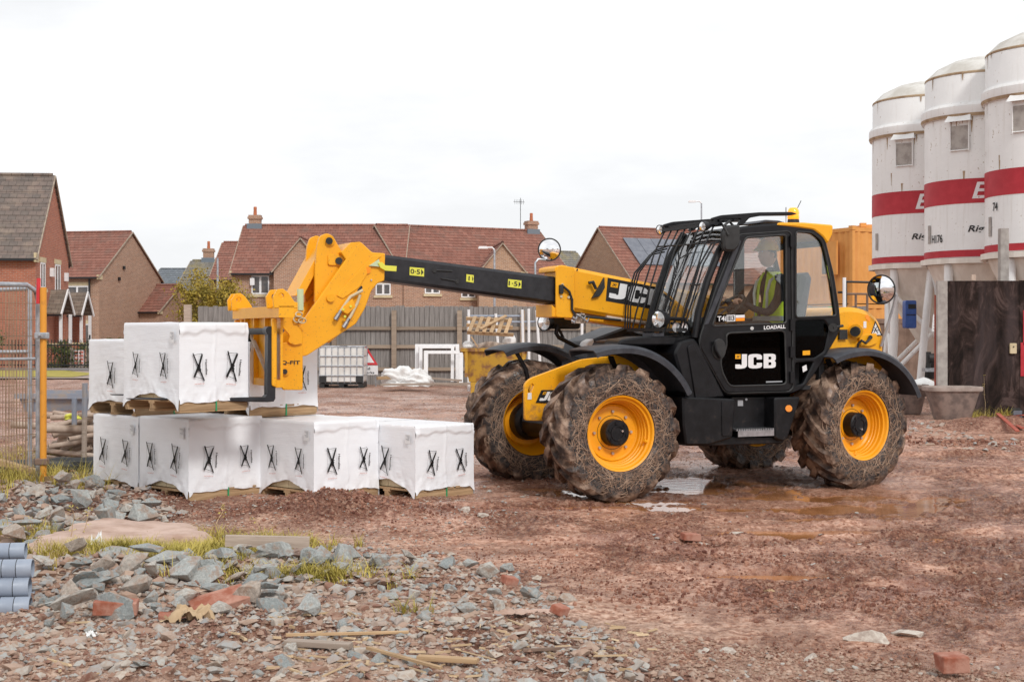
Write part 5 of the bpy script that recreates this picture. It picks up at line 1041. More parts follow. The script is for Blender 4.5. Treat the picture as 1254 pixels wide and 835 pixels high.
wB = house('short front gable wing projecting from the right part of the terrace beside the lamp post', ((644-CX)*82/F, 81.2), math.radians(97), 5.0, 2.7, 5.0, 6.65, 'brick_buff', 'roof_red', name='gable_wing', over=.12)
# houses behind on the left of the terrace
hE = house('brown-roofed house with a mossy edge and chimney behind the yellow shrubs', ((216-CX)*92/F, 92), math.radians(2), 5.0, 11, 4.3, 6.45, 'brick_brown', 'roof_moss'); chimney(hE, .9+.2, 5.5, 6.3, .75)
hG = house('red-roofed house part rising between the mossy roof and the terrace', ((258-CX)*88/F, 88), 0, 4.5, 8, 4.9, 7.35, 'brick_brown', 'roof_red')
hS = house('distant house with a plain slate roof between the brown gable and the mossy roof', ((185-CX)*130/F, 130), 0, 5.6, 7, 5.0, 7.5, 'brick_red', 'roof_slate'); chimney(hS, 4.3+.9, 3.5, 7.0, .8, mat='brick_red')
hK = house('small brick garage with a red-brown roof beside the windowless gable', ((197-CX)*89/F, 88.5), math.radians(-20), -3.5, 4.6, 2.9, 4.55, 'brick_brown', 'roof_red', name='garage', cat='garage', over=.15)
# right house with solar panels
hR = house('brick house with solar panels on its red roof behind the boom', ((775-CX)*86/F, 86), math.radians(27), 13, 8, 4.75, 8.15, 'brick_buff', 'roof_red')
rise = (8.15-4.75)/4
for r_ in range(2):
    for c_ in range(6):
        x = 1.15+1.02*c_; y = 1.0+1.35*r_*.76; z = 4.75+y*rise+.12
        MB().add([(x, y, z), (x+.99, y, z), (x+.99, y+1.0, z+rise*1.0), (x, y+1.0, z+rise*1.0), (x, y, z+.05), (x+.99, y, z+.05), (x+.99, y+1.0, z+rise*1.0+.05), (x, y+1.0, z+rise*1.0+.05)], [(0, 3, 2, 1), (4, 5, 6, 7), (0, 1, 5, 4), (1, 2, 6, 5), (2, 3, 7, 6), (3, 0, 4, 7)]).build('solar_panel', 'solar', hR, 0)
hQ = house('grey mossy roofed house between the round mirror and the solar panel house', ((735-CX)*104/F, 104), math.radians(24), -7.5, 8, 4.9, 7.6, 'brick_red', 'roof_moss'); chimney(hQ, -4.4, 4, 7.5, .35, .8)
# porches in front of the second house
for (cx_, Y, lab) in ((76, 62, 'nearer of the two tiled brick porches behind the mesh fence'), (101, 66, 'farther of the two tiled brick porches, left of the stacked packs')):
    X = (cx_-CX)*Y/F; t = thing('porch', lab, 'porch', (X, Y, 0)); rz, ev, D = 3.42, 2.35, 1.5
    for side in (0, 1):
        m = MB()
        for k in range(6):
            a0, a1 = k/6, (k+1)/6; y0 = -.2+(D/2+.2)*a0; y1 = -.2+(D/2+.2)*a1; z0 = ev+(rz-ev)*a0; z1 = ev+(rz-ev)*a1
            if side: y0, y1 = D-y0, D-y1
            m.add([(-1.6, y0, z0), (0, y0, z0), (0, y0, z0+.05), (-1.6, y0, z0+.05), (0, y1, z1+.01), (-1.6, y1, z1+.01), (0, y1, z1-.05), (-1.6, y1, z1-.05)], [(0, 1, 2, 3), (3, 2, 4, 5), (0, 7, 6, 1), (5, 4, 6, 7), (0, 3, 5, 7), (1, 6, 4, 2)])
        tag(m.build('porch_roof', 'roof_porch', t, 0), kind='stuff')
    MB().beam((.03, -.2, ev-.03), (.03, D/2, rz), .05, .12).beam((.03, D+.2, ev-.03), (.03, D/2, rz), .05, .12).build('bargeboard', 'upvc', t)
    MB().box((-1.6, -.22, ev-.09), (0, -.14, ev-.01)).build('gutter', 'gutter', t); MB().box((-.14, .02, 1.05), (-.02, .14, ev)).build('post', 'upvc', t); MB().box((-.14, D-.14, 1.05), (-.02, D-.02, ev)).build('post', 'upvc', t)
    MB().box((-1.5, .0, 0), (-.9, .2, ev)).box((-.9, 0, 0), (0, .2, 1.0)).build('porch_wall', 'brick_red', t, 0); MB().box((-1.55, D-.1, 0), (-.3, D, ev)).build('porch_wall', 'brick_red', t, 0); MB().box((-.9, -.04, 1.002), (.04, .24, 1.08)).build('coping', 'cream', t)
# ============================================================= street furniture far
def lamp_post(label, px, Y, top, left=True, head=True):
    X = (px-CX)*Y/F; t = thing('street_lamp', label, 'street lamp', (X, Y, 0)); MB().tube([(0, 0, 0), (0, 0, 1.2), (0, 0, top)], [.09, .07, .05], 8).build('column', 'galv', t)
    if head: s_ = -1 if left else 1; MB().tube([(0, 0, top), (s_*.12, 0, top+.12), (s_*.4, 0, top+.12)], .04, 6).prism([[(s_*.35, top+.05), (s_*.85, top+.05), (s_*.8, top+.18), (s_*.4, top+.18)]], -.1, .1, .01).build('lamp_head', 'upvc', t)
lamp_post('thin grey street lamp between the two red roofs above the black boom', 605.5, 74, 1.55+101*74/F); lamp_post('plain grey lamp column standing by the yellow shrubs', 266.5, 72, 1.55+91*72/F, head=False); lamp_post('distant street lamp just showing above the cab roof', 859, 90, 1.55+158*90/F)
# ============================================================= fence at the back (seen from its rail side)
FY = 42.0
def back_fence(px0, px1, Y0, Y1, top, label, rails=(.45, 1.1, 1.75), posts=(), name='timber_fence', mat='fence_grey'):
    a = Vector(((px0-CX)*Y0/F, Y0, 0)); b = Vector(((px1-CX)*Y1/F, Y1, 0)); Ln = (b-a).length; ang = math.atan2(b.y-a.y, b.x-a.x); t = thing(name, label, 'fence', a, ang); n = int(Ln/.145); m = MB(); Q = random.Random(3)
    for i in range(n):
        x = Ln*i/n; d = Q.uniform(0, .012); m.box((x, d+.0, -.1), (x+Ln/n-.012, d+.022, top+Q.uniform(-.02, .02)))
        m.box((x-.02, .03, -.1), (x+.03, .045, top-.03))
    tag(m.build('boards', mat, t, 0), kind='stuff')
    for z in rails:
        for k in range(max(1, int(Ln/3.6))): k1 = max(1, int(Ln/3.6)); MB().box((Ln*k/k1, -.075, z), (Ln*(k+1)/k1-.01, -.002, z+.10)).build('rail', 'rail_wood', t)
    for p in posts: MB().box((p-.07, -.19, -.1), (p+.07, -.078, top-.12)).build('post', 'rail_wood', t)
    return t, Ln
XL = (243-CX)*FY/F
def pX(px, Y=FY): return (px-CX)*Y/F-XL
back_fence(243, 1062, FY, FY, 2.32, 'long grey close-boarded timber fence with rails and posts behind the machine', rails=(.42, 1.08, 1.62), posts=tuple(pX(p) for p in (335, 410, 483, 563, 640, 720, 800, 975)))
MB()
# left shorter post beside the fence
o = MB().box((-.1, -.08, 0), (.1, .08, 2.35)).build('fence_post', 'old_wood', None, 0, ((230-CX)*41/F, 41, 0)); tag(o, 'single pale wooden post standing left of the grey fence end', 'post')
# ============================================================= objects along the fence
def ibc(label, px, Y, w=1.15):
    X = (px-CX)*Y/F; t = thing('water_tank', label, 'tank', (X, Y, 0), 0, None)
    MB().prism([soften([(0, .16), (w, .16), (w, 1.12), (0, 1.12)], .06)], .0, 1.0, .03).build('plastic_bottle', 'ibc_plastic', t)
    MB().lathe([(0, .06), (.11, .06), (.11, 0)], 'z', 14, (w/2, .5, 1.12)).build('lid', 'rubber', t); m = MB()
    for k in range(8): x = w*k/7; m.tube([(x, -.02, .15), (x, -.02, 1.15), (x, 1.02, 1.15), (x, 1.02, .15)], .012, 5)
    for z in (.35, .62, .89, 1.15): m.tube([(0, -.03, z), (w, -.03, z), (w, 1.03, z), (0, 1.03, z), (0, -.03, z)], .014, 5)
    m.build('cage', 'galv', t); b = MB().box((0, 0, 0), (w, 1, .03)).box((0, 0, .11), (w, 1, .145))
    for x in (0, w/2-.07, w-.14): b.box((x, 0, .031), (x+.14, 1, .109))
    b.build('pallet_base', 'rubber', t, 0); MB().box((0, -.04, .16), (.2, -.025, .36)).build('corner_guard', 'rubber', t, 0); MB().box((w-.2, -.04, .16), (w, -.025, .36)).build('corner_guard', 'rubber', t, 0)
ibc('white caged liquid tank on a black base left of the road works sign', 391, 39.5, 1.22); ibc('white caged liquid tank behind the far front mudguard', 692, 41, 1.2)
# road works sign
Y = 40.6; t = thing('road_sign', 'red and white triangular road works sign above a white plate, leaning by the caged tank', 'road sign', ((443-CX)*Y/F, Y, 0)); k = Y/F
tri_o = [(-.14, .62), (.46, .62), (.10, 1.16)]; MB().prism([[(-.16, .62), (.46, .62), (.12, 1.17)]], 0, .03, .004).build('sign_face', 'sign_red', t, 0); MB().prism([[(-.05, .685), (.36, .685), (.125, 1.05)]], -.006, -.001, 0).build('sign_field', 'white_paint', t, 0)
MB().prism([[(.09, .80), (.16, .80), (.19, .98), (.13, 1.02), (.08, .97)]], -.012, -.007, 0).prism([rrect(.10, .71, .16, .77, .025)], -.012, -.007, 0).build('sign_symbol', 'ink', t, 0)
pl = MB().box((-.16, 0, .34), (.46, .03, .60)).build('sign_plate', 'white_paint', t, 0); m = MB(); flat_text(m, 'Road', lambda a, b: (-.06+.30*a, -.004, .48+.08*b), .02); flat_text(m, 'works', lambda a, b: (.02+.34*a, -.004, .37+.07*b), .02); m.build('sign_lettering', 'ink', pl, 0)
MB().tube([(-.1, .06, 0), (-.05, .06, .6)], .015).tube([(.4, .06, 0), (.36, .06, .6)], .015).build('sign_leg', 'galv', t)
# polythene bundle, timbers
def lump(name, label, cat, c, dx, dy, dz, mat, seed, n=3, rough=.25):
    bm = bmesh.new(); bmesh.ops.create_icosphere(bm, subdivisions=n, radius=1); P = np.array([v.co[:] for v in bm.verts]); q = fbm(P[:, 0]*1.7+seed*3+9, P[:, 1]*1.7+P[:, 2]*2.1+9, 1, 4, seed)-.5
    for v, k in zip(bm.verts, q): s_ = 1+rough*2*float(k); v.co = Vector((v.co.x*dx*s_, v.co.y*dy*s_, max(-.2, v.co.z)*dz*s_))
    me = bpy.data.meshes.new(name); bm.to_mesh(me); bm.free(); me.materials.append(MATS[mat]); me.polygons.foreach_set('use_smooth', [True]*len(me.polygons)); o = bpy.data.objects.new(name, me); COL.objects.link(o); o.location = c; return tag(o, label, cat)
def at(px, py, z=0): x, y = GP(px, py, z); return (x, y, H1(x, y))
lump('plastic_sheet', 'crumpled white plastic sheet heaped on timber by the fence', 'plastic sheet', ((494-CX)*37.5/F, 37.5, .22), .60, .35, .40, 'sheet', 5, 5, .9)
lump('sack', 'small brown sack on the right end of the white plastic sheet', 'sack', ((512-CX)*37.6/F, 37.6, .33), .20, .18, .26, 'clay_pipe', 6)
def board(label, p, q, w, h, mat='old_wood', name='timber_board', cat='timber', group=None):
    p, q = Vector(p), Vector(q); d = q-p; o = MB().box((-.0, -w/2, -h/2), (d.length, w/2, h/2)).build(name, mat, None, 0, p); o.rotation_euler = d.to_track_quat('X', 'Z').to_euler(); return tag(o, label, cat, group)
def B3(px, py, Y): return tuple(PX(px, py, Y))
board('long brown timber lying under the white plastic sheet', B3(466, 471, 37), B3(586, 469.5, 37), .10, .05); board('long plank resting slantwise right of the plastic sheet', B3(516, 462, 37.6), B3(565, 466, 37.2), .08, .05); board('short plank poking out left of the plastic sheet', B3(462, 463, 37.2), B3(482, 462, 37.4), .12, .08, 'pallet_wood')
board('dark timber on the ground in front of the white frames', B3(500, 469, 38.6), B3(588, 471, 38.0), .10, .06, 'old_wood')
# window frames leaning on the fence
def upvc_frame(label, px0, px1, py0, py1, Y, t=.14, name='window_frame'):
    a = PX(px0, py1, Y); b = PX(px1, py0, Y); w = b.x-a.x; h = b.z-a.z; T0 = thing(name, label, 'window frame', (a.x, Y, a.z))
    for bx_ in ((0, t, 0, h), (w-t, w, 0, h)): MB().box((bx_[0], 0, bx_[2]), (bx_[1], .07, bx_[3])).build('jamb', 'upvc', T0, 0)
    MB().box((t, .004, h-t*.8), (w-t, .066, h-.001)).build('head', 'upvc', T0, 0); T0.rotation_euler = (math.radians(-7), 0, 0); return T0
upvc_frame('largest white plastic frame leaning on the fence with a double left jamb', 508, 562, 421, 467, 40.2, .10); upvc_frame('smaller white plastic frame standing inside the largest one', 519, 567, 429, 469, 39.5, .11); upvc_frame('thin white plastic frame nested at the left of the group', 513, 556, 423, 467, 39.9, .09)
# skip with waste
Y = 33.5; kx = Y/F; t = thing('skip', 'rusty yellow skip lettered HARDCORE, full of waste, behind the far front wheel', 'skip', ((566-CX)*kx, Y, 0)); w = 80*kx
o = MB().add([(.0, -.0, 1.12), (w, 0, 1.12), (w, 1.5, 1.12), (0, 1.5, 1.12), (.16, .14, .38), (w-.16, .14, .38), (w-.16, 1.3, .38), (.16, 1.3, .38)], [(0, 4, 5, 1), (1, 5, 6, 2), (2, 6, 7, 3), (3, 7, 4, 0), (4, 7, 6, 5)]).build('skip_body', 'skip_yellow', t, 0)
MB().box((-.04, -.05, 1.10), (w+.04, .03, 1.18)).box((-.04, 1.47, 1.10), (w+.04, 1.55, 1.18)).box((-.04, .03, 1.10), (.04, 1.47, 1.18)).build('rim_rail', 'skip_yellow', t, 0)
MB().box((.06, -.04, .5), (.13, .10, 1.1)).box((w-.13, -.04, .5), (w-.06, .10, 1.1)).box((.2, .0, .02), (w-.2, 1.3, .375)).build('skip_rib', 'skip_yellow', t, 0)
m = MB(); flat_text(m, 'HARDCORE', lambda a, b: (.40+.86*a, .012+.03*(1-b), .93+.14*b), .02); m.build('skip_lettering', 'ink', t, 0)
lump('rubble', 'heap of mixed rubble and rags filling the yellow skip', 'rubble', ((600-CX)*kx, Y+.7, 1.12), .62, .5, .22, 'clay_pipe', 8, 3, .5)
pt = thing('broken_pallet', 'broken timber pallet tilted on top of the yellow skip', 'pallet', (*PX(572, 412, 33.3)[:2], PX(572, 408, 33.3).z), math.radians(6)); pt.rotation_euler = (math.radians(24), math.radians(3), math.radians(5))
for k in range(6): MB().beam((.05+.17*k, 0, .05), (.22+.17*k, .9, .05), .085, .02).build('pallet_slat', 'pallet_wood', pt)
for y in (.02, .45, .85): MB().box((0, y, -.04), (1.1, y+.05, .035)).build('pallet_bearer', 'pallet_wood', pt)
MB().beam((.30, .1, .09), (.95, .8, .16), .08, .02).build('pallet_slat', 'pallet_wood', pt)
lump('rag', 'white rag heaped on the left rim of the yellow skip', 'rag', ((573-CX)*kx, Y+.2, 1.22), .14, .12, .13, 'sheet', 3); lump('rag', 'white rag bulging at the right of the yellow skip', 'rag', ((624-CX)*kx, Y+.2, 1.32), .15, .12, .20, 'sheet', 4)
board('splintered lath standing in the left of the yellow skip', B3(577, 412, 33.2), B3(585, 425, 33.2), .03, .03, 'pallet_wood')
# white posts and grey tubes rack behind the skip
for i, (a, b, c, d, lab) in enumerate(((574, 379, 574, 424, 'white plastic post at the left end of the two grey tubes'), (607, 384, 610, 424, 'short white plastic post leaning in the middle above the skip'), (639.5, 379, 642, 432, 'left one of two close white plastic posts right of the skip'), (647.5, 378, 648, 432, 'right one of two close white plastic posts right of the skip'), (657, 380, 663.5, 430, 'white plastic post leaning behind the far headlight'), (713, 383, 712, 424, 'white plastic post standing alone right of the far headlight'))):
    p, q = PX(a, b, 37.2), PX(c, d, 37.2); q.z = 0 if i not in (1,) else q.z; o = MB().tube([p-Vector((q.x, q.y, 0)), Vector((0, 0, q.z))], .036, 8).build('plastic_post', 'upvc', None, 35, (q.x, q.y, 0)); tag(o, lab, 'post')
for (a, b, c, d, lab) in ((576, 387, 638, 387, 'upper horizontal grey tube between the white plastic posts'), (611, 394.5, 657, 394, 'lower horizontal grey tube running behind the white plastic posts')):
    p, q = PX(a, b, 37.3), PX(c, d, 37.3); o = MB().tube([Vector((0, 0, 0)), q-p], .026, 8).build('grey_tube', 'grey_pipe', None, 35, p); tag(o, lab, 'tube')
# ============================================================= site cabins
def cabin(label, corner, yaw, Lx, Ly, z0, h, mat, win=None, name='site_cabin'):
    t = thing(name, label, 'site cabin', (corner[0], corner[1], z0), yaw); m = MB(); n = int(Lx/.22)
    def corr(n, Ln, f):
        V = []; 
        for i in range(n+1):
            for d in ((0, 0), (.3, .04), (.5, .04), (.8, 0)): x = Ln*min(1, (i+d[0])/n); V += [f(x, d[1], .12), f(x, d[1], h-.12)]
        return V, [(2*i, 2*i+2, 2*i+3, 2*i+1) for i in range(len(V)//2-1)]
    sx = -1 if Lx < 0 else 1; V, Fc = corr(max(6, int(abs(Lx)/.3)), abs(Lx), lambda x, d, z: (sx*x, d, z)); m.add(V, Fc); V, Fc = corr(max(6, int(Ly/.3)), Ly, lambda x, d, z: (-d*0-.0-(.0 if sx > 0 else 0)+(0 if sx < 0 else 0)+(-1 if sx < 0 else 1)*d*1.0*(1 if sx > 0 else 1)*(1)+0, x, z)); m.add(V, Fc)
    m.build('side_panels', mat, t, 0); x0, x1 = min(0, Lx), max(0, Lx)
    MB().box((x0-.01, -.01, 0), (x1+.01, Ly, .12)).box((x0-.01, -.01, h-.12), (x1+.01, Ly, h)).build('frame_rail', mat, t, 0)
    for x in (x0, x1): MB().box((x-.07, -.03, .0), (x+.07, .08, h)).build('corner_post', mat, t, 0); MB().box((x-.09, -.05, h-.08), (x+.09, .12, h+.05)).build('corner_casting', mat, t, 0)
    if win:
        o = MB().box((win[0], -.03, win[1]), (win[0]+win[2], .05, win[1]+win[3])).build('window', 'window_dark', t, 0); MB().box((win[0]+win[2]+.02, -.22, win[1]-.05), (win[0]+win[2]+.06+win[2], -.16, win[1]+win[3]+.05)).build('shutter', mat, o, 0)
        MB().box((win[0]-.05, -.05, win[1]-.08), (win[0]+win[2]+.05, .0, win[1]-.01)).box((win[0]-.05, -.05, win[1]+win[3]+.01), (win[0]+win[2]+.05, .0, win[1]+win[3]+.07)).build('window_trim', mat, o, 0)
    return t
cYc = 44.0; X0 = (1043-CX)*cYc/F
cabin('upper orange site cabin with a small shuttered window right of the cab', (X0, cYc), math.radians(-62), -3.6, 2.6, 2.45, 2.35, 'orange_cabin', (-1.35, .95, .42, .95)); cabin('lower orange site cabin under the shuttered one', (X0, cYc), math.radians(-62), -3.6, 2.6, .02, 2.40, 'orange_cabin')
X1 = (1059-CX)*46/F; cabin('upper orange site cabin half hidden behind the silos', (X1, 46.2), math.radians(5), 3.5, 2.4, 2.55, 2.5, 'orange_cabin'); cabin('lower orange site cabin half hidden behind the silos', (X1, 46.2), math.radians(5), 3.5, 2.4, .05, 2.48, 'orange_cabin')
cabin('brown weathered steel cabin behind the silo legs', ((1060-CX)*36.5/F, 36.5), 0, 7.5, 2.4, .0, 1.9, 'brown_cabin')
# steel railing
t = thing('railing', 'dark steel stair railing with a white post in front of the orange cabins', 'railing', ((1032-CX)*40/F, 40, 0)); m = MB()
for (a, b, c, d) in ((1036, 345, 1073, 346), (1036, 360, 1062, 360), (1036, 345, 1036, 400), (1062, 360, 1062, 400), (1048, 360, 1048, 400), (1026, 358, 1036, 358)):
    p, q = PX(a, b, 40), PX(c, d, 40); o_ = Vector(t.location); m = MB().tube([p-o_, q-o_], .035, 6); m.build('rail_tube', 'gutter' if b < 359 else 'brown_cabin', t)
p, q = PX(1034, 340, 39.8), PX(1034, 400, 39.8); MB().tube([p-Vector(t.location), q-Vector(t.location)], .05, 8).build('white_post', 'upvc', t)
# ============================================================= silos
def silo(label, c, r, z_cyl, z_ring, z_top, seed, name_px):
    t = thing('silo', label, 'silo', (c[0], c[1], 0)); toc = math.atan2(-c[1], -c[0])   # direction to the camera
    hb = z_top-.42
    MB().lathe([(r, z_cyl+.10), (r, z_ring)], 'z', 72).build('drum', 'silo', t, 30)
    MB().lathe([(r+.0, z_ring+.10), (r-.01, z_ring+.12), (r-.01, hb), (r-.02, hb+.02)], 'z', 72).build('upper_drum', 'silo', t, 40); MB().lathe([(r-.02, hb+.02), (r*.82, hb+.22), (r*.55, hb+.38), (r*.25, z_top+.05), (0, z_top+.07)], 'z', 72).build('dome', 'dirty_dome', t, 40)
    MB().lathe([(r-.02, z_ring-.08), (r+.05, z_ring-.08), (r+.07, z_ring-.02), (r+.07, z_ring+.14), (r+.03, z_ring+.20), (r-.02, z_ring+.20)], 'z', 72).build('collar_ring', 'silo', t, 30)
    MB().lathe([(r-.02, z_cyl-.02), (r+.08, z_cyl-.02), (r+.08, z_cyl+.09), (r-.02, z_cyl+.09)], 'z', 72).build('base_ring', 'beige_steel', t, 30)
    MB().lathe([(r+.006, z_cyl+.11), (r+.006, z_cyl+.25)], 'z', 72).build('red_band', 'red', t); zb = z_cyl+1.19
    MB().lathe([(r+.006, zb), (r+.006, zb+.50)], 'z', 72).build('red_band', 'red', t)
    MB().lathe([(r-.05, z_cyl-.02), (r*.80, z_cyl-.45), (.22, z_cyl-1.7), (.18, z_cyl-1.95), (0, z_cyl-1.95)], 'z', 48).build('cone', 'beige_steel', t, 40)
    MB().tube([(0, 0, z_cyl-1.95), (0, 0, z_cyl-2.5)], .2, 12).build('outlet', 'rubber', t)
    g = MB()
    for k in range(4):
        a = toc+PI/4+k*PI/2+.10; ca, sa = math.cos(a), math.sin(a); R = r*.93; MB().tube([(R*ca, R*sa, z_cyl-.03), (R*ca*1.0, R*sa*1.0, 1.5), (R*ca*1.12, R*sa*1.12, 0)], .095, 12).build('leg', 'silo', t)
        b = a+PI/2; cb, sb = math.cos(b), math.sin(b)
        o = MB().tube([(R*ca*1.02, R*sa*1.02, 2.4), (R*cb*1.09, R*sb*1.09, .6)], .05, 8).build('brace', 'silo', t); MB().tube([(R*cb*1.02, R*sb*1.02, 2.4), (R*ca*1.09, R*sa*1.09, .6)], .05, 8).build('brace', 'silo', t)
    def onwall(a, z, d=0): return ((r+d)*math.cos(a), (r+d)*math.sin(a), z)
    # filter window box
    aw = toc-.42; z0 = z_ring-.76; V = []
    for z in (z0, z0+.50): V += [onwall(aw-.15, z, .03), onwall(aw+.15, z, .03), onwall(aw+.15, z, -.05), onwall(aw-.15, z, -.05)]
    o = MB().add(V, [(0, 1, 5, 4), (1, 2, 6, 5), (3, 0, 4, 7), (4, 5, 6, 7), (0, 3, 2, 1)]).build('filter_window', 'brown_cabin' if False else 'concrete', t, 0)
    m = MB(); m.add([onwall(aw-.20, z0+.60, .0), onwall(aw+.20, z0+.60, .0), onwall(aw+.20, z0+.58, .16), onwall(aw-.20, z0+.58, .16), onwall(aw-.17, z0+.80, .0), onwall(aw+.17, z0+.80, .0)], [(0, 1, 2, 3), (3, 2, 5, 4), (0, 3, 4), (1, 5, 2)]); m.build('filter_hood', 'silo', o, 0)
    m = MB(); [m.tube([onwall(aw+s_*.155, z0-.02, .04), onwall(aw+s_*.155, z0+.58, .04)], .015, 5) for s_ in (-1, 1)]; m.tube([onwall(aw-.155, z0, .04), onwall(aw+.155, z0, .04)], .015, 5).build('window_rim', 'silo', o)
    # painted lettering round the drum
    def arc_text(body, a0, w, z, h, mat, sl=.0): m = MB(); flat_text(m, body, lambda u, v: onwall(a0+w*u/r+sl*v/r, z+h*v, .012), .02); m.build('silo_lettering', mat, t, 0)
    arc_text(name_px[0], toc-.22, .24, zb+.09, .33, 'white_paint', .10); arc_text('Rig', toc-.30, .30, zb-.62, .17, 'ink', .06)
    if name_px[1]: arc_text(name_px[1], toc-1.02, .34 if len(name_px[1]) > 2 else .16, z_cyl+.42 if len(name_px[1]) > 2 else z_cyl+.9, .17, 'ink')
    MB().add([onwall(toc-1.16, z_cyl+.42, .013), onwall(toc-1.06, z_cyl+.42, .013), onwall(toc-1.06, z_cyl+.80, .013), onwall(toc-1.16, z_cyl+.80, .013)], [(0, 1, 2, 3)]).build('scale_plate', 'concrete', t, 0)
    Qr = random.Random(seed)
    for k in range(16):
        a_ = toc+Qr.uniform(-1.4, .9); hgt = Qr.uniform(.06, .32); zt_ = Qr.choice([z_ring-.09, hb, z_cyl+1.5+Qr.random()]); wd = Qr.uniform(.006, .022); rr_ = .002 if zt_ < hb-.01 else .003
        MB().add([onwall(a_-wd, zt_, rr_), onwall(a_+wd, zt_, rr_), onwall(a_+wd*.2, zt_-hgt, rr_), onwall(a_-wd*.2, zt_-hgt, rr_)], [(0, 1, 2, 3)]).build('rust_streak', 'rust', t, 0)
    MB().lathe([(r-.006, hb-.03), (r-.002, hb), (r-.014, hb+.022)], 'z', 72).build('rust_rim', 'rust', t); MB().lathe([(r+.052, z_ring-.083), (r+.072, z_ring-.03), (r+.0735, z_ring-.02)], 'z', 72).build('rust_rim', 'rust', t)
    return t
s1_ = silo('leftmost white silo with red bands, next to the orange cabins', ((1137-CX)*32.5/F, 32.5), 1.25, 2.99, 6.0, 7.20, 1, ('E', ''))
_o = s1_.location; MB().tube([PX(1141, 322, 31.4)-_o, PX(1133, 400, 31.3)-_o, PX(1126, 478, 31.2)-_o], .085, 12).build('leg', 'silo', s1_); MB().tube([PX(1143, 335, 31.3)-_o, PX(1150, 380, 31.3)-_o], .04, 8).build('brace', 'silo', s1_)
silo('middle white silo with red bands and the number H176', ((1208-CX)*29.8/F, 29.8), 1.25, 2.97, 6.0, 7.24, 2, ('E', 'H176'))
silo('tallest-looking white silo at the right edge, most rust streaked', ((1288-CX)*27.9/F, 27.9), 1.25, 3.0, 6.12, 7.42, 3, ('E', '74'))
t = thing('pump_unit', 'blue electric control box hanging between the silo legs', 'control box', B3(1110, 402, 30.6)); MB().prism([soften([(-.02, .0), (.22, 0), (.22, .60), (-.02, .60)], .04)], 0, .25, .01).build('box_body', 'blue', t); MB().box((.04, -.012, .42), (.20, -.001, .52)).build('display', 'ink', t)
MB().prism([rrect(.0, .28, .2, .30, .008)], -.008, -.001, 0).build('lid_seam', 'ink', t)
t2 = thing('pump_motor', 'dark electric motor standing at the silo feet left of the hoarding', 'motor', B3(1137, 452, 28.8)); MB().tube([(0, 0, .22), (.22, 0, .22)], .10, 14).tube([(.0, 0, 0), (.0, 0, .35)], .05, 8).tube([(.22, 0, .1), (.22, 0, .34)], .06, 8).build('motor_housing', 'rubber', t2); MB().box((-.1, -.12, -.05), (.32, .12, .02)).build('motor_base', 'galv', t2)
o = MB().prism([[(0, 0), (.14, .02), (.17, .36), (.03, .34)]], 0, .01, 0).build('notice', 'white_paint', None, 0, B3(1141, 406, 28.2)); tag(o, 'white paper notice tied to the silo leg beside the hoarding', 'notice'); m = MB()
for k in range(5): m.box((.035+.003*k, -.004, .05+.055*k), (.13+.003*k, -.001, .065+.055*k))
m.build('notice_print', 'grey_print', o, 0)
lump('bag', 'white cement bag lying on a pallet by the silo feet', 'bag', B3(1131, 474, 26.8), .34, .22, .16, 'sheet', 12, 3, .35)
board('timber sleeper under the white cement bag', B3(1119, 482, 26.6), B3(1148, 482, 26.6), .3, .1, 'old_wood')

# ============================================================= hoarding right
HY = 24.6
t = thing('hoarding', 'dark stained plywood hoarding at the right edge with pale edge post and socket box', 'hoarding', ((1160-CX)*HY/F, HY, 0), math.radians(-4))
for k in range(3): MB().box((1.22*k+.003, 0, -.1), (1.22*k+1.217, .022, 2.44+.006*k)).build('panel', 'ply', t, 0)
MB().box((-.17, -.03, -.1), (-.002, .10, 2.44)).build('edge_post', 'concrete', t, 0); MB().box((-.19, .101, -.1), (-.165, .14, 2.2)).build('edge_strip', 'dull_red', t, 0)
def HPt(px, py): p = PX(px, py, HY-.05); return p.x-t.location.x, p.z
sx_, sz_ = HPt(1235.5, 433); MB().prism([rrect(sx_-.0, sz_, sx_+.115, sz_+.18, .015)], -.05, .0, .006).build('socket_box', 'cream', t); MB().tube([(sx_+.06, -.05, sz_+.12), (sx_+.06, -.062, sz_+.12)], .012).build('socket_knob', 'rubber', t)
a, b = HPt(1252, 380); c, d = HPt(1249, 418); MB().prism([[(a, b-.0), (a+.9, b), (a+.9, b-.6), (a, b-.6)]], -.012, -.002, 0).build('red_notice', 'red', t, 0); MB().prism([[(c, d-.02), (c+.9, d-.02), (c+.9, d-.60), (c, d-.60)]], -.012, -.002, 0).build('red_notice', 'red', t, 0)
cl_x, cl_z = HPt(1190, 342); MB().box((cl_x, -.03, cl_z-.02), (cl_x+.07, .05, cl_z+.08)).build('clamp', 'clay_pipe', t, 0)
o = MB().box((-.075, 0, 0), (.075, .15, 3.45)).build('concrete_post', 'concrete', None, 0, ((1230.5-CX)*26/F, 26, 0)); tag(o, 'tall square grey post rising behind the plywood hoarding', 'post')
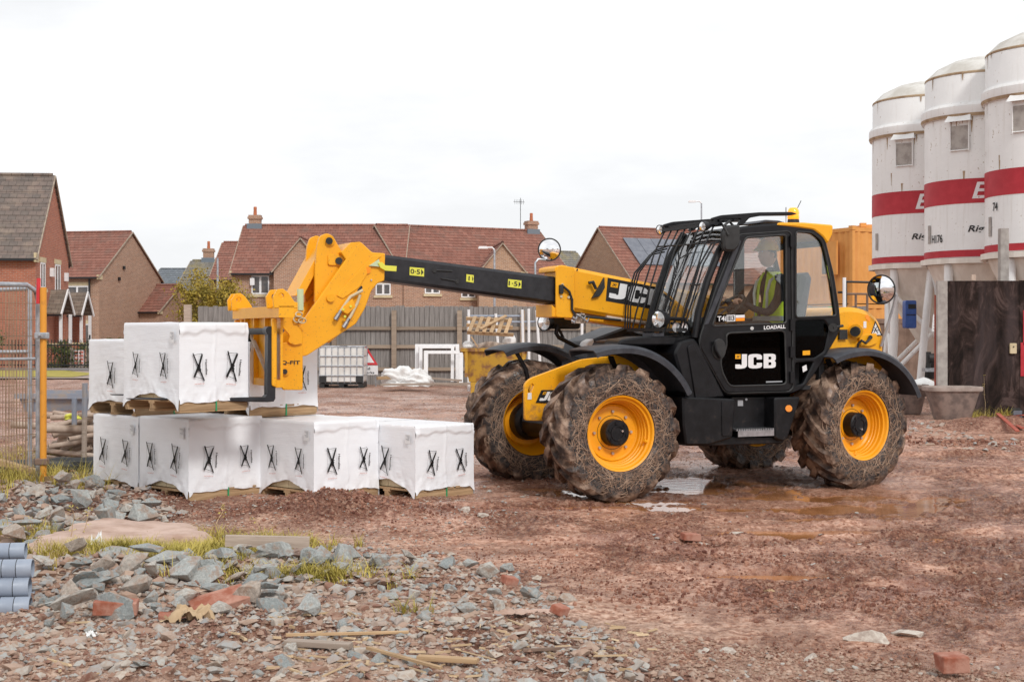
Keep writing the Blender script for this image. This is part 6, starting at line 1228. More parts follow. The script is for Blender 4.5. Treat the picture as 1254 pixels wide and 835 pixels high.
# tubs
def tub(label, px, py, w, rz):
    x, y, z = at(px, py); t = thing('mortar_tub', label, 'tub', (x, y, z), rz); a, b = w/2, w*.36; m = MB()
    def ring(sx, sy, zz, n=24): return [(sx*math.copysign(abs(math.cos(q))**.5, math.cos(q)), sy*math.copysign(abs(math.sin(q))**.5, math.sin(q)), zz) for q in [2*PI*i/n for i in range(n)]]
    R = [ring(a*.60, b*.60, 0), ring(a*.64, b*.64, .03), ring(a*.92, b*.92, .47), ring(a, b, .475), ring(a*1.01, b*1.01, .50), ring(a*1.0, b*1.0, .54), ring(a*.93, b*.93, .54), ring(a*.9, b*.9, .48), ring(a*.72, b*.72, .25)]
    V = [p for r in R for p in r]; n = 24; Fc = [(i*n+j, i*n+(j+1) % n, (i+1)*n+(j+1) % n, (i+1)*n+j) for i in range(len(R)-1) for j in range(n)]; Fc.append(tuple(range(n-1, -1, -1))); m.add(V, Fc).build('tub_shell', 'tub', t, 45); RR = [ring(a*1.012, b*1.012, .475), ring(a*1.03, b*1.03, .50), ring(a*1.03, b*1.03, .545), ring(a*.93, b*.93, .55), ring(a*.92, b*.92, .53)]; MB().add([p for r in RR for p in r], [(i*n+j, i*n+(j+1) % n, (i+1)*n+(j+1) % n, (i+1)*n+j) for i in range(4) for j in range(n)]).build('tub_rim', 'tub_rim', t, 45)
    MB().add(ring(a*.86, b*.86, .40), [tuple(range(24))]).build('mortar_fill', 'mortar', t, 0)
tub('brown plastic mortar tub standing at the foot of the hoarding', 1166, 522, .90, .05); tub('second mortar tub partly hidden by the rear mudguard', 1113, 509, .70, -.25)
# red laths & a dark lamp on the ground
for k, (a, b, c, d, lab) in enumerate(((1224, 523, 1252, 530, 'nearest red painted lath lying at the right edge under the hoarding'), (1226, 520.5, 1254, 526, 'middle red painted lath lying at the right edge under the hoarding'), (1222, 525, 1246, 533, 'shortest red painted lath lying at the right edge under the hoarding'))): p = at(a, b); q = at(c, d); board(lab, (p[0], p[1], p[2]+.05), (q[0], q[1], q[2]+.05), .06, .02, 'dull_red')
t = thing('site_lamp', 'small black floodlight lying on the ground at the foot of the hoarding', 'floodlight', at(1244, 517), .3); MB().prism([rrect(-.13, .02, .13, .22, .02)], -.05, .05, .01).build('lamp_body', 'rubber', t); MB().box((-.09, -.058, .05), (.09, -.051, .18)).build('lamp_glass', 'solar', t)
# ============================================================= left mid-ground
def flatpatch(name, pts, mat, z, kind='structure', n=3):
    P = [GP(a, b) for a, b in pts]; o = MB().add([(x, y, z) for x, y in P], [tuple(range(len(P)))]).build(name, mat, None, 0); return tag(o, kind=kind)
tag(MB().add([(-36, 46.5, .05), (-9.5, 46.5, .05), (-9.5, 130, .12), (-90, 130, .12), (-90, 46.5, .05)], [(0, 1, 2, 3, 4)]).build('estate_ground', 'gravel_track', None, 0), kind='structure')
tag(MB().add([(-30, 49.5, .062), (-14.7, 47.5, .062), (-14.9, 51.2, .07), (-17.5, 55.5, .07), (-30, 56, .07)], [(0, 1, 2, 3, 4)]).build('lawn', 'lawn', None, 0), kind='structure')
tag(MB().add([(-30, 56.3, .08), (-13, 55.0, .08), (-13, 58.5, .085), (-30, 59, .085)], [(0, 1, 2, 3)]).build('road', 'tarmac', None, 0), kind='structure')
# black railings
t = thing('railings', 'black iron railings in front of the porches on the left', 'railings', (-21.2, 58.6, 0)); 
for z in (.18, 1.0): MB().box((0, -.02, z), (7.6, .02, z+.05)).build('rail', 'gutter', t, 0)
m = MB()
for k in range(56): x = .05+.135*k; m.box((x, -.012, .05), (x+.024, .012, 1.25))
tag(m.build('bars', 'gutter', t, 0), kind='stuff')
for x in (0, 1.9, 3.8, 5.7, 7.55): MB().box((x-.03, -.03, 0), (x+.03, .03, 1.45)).build('post', 'gutter', t, 0)
t = thing('notice_board', 'pink and white notice on a low board between wooden posts on the grass', 'notice board', (*at(96, 452)[:2], .05)); 
MB().box((-.20, 0, .12), (.26, .03, .75)).build('notice_sheet', 'white_paint', t, 0); m = MB()
for r_ in range(4):
    for c_ in range(2): m.box((-.17+.21*c_, -.004, .16+.15*r_), (.0+.21*c_, -.001, .27+.15*r_))
m.build('notice_print', 'red_ink', t, 0)
for x in (-.36, .32, .42): MB().box((x, .0, 0), (x+.10, .12, .85)).build('timber_post', 'old_wood', t, 0)
# blue-grey skip
y_s = 27.5; x0 = (22-CX)*y_s/F; x1 = (131-CX)*y_s/F; t = thing('skip', 'long low blue-grey skip behind the pile of pipes', 'skip', (x0, y_s, -.1)); w = x1-x0
MB().add([(0, 0, .42), (w, 0, .42), (w, 1.6, .42), (0, 1.6, .42), (.2, .15, -.1), (w-.1, .15, -.1), (w-.1, 1.4, -.1), (.2, 1.4, -.1)], [(0, 4, 5, 1), (1, 5, 6, 2), (2, 6, 7, 3), (3, 7, 4, 0)]).build('skip_body', 'skip_blue', t, 0)
MB().box((-.05, -.07, .37), (w+.05, .02, .47)).build('rim_rail', 'skip_blue', t, 0); MB().box((-.05, 1.58, .37), (w+.05, 1.66, .47)).build('rim_rail', 'skip_blue', t, 0); MB().add([(.02, .03, .34), (w, .03, .34), (w, 1.57, .40), (.02, 1.57, .40)], [(0, 1, 2, 3)]).build('skip_load', 'mortar', t, 0)
# ============================================================= mesh fence panel
FYc = 13.55
def F3(px, py, Y=FYc): return PX(px, py, Y)
t = thing('mesh_fence_panel', 'nearest galvanised mesh fence panel, clamped to the orange pole', 'fence panel', (0, 0, 0)); tz = F3(40, 352).z
fp = [Vector((-5.6, 12.3, 0)), Vector(((46.5-CX)*FYc/F, FYc, 0))]
def FP(s, z): p = fp[0]*(1-s)+fp[1]*s; return Vector((p.x, p.y, z))
MB().tube([FP(0, 2.0), FP(.93, 2.0), FP(1, 1.93)], .022, 10).build('top_tube', 'galv', t); MB().tube([FP(1, 0.02), FP(1, 2.0)], .022, 10).build('end_tube', 'galv', t); MB().tube([FP(0, .12), FP(1, .12)], .02, 10).build('bottom_tube', 'galv', t); MB().tube([FP(0, 1.30), FP(.98, 1.30)], .014, 8).build('middle_tube', 'galv', t)
Lf = (fp[1]-fp[0]).length; m = MB(); nw = int(Lf/.034)
for i in range(nw):
    s_ = (i+.5)/nw; m.tube([FP(s_, .12), FP(s_, 2.0)], .0042, 3, False)
for k in range(13): m.tube([FP(0, .12+.155*k), FP(1, .12+.155*k)], .0034, 3, False)
tag(m.build('mesh_wires', 'mesh_rust', t, 0), kind='stuff')
MB().add([F3(40, 352, FYc)+Vector((0, -.01, 0)), F3(46, 356)+Vector((0, -.01, 0)), F3(46, 376)+Vector((0, -.01, 0))], [(0, 1, 2)]).build('corner_gusset', 'brown_cabin', t, 0)
# second, farther panel seen through the first
t = thing('mesh_fence_panel', 'second galvanised mesh panel seen through the first at the left edge', 'fence panel', (0, 0, 0)); f0 = [Vector((-7.5, 15.2, 0)), Vector((-4.95, 14.6, 0))]
FQ = lambda s, z: Vector(((f0[0]*(1-s)+f0[1]*s).x, (f0[0]*(1-s)+f0[1]*s).y, z)); MB().tube([FQ(0, 1.92), FQ(1, 2.0)], .022, 10).build('top_tube', 'galv', t); MB().tube([FQ(1, 0), FQ(1, 2.0)], .022, 10).build('end_tube', 'galv', t); MB().tube([FQ(0, 1.33), FQ(1, 1.35)], .02, 8).build('middle_tube', 'galv', t); m = MB()
for i in range(80): m.tube([FQ((i+.5)/80, .1), FQ((i+.5)/80, 1.98)], .0042, 3, False)
tag(m.build('mesh_wires', 'mesh_rust', t, 0), kind='stuff')
t = thing('scaffold_pole', 'upright orange painted scaffold pole with a clamp beside the mesh panel', 'pole', ((53-CX)*13.4/F, 13.4, 0)); MB().tube([(0, 0, -.05), (0, 0, F3(53, 352, 13.4).z)], .031, 14).build('pole', 'orange_tube', t)
MB().prism([rrect(-.07, F3(0, 411, 13.4).z-.03, .05, F3(0, 411, 13.4).z+.03, .01)], -.05, .03, .008).build('clamp', 'galv', t); MB().prism([rrect(-.07, F3(0, 565, 13.4).z-.03, .05, F3(0, 565, 13.4).z+.03, .01)], -.05, .03, .008).build('clamp', 'brown_cabin', t); MB().tube([(-.02, -.06, F3(0, 411, 13.4).z), (.02, -.09, F3(0, 411, 13.4).z)], .015, 8).build('clamp_bolt', 'steel', t)
MB().tube([(-.055, .02, 1.82), (-.05, .02, 2.06)], .02, 8).build('red_sleeve', 'sign_red', t)
board('short yellow-brown timber block lying by the foot of the orange pole', B3(57, 592, 13.5), B3(73, 590, 13.2), .12, .13, 'pallet_wood'); board('old timber rail on the ground left of the orange pole', B3(-20, 560, 14.3), B3(46, 578, 14.2), .10, .05, 'pallet_wood'); 
# ============================================================= pile of pipes
Q = random.Random(5)
pile_c = Vector((-5.05, 16.6, 0))
for i in range(78):
    row = i//15; a = Q.uniform(-.6, .6)+(0 if i % 3 else .9); ln = Q.uniform(.5, 1.4); r = Q.uniform(.024, .046); c = pile_c+Vector((Q.uniform(-.15, .55), Q.uniform(-.35, .45), .06+row*.115+Q.uniform(-.03, .05))); d = Vector((math.cos(a), math.sin(a)*.8, Q.uniform(-.15, .45)))
    p = c-d*ln/2; q = c+d*ln/2; m = MB().lathe([(r*.8, 0), (r*.8, ln), (r, ln), (r, 0), (r*.8, 0)], 'z', 12); o = m.build('clay_pipe', 'clay_pipe', None, 40, p); o.rotation_euler = d.to_track_quat('Z', 'Y').to_euler()
    tag(o, 'dusty pale pipe in the jumbled heap beside the stacked packs', 'pipe', 'pipes in the jumbled heap')
for (a, b, c, d, lab) in ((104, 470, 103, 560, 'upright blue-topped stake in front of the pipe heap'), (91, 487, 91, 520, 'shorter blue stake sticking up behind the pipe heap')):
    p, q = F3(a, b, 15.9), F3(c, d, 15.9); q.z = max(q.z, 0); o = MB().tube([q-q, p-q], .030, 8).build('stake', 'skip_blue' if a < 100 else 'old_wood', None, 35, q); tag(o, lab, 'stake')
    if a > 100: MB().tube([(p-q)*.55, (p-q)*1.01], .0315, 8).build('blue_paint', 'skip_blue', o)
lump('yellow_bag', 'crumpled bright yellow bag on the pipe heap', 'bag', B3(89, 512, 16.2), .10, .08, .05, 'lime', 7, 3, .8)
lump('soil_heap', 'dark tarry spoil at the foot of the pipe heap', 'spoil', (-4.9, 15.5, .0), .9, .5, .16, 'rubber', 14, 5, .7)
# ============================================================= foreground
# grey drain pipes entering from the left
def drain_pipe(label, px_end, py0, py1, Y):
    r = (py1-py0)/2*Y/F; e = PX(px_end, (py0+py1)/2, Y); t = thing('drain_pipe', label, 'pipe', e); m = MB()
    m.lathe([(r*.93, -.001), (r, -.002), (r, -.08), (r*1.015, -.082), (r*1.015, -.085), (r, -.087), (r, -.155), (r*1.012, -.157), (r*1.012, -.160), (r, -.162), (r*1.0, -2.2), (r*.93, -2.2), (r*.93, -.001)], 'x', 36); m.build('pipe_wall', 'grey_pipe', t, 40)
    for xx in (-.083, -.1585): MB().lathe([(r*1.004, xx-.002), (r*1.019, xx-.002), (r*1.019, xx+.002), (r*1.004, xx+.002)], 'x', 36).build('socket_groove', 'rubber', t)
    t.rotation_euler = (0, 0, math.radians(7)); return t
drain_pipe('topmost grey drain pipe of the stack at the left edge', 32, 664, 684.5, 7.95); drain_pipe('second grey drain pipe from the top, reaching farthest right', 40.5, 684, 707, 7.8); drain_pipe('third grey drain pipe from the top of the stack', 37, 706, 731, 7.78); drain_pipe('lowest front grey drain pipe in the stack', 38, 730, 755.5, 7.7); drain_pipe('grey drain pipe set behind, only its end showing lowest right', 44, 722, 745, 8.0)
# slab of spilled mortar
def slab():
    pts = [(28, 672), (55, 655), (95, 641), (140, 634), (205, 637), (252, 646), (262, 656), (225, 662), (190, 672), (150, 684), (110, 690), (60, 690)]; P = [GP(a, b, .10) for a, b in pts]; cx = sum(p[0] for p in P)/len(P); cy = sum(p[1] for p in P)/len(P); V = []; n = 96; K = 14; Fc = []
    import bisect
    ang = sorted((math.atan2(p[1]-cy, p[0]-cx), math.hypot(p[0]-cx, p[1]-cy)) for p in P); A = [a for a, _ in ang]; R = [r for _, r in ang]
    for i in range(n):
        a = -PI+2*PI*i/n; r = float(np.interp(a, [A[-1]-2*PI]+A+[A[0]+2*PI], [R[-1]]+R+[R[0]])); r *= 1+.06*math.sin(a*7)+.04*math.sin(a*17)
        for k in range(K+1):
            t = k/K; x = cx+math.cos(a)*r*t; y = cy+math.sin(a)*r*t; z = H1(x, y); zz = max(z, .085) if t < .9 else z; V.append((x, y, (zz+.05*(1-t**6)) if t < 1 else z-.05))
    for i in range(n):
        for k in range(K): j = (i+1) % n; Fc.append((i*(K+1)+k, i*(K+1)+k+1, j*(K+1)+k+1, j*(K+1)+k))
    P_ = np.array(V); nn = fbm(P_[:, 0], P_[:, 1], 3, 4, 8)-.5; V = [(v[0], v[1], v[2]+.06*float(q)) for v, q in zip(V, nn)]
    tag(MB().add(V, Fc).build('mortar_slab', 'mortar', None, 50), 'flat pinkish slab of set mortar among the rocks at the left', 'mortar slab')
slab()
# rocks: a few hull shapes shared by every copy
def rock_mesh(seed, flat=.6):
    Q = np.random.default_rng(seed); bm = bmesh.new(); P = Q.normal(size=(13, 3)); P /= np.linalg.norm(P, axis=1)[:, None]; P *= Q.uniform(.75, 1.1, (13, 1)); P *= np.array([1, Q.uniform(.6, .95), Q.uniform(flat*.7, flat*1.2)])
    for p in P: bm.verts.new(p)
    r = bmesh.ops.convex_hull(bm, input=bm.verts); bmesh.ops.delete(bm, geom=[v for v in bm.verts if not v.link_faces], context='VERTS')
    bmesh.ops.bevel(bm, geom=list(bm.edges), offset=.018, segments=1, affect='EDGES'); bmesh.ops.triangulate(bm, faces=[f for f in bm.faces if len(f.verts) > 4])
    me = bpy.data.meshes.new('rock'); bm.to_mesh(me); bm.free(); me.materials.append(MATS['rock']); return me
ROCKS = [rock_mesh(k, .45+.3*(k % 3)/2) for k in range(14)]
QR = random.Random(21)
mk('pale_stone', (.40, .33, .28), (.58, .52, .45), 4, .9, bump=.5)
PALE = [m_.copy() for m_ in ROCKS[:4]]
for m_ in PALE: m_.materials.clear(); m_.materials.append(MATS['pale_stone'])
def rock(x, y, s, label, group, dz=0.0, tilt=.5):
    o = bpy.data.objects.new('rock', QR.choice(ROCKS)); COL.objects.link(o); o.location = (x, y, H1(x, y)+s*.18+dz); o.scale = (s*QR.uniform(.85, 1.25), s*QR.uniform(.8, 1.1), s*QR.uniform(.75, 1.1)); o.rotation_euler = (QR.uniform(-tilt, tilt), QR.uniform(-tilt, tilt), QR.uniform(0, 6.28)); return tag(o, label, 'rock', group)
def inpoly(x, y, P):
    c = False
    for i in range(len(P)):
        (x1, y1), (x2, y2) = P[i-1], P[i]
        if (y1 > y) != (y2 > y) and x < (x2-x1)*(y-y1)/(y2-y1)+x1: c = not c
    return c
def fill(poly_px, n, s0, s1, label, group, stack=.0, zref=.05):
    P = [GP(a, b, zref) for a, b in poly_px]; xs = [p[0] for p in P]; ys = [p[1] for p in P]; k = 0; placed = []; tries = 0
    while k < n and tries < n*60:
        tries += 1; x = QR.uniform(min(xs), max(xs)); y = QR.uniform(min(ys), max(ys))
        if not inpoly(x, y, P): continue
        s = s0+(s1-s0)*QR.random()**1.6
        if any((x-a)**2+(y-b)**2 < (.62*(s+c))**2 for a, b, c in placed): continue
        placed.append((x, y, s)); rock(x, y, s, label, group, stack*QR.random()); k += 1
    return placed
L1, G1 = 'angular grey stone in the rubble bank below the mesh fence and orange pole', 'rocks in the bank at the fence foot'
L2, G2 = 'angular grey or brown stone in the wide band of rubble across the left foreground', 'rocks in the foreground rubble band'
L4, G4 = 'half-sunk pale stone scattered in the mud of the near foreground', 'stones scattered in the near mud'
fill([(0, 640), (0, 618), (60, 600), (128, 596), (215, 626), (220, 634), (150, 636), (90, 646), (40, 662), (0, 668)], 62, .055, .17, L1, G1, .10, .12)
fill([(70, 585), (125, 560), (130, 590), (90, 600)], 22, .04, .08, L1, G1, .03, .1)
fill([(50, 700), (120, 692), (250, 688), (330, 676), (480, 678), (545, 694), (400, 712), (330, 745), (240, 752), (150, 752), (55, 756)], 92, .045, .13, L2, G2, .08, .10)
fill([(270, 672), (400, 664), (420, 682), (300, 690)], 14, .04, .09, L2, G2, .03, .08)
fill([(480, 700), (640, 705), (700, 740), (640, 780), (500, 780), (420, 720)], 34, .03, .085, L2, G2, .0, .03)
fill([(60, 770), (700, 770), (760, 835), (0, 835)], 52, .02, .065, L4, G4, .0, .03)
for (px, py, s) in ((426, 690, .135), (410, 703, .085), (500, 689, .11), (552, 696, .11), (598, 706, .09), (622, 696, .06), (575, 690, .07), (650, 733, .10), (610, 745, .08), (380, 757, .09), (228, 726, .15), (262, 737, .11), (335, 720, .10), (165, 735, .12), (120, 730, .11), (92, 742, .12)): x, y = GP(px, py, .06); rock(x, y, s, L2, G2, .03)
# named single stones out in the mud
for (px, py, s, lab) in ((1063, 786, .11, 'large flat pale stone in the right foreground mud'), (1112, 779, .10, 'smooth pale stone right of the large flat one in the foreground'), (995, 803, .05, 'small pale stone left of the flat stones in the right foreground'), (860, 800, .06, 'grey stone at the edge of the pale gravel, bottom centre'), (890, 803, .05, 'pinkish stone beside the grey stone at the bottom centre'), (508, 635, .075, 'pale stone sitting alone in front of the middle pack'), (570, 641, .08, 'light pink stone behind the pebbles in front of the machine'), (590, 646, .06, 'tan stone next to the light pink one in front of the machine'),
                          (1052, 664, .07, 'dark reddish stone alone in the mud right of centre'), (901, 658, .09, 'red-brown clod between the puddles in front of the machine'), (860, 665, .06, 'half-buried pinkish stone left of the red-brown clod')):
    x, y = GP(px, py); o = rock(x, y, s, lab, None, -.012, .12); o.data = PALE[int(px) % 4]
# bricks and fragments
def brick_piece(label, px, py, rz, L=.215, W_=.1025, Hh=.065, tilt=(0, 0), frog=False, z=.0):
    x, y = GP(px, py, z); t = thing('broken_brick', label, 'brick', (x, y, H1(x, y)+Hh*.3), rz); t.rotation_euler = (tilt[0], tilt[1], rz); Qb = random.Random(int(px*7+py)); m = MB(); v = []
    for (a, b, c) in ((0, 0, 0), (L, 0, 0), (L, W_, 0), (0, W_, 0), (0, 0, Hh), (L, 0, Hh), (L, W_, Hh), (0, W_, Hh)): v.append((a-L/2+Qb.uniform(-.008, .008), b-W_/2+Qb.uniform(-.006, .006), c+Qb.uniform(-.005, .005)))
    m.add(v, [(0, 3, 2, 1), (4, 5, 6, 7), (0, 1, 5, 4), (1, 2, 6, 5), (2, 3, 7, 6), (3, 0, 4, 7)]); o = m.build('brick_body', 'red_brick', t, 0); md = o.modifiers.new('edge', 'BEVEL'); md.width = .006; md.segments = 2
    if frog and False: MB().prism([rrect(-.075, -.026, .075, .026, .012)], Hh+.004, Hh+.006, 0, mapf=lambda x_, y_, z_: (x_, z_, y_)).build('frog', 'brown_cabin', t, 0)
    return t
brick_piece('whole red brick lying flat among the rocks left of centre', 143, 750, .15, .22, .11, .07, (0.1, .05), True, .08); brick_piece('reddest large broken brick slab tilted on the rocks', 268, 738, .5, .30, .16, .05, (.35, -.2), False, .1); brick_piece('thin red brick flake lying just left of the tilted slab', 228, 748, -.1, .20, .09, .03, (.1, .1), False, .08)
brick_piece('red brick half standing at the bottom right corner of the ground', 1166, 828, .08, .125, .11, .08, (0, 0), True); brick_piece('small red brick chunk beside the grey rocks in the centre foreground', 622, 729, .6, .09, .07, .05, (.2, .3)); brick_piece('brick fragment lower right of the small chunk in the centre foreground', 683, 766, 1.0, .08, .07, .05, (.3, .1)); brick_piece('dark red half brick out in the mud before the machine', 845, 664, .3, .13, .09, .05, (0, .1)); brick_piece('tiny orange brick chip left of the whole brick', 205, 760, .3, .10, .06, .03, (.1, .2), False, .05)
# timber pieces
def timb(label, a, b, w, h, mat='old_wood', dz=.03): p = GP(*a, .05); q = GP(*b, .05); board(label, (p[0], p[1], H1(*p)+dz), (q[0], q[1], H1(*q)+dz), w, h, mat)
timb('old squared timber lying on the rocks in front of the soil heap', (276, 690), (379, 688), .06, .07, 'old_wood', .13); timb('grey weathered plank at the bottom left of centre', (350, 791), (430, 795), .06, .025, 'old_wood', .03); timb('pale split plank near the bottom centre', (512, 805), (585, 810), .045, .02, 'pallet_wood', .035)
timb('thin broken lath lying left of the split plank', (350, 785), (500, 777), .02, .012, 'pallet_wood', .03); timb('narrow splintered strip at the bottom centre edge', (450, 800), (540, 818), .022, .012, 'pallet_wood', .04); timb('dark wet lath among the pebbles right of centre', (640, 800), (735, 790), .02, .012, 'brown_cabin', .02)
Qs = random.Random(9)
splm = [MB().add([(-.5, -.01, -.006), (.46, -.03, -.012), (.5, .0, -.01), (-.42, .03, -.012), (-.48, -.008, .01), (.40, -.022, .012), (.47, .004, .006), (-.40, .022, .012)], [(0, 3, 2, 1), (4, 5, 6, 7), (0, 1, 5, 4), (1, 2, 6, 5), (2, 3, 7, 6), (3, 0, 4, 7)]).build('timber_splinter', 'straw', None, 0).data for _ in range(1)]
for o in [o for o in bpy.data.objects if o.name.startswith('timber_splinter')]: bpy.data.objects.remove(o)
for k in range(150):
    px = Qs.uniform(330, 800) if k < 110 else Qs.uniform(60, 700); py = Qs.uniform(770, 835); x, y = GP(px, py); o = bpy.data.objects.new('timber_splinter', splm[0]); COL.objects.link(o); ln = .03+.20*Qs.random()**3; o.location = (x, y, H1(x, y)+.012); o.scale = (ln, Qs.uniform(.1, .5), Qs.uniform(.2, .6)); o.rotation_euler = (0, Qs.uniform(-.12, .12), Qs.gauss(.1, 1.1)); tag(o, 'thin torn wood splinter littering the near foreground', 'splinter', 'wood splinters in the near foreground')
# crumpled board, plastic scraps
def sheet_piece(name, label, cat, px, py, w, d, mat, seed, amp=.05):
    x0, y0 = GP(px, py, .03); n = 22; V = []; Fc = []; A, B = np.meshgrid(np.linspace(-1, 1, n), np.linspace(-1, 1, n), indexing='ij'); nn = fbm(A*2+seed*4+9, B*2+9, 1, 4, seed)-.3
    z = H1(x0, y0)
    for i in range(n):
        for j in range(n):
            a, b = A[i, j], B[i, j]; q = 1+.25*math.sin(5*math.atan2(b, a)+seed); V.append((a*w/2*q, b*d/2*q, max(.004, float(nn[i, j])*amp*2)))
    for i in range(n-1):
        for j in range(n-1): 
            if math.hypot(A[i, j], B[i, j]) < 1.15+.2*math.sin(i*1.7+j): q = i*n+j; Fc.append((q, q+n, q+n+1, q+1))
    o = MB().add(V, Fc).build(name, mat, None, 70, (x0, y0, z+.01), False); tag(o, label, cat)
sheet_piece('board_scrap', 'torn tan fibreboard scrap curling up below the red bricks', 'board scrap', 236, 768, .26, .16, 'straw', 3, .10); sheet_piece('plastic_scrap', 'crumpled pale plastic scrap on the stones right of centre', 'plastic scrap', 640, 764, .24, .12, 'mortar', 4, .03); sheet_piece('paper_scrap', 'small yellow paper scrap in the mud', 'paper scrap', 942, 727, .06, .02, 'straw', 5, .02); sheet_piece('plastic_scrap', 'little blue and white plastic scrap at the lower left', 'plastic scrap', 112, 779, .05, .035, 'sheet', 6, .03); sheet_piece('rag', 'cream rag lying on the grass left of centre', 'rag', 112, 690, .14, .12, 'sheet', 7, .12)
# gravel and small stones (one mass)
def gravel():
    R = np.random.default_rng(5); zones = [(5200, [(0, 835), (0, 755), (420, 760), (720, 770), (900, 835)], .006, .028), (6000, [(0, 770), (100, 690), (300, 660), (560, 680), (720, 770), (0, 800)], .010, .035), (6000, [(520, 835), (640, 775), (760, 770), (1254, 820), (1254, 835)], .005, .020), (9000, [(-20, 835), (1274, 835), (1274, 560), (1100, 500), (600, 560), (0, 600)], .004, .014), (4500, [(300, 680), (130, 600), (330, 600), (620, 610), (640, 640), (480, 680)], .005, .018), (3500, [(0, 660), (0, 560), (130, 550), (250, 640)], .010, .03), (4000, [(400, 640), (1254, 540), (1254, 480), (900, 480), (400, 480)], .01, .03)]
    octa = np.array([(1, 0, 0), (-1, 0, 0), (0, 1, 0), (0, -1, 0), (0, 0, 1), (0, 0, -1)], float); fo = np.array([(0, 2, 4), (2, 1, 4), (1, 3, 4), (3, 0, 4), (2, 0, 5), (1, 2, 5), (3, 1, 5), (0, 3, 5)]); VV = []; TT = []; base = 0; FF = []
    for n, poly, s0, s1 in zones:
        P = np.array([GP(a, b, .02) for a, b in poly]); m = n*6; x = R.uniform(P[:, 0].min(), P[:, 0].max(), m); y = R.uniform(P[:, 1].min(), P[:, 1].max(), m); ins = np.zeros(m, bool)
        for i in range(len(P)):
            x1, y1 = P[i-1]; x2, y2 = P[i]; c = ((y1 > y) != (y2 > y)) & (x < (x2-x1)*(y-y1)/(y2-y1+1e-9)+x1); ins ^= c
        x, y = x[ins][:n], y[ins][:n]; k = len(x); s = s0+(s1-s0)*R.random(k)**2.2; z = H(x, y); sc = s[:, None]*R.uniform(.55, 1.25, (k, 3))*np.array([1, 1, .65]); a = R.uniform(0, 6.28, k); v = octa[None]*R.uniform(.7, 1.2, (k, 6, 1))*sc[:, None, :]; ca, sa = np.cos(a)[:, None], np.sin(a)[:, None]
        vx = v[:, :, 0]*ca-v[:, :, 1]*sa+x[:, None]; vy = v[:, :, 0]*sa+v[:, :, 1]*ca+y[:, None]; vz = v[:, :, 2]+(z+s*.15)[:, None]; VV.append(np.stack([vx, vy, vz], 2).reshape(-1, 3)); FF.append((fo[None]+(np.arange(k)*6)[:, None, None]+base).reshape(-1, 3)); base += k*6; tt = R.random(k); tt = np.where(x > .5, tt*.55, tt); tt = np.where(s > .5*s1, tt, tt*.6); TT.append(np.repeat(tt, 6))
    tag(npmesh('gravel', np.concatenate(VV), np.concatenate(FF), 'gravel', None, False, {'tint': np.concatenate(TT)}, 3), kind='stuff')
gravel()
# grass tufts
def grass(name, zones, hmin, hmax, seed, mat='grass_leaf'):
    R = np.random.default_rng(seed); V = []; F_ = []; b = 0
    for (px, py, rx, ry, n) in zones:
        x0, y0 = GP(px, py, .08); nt = max(1, n//14)
        for c in range(nt):
            cx_ = x0+R.normal()*rx; cy_ = y0+R.normal()*ry; z = H1(cx_, cy_)-.01
            for q in range(14):
                a = R.uniform(0, 6.28); h = R.uniform(hmin, hmax); le = h*R.uniform(.3, 1.1); w = R.uniform(.0025, .005); x = cx_+R.normal()*.02; y = cy_+R.normal()*.02; dx, dy = math.cos(a), math.sin(a); px_, py_ = -dy*w, dx*w
                K = 4
                for k in range(K): t = k/(K-1); ww = 1-t*.9; X = x+dx*le*t*t; Y = y+dy*le*t*t; Z = z+h*(t-.35*t*t*(le/h)); V += [(X-px_*ww, Y-py_*ww, Z), (X+px_*ww, Y+py_*ww, Z)]
                for k in range(K-1): F_.append((b+2*k, b+2*k+1, b+2*k+3, b+2*k+2))
                b += 2*K
    tag(npmesh(name, V, F_, mat, None, True), kind='stuff')
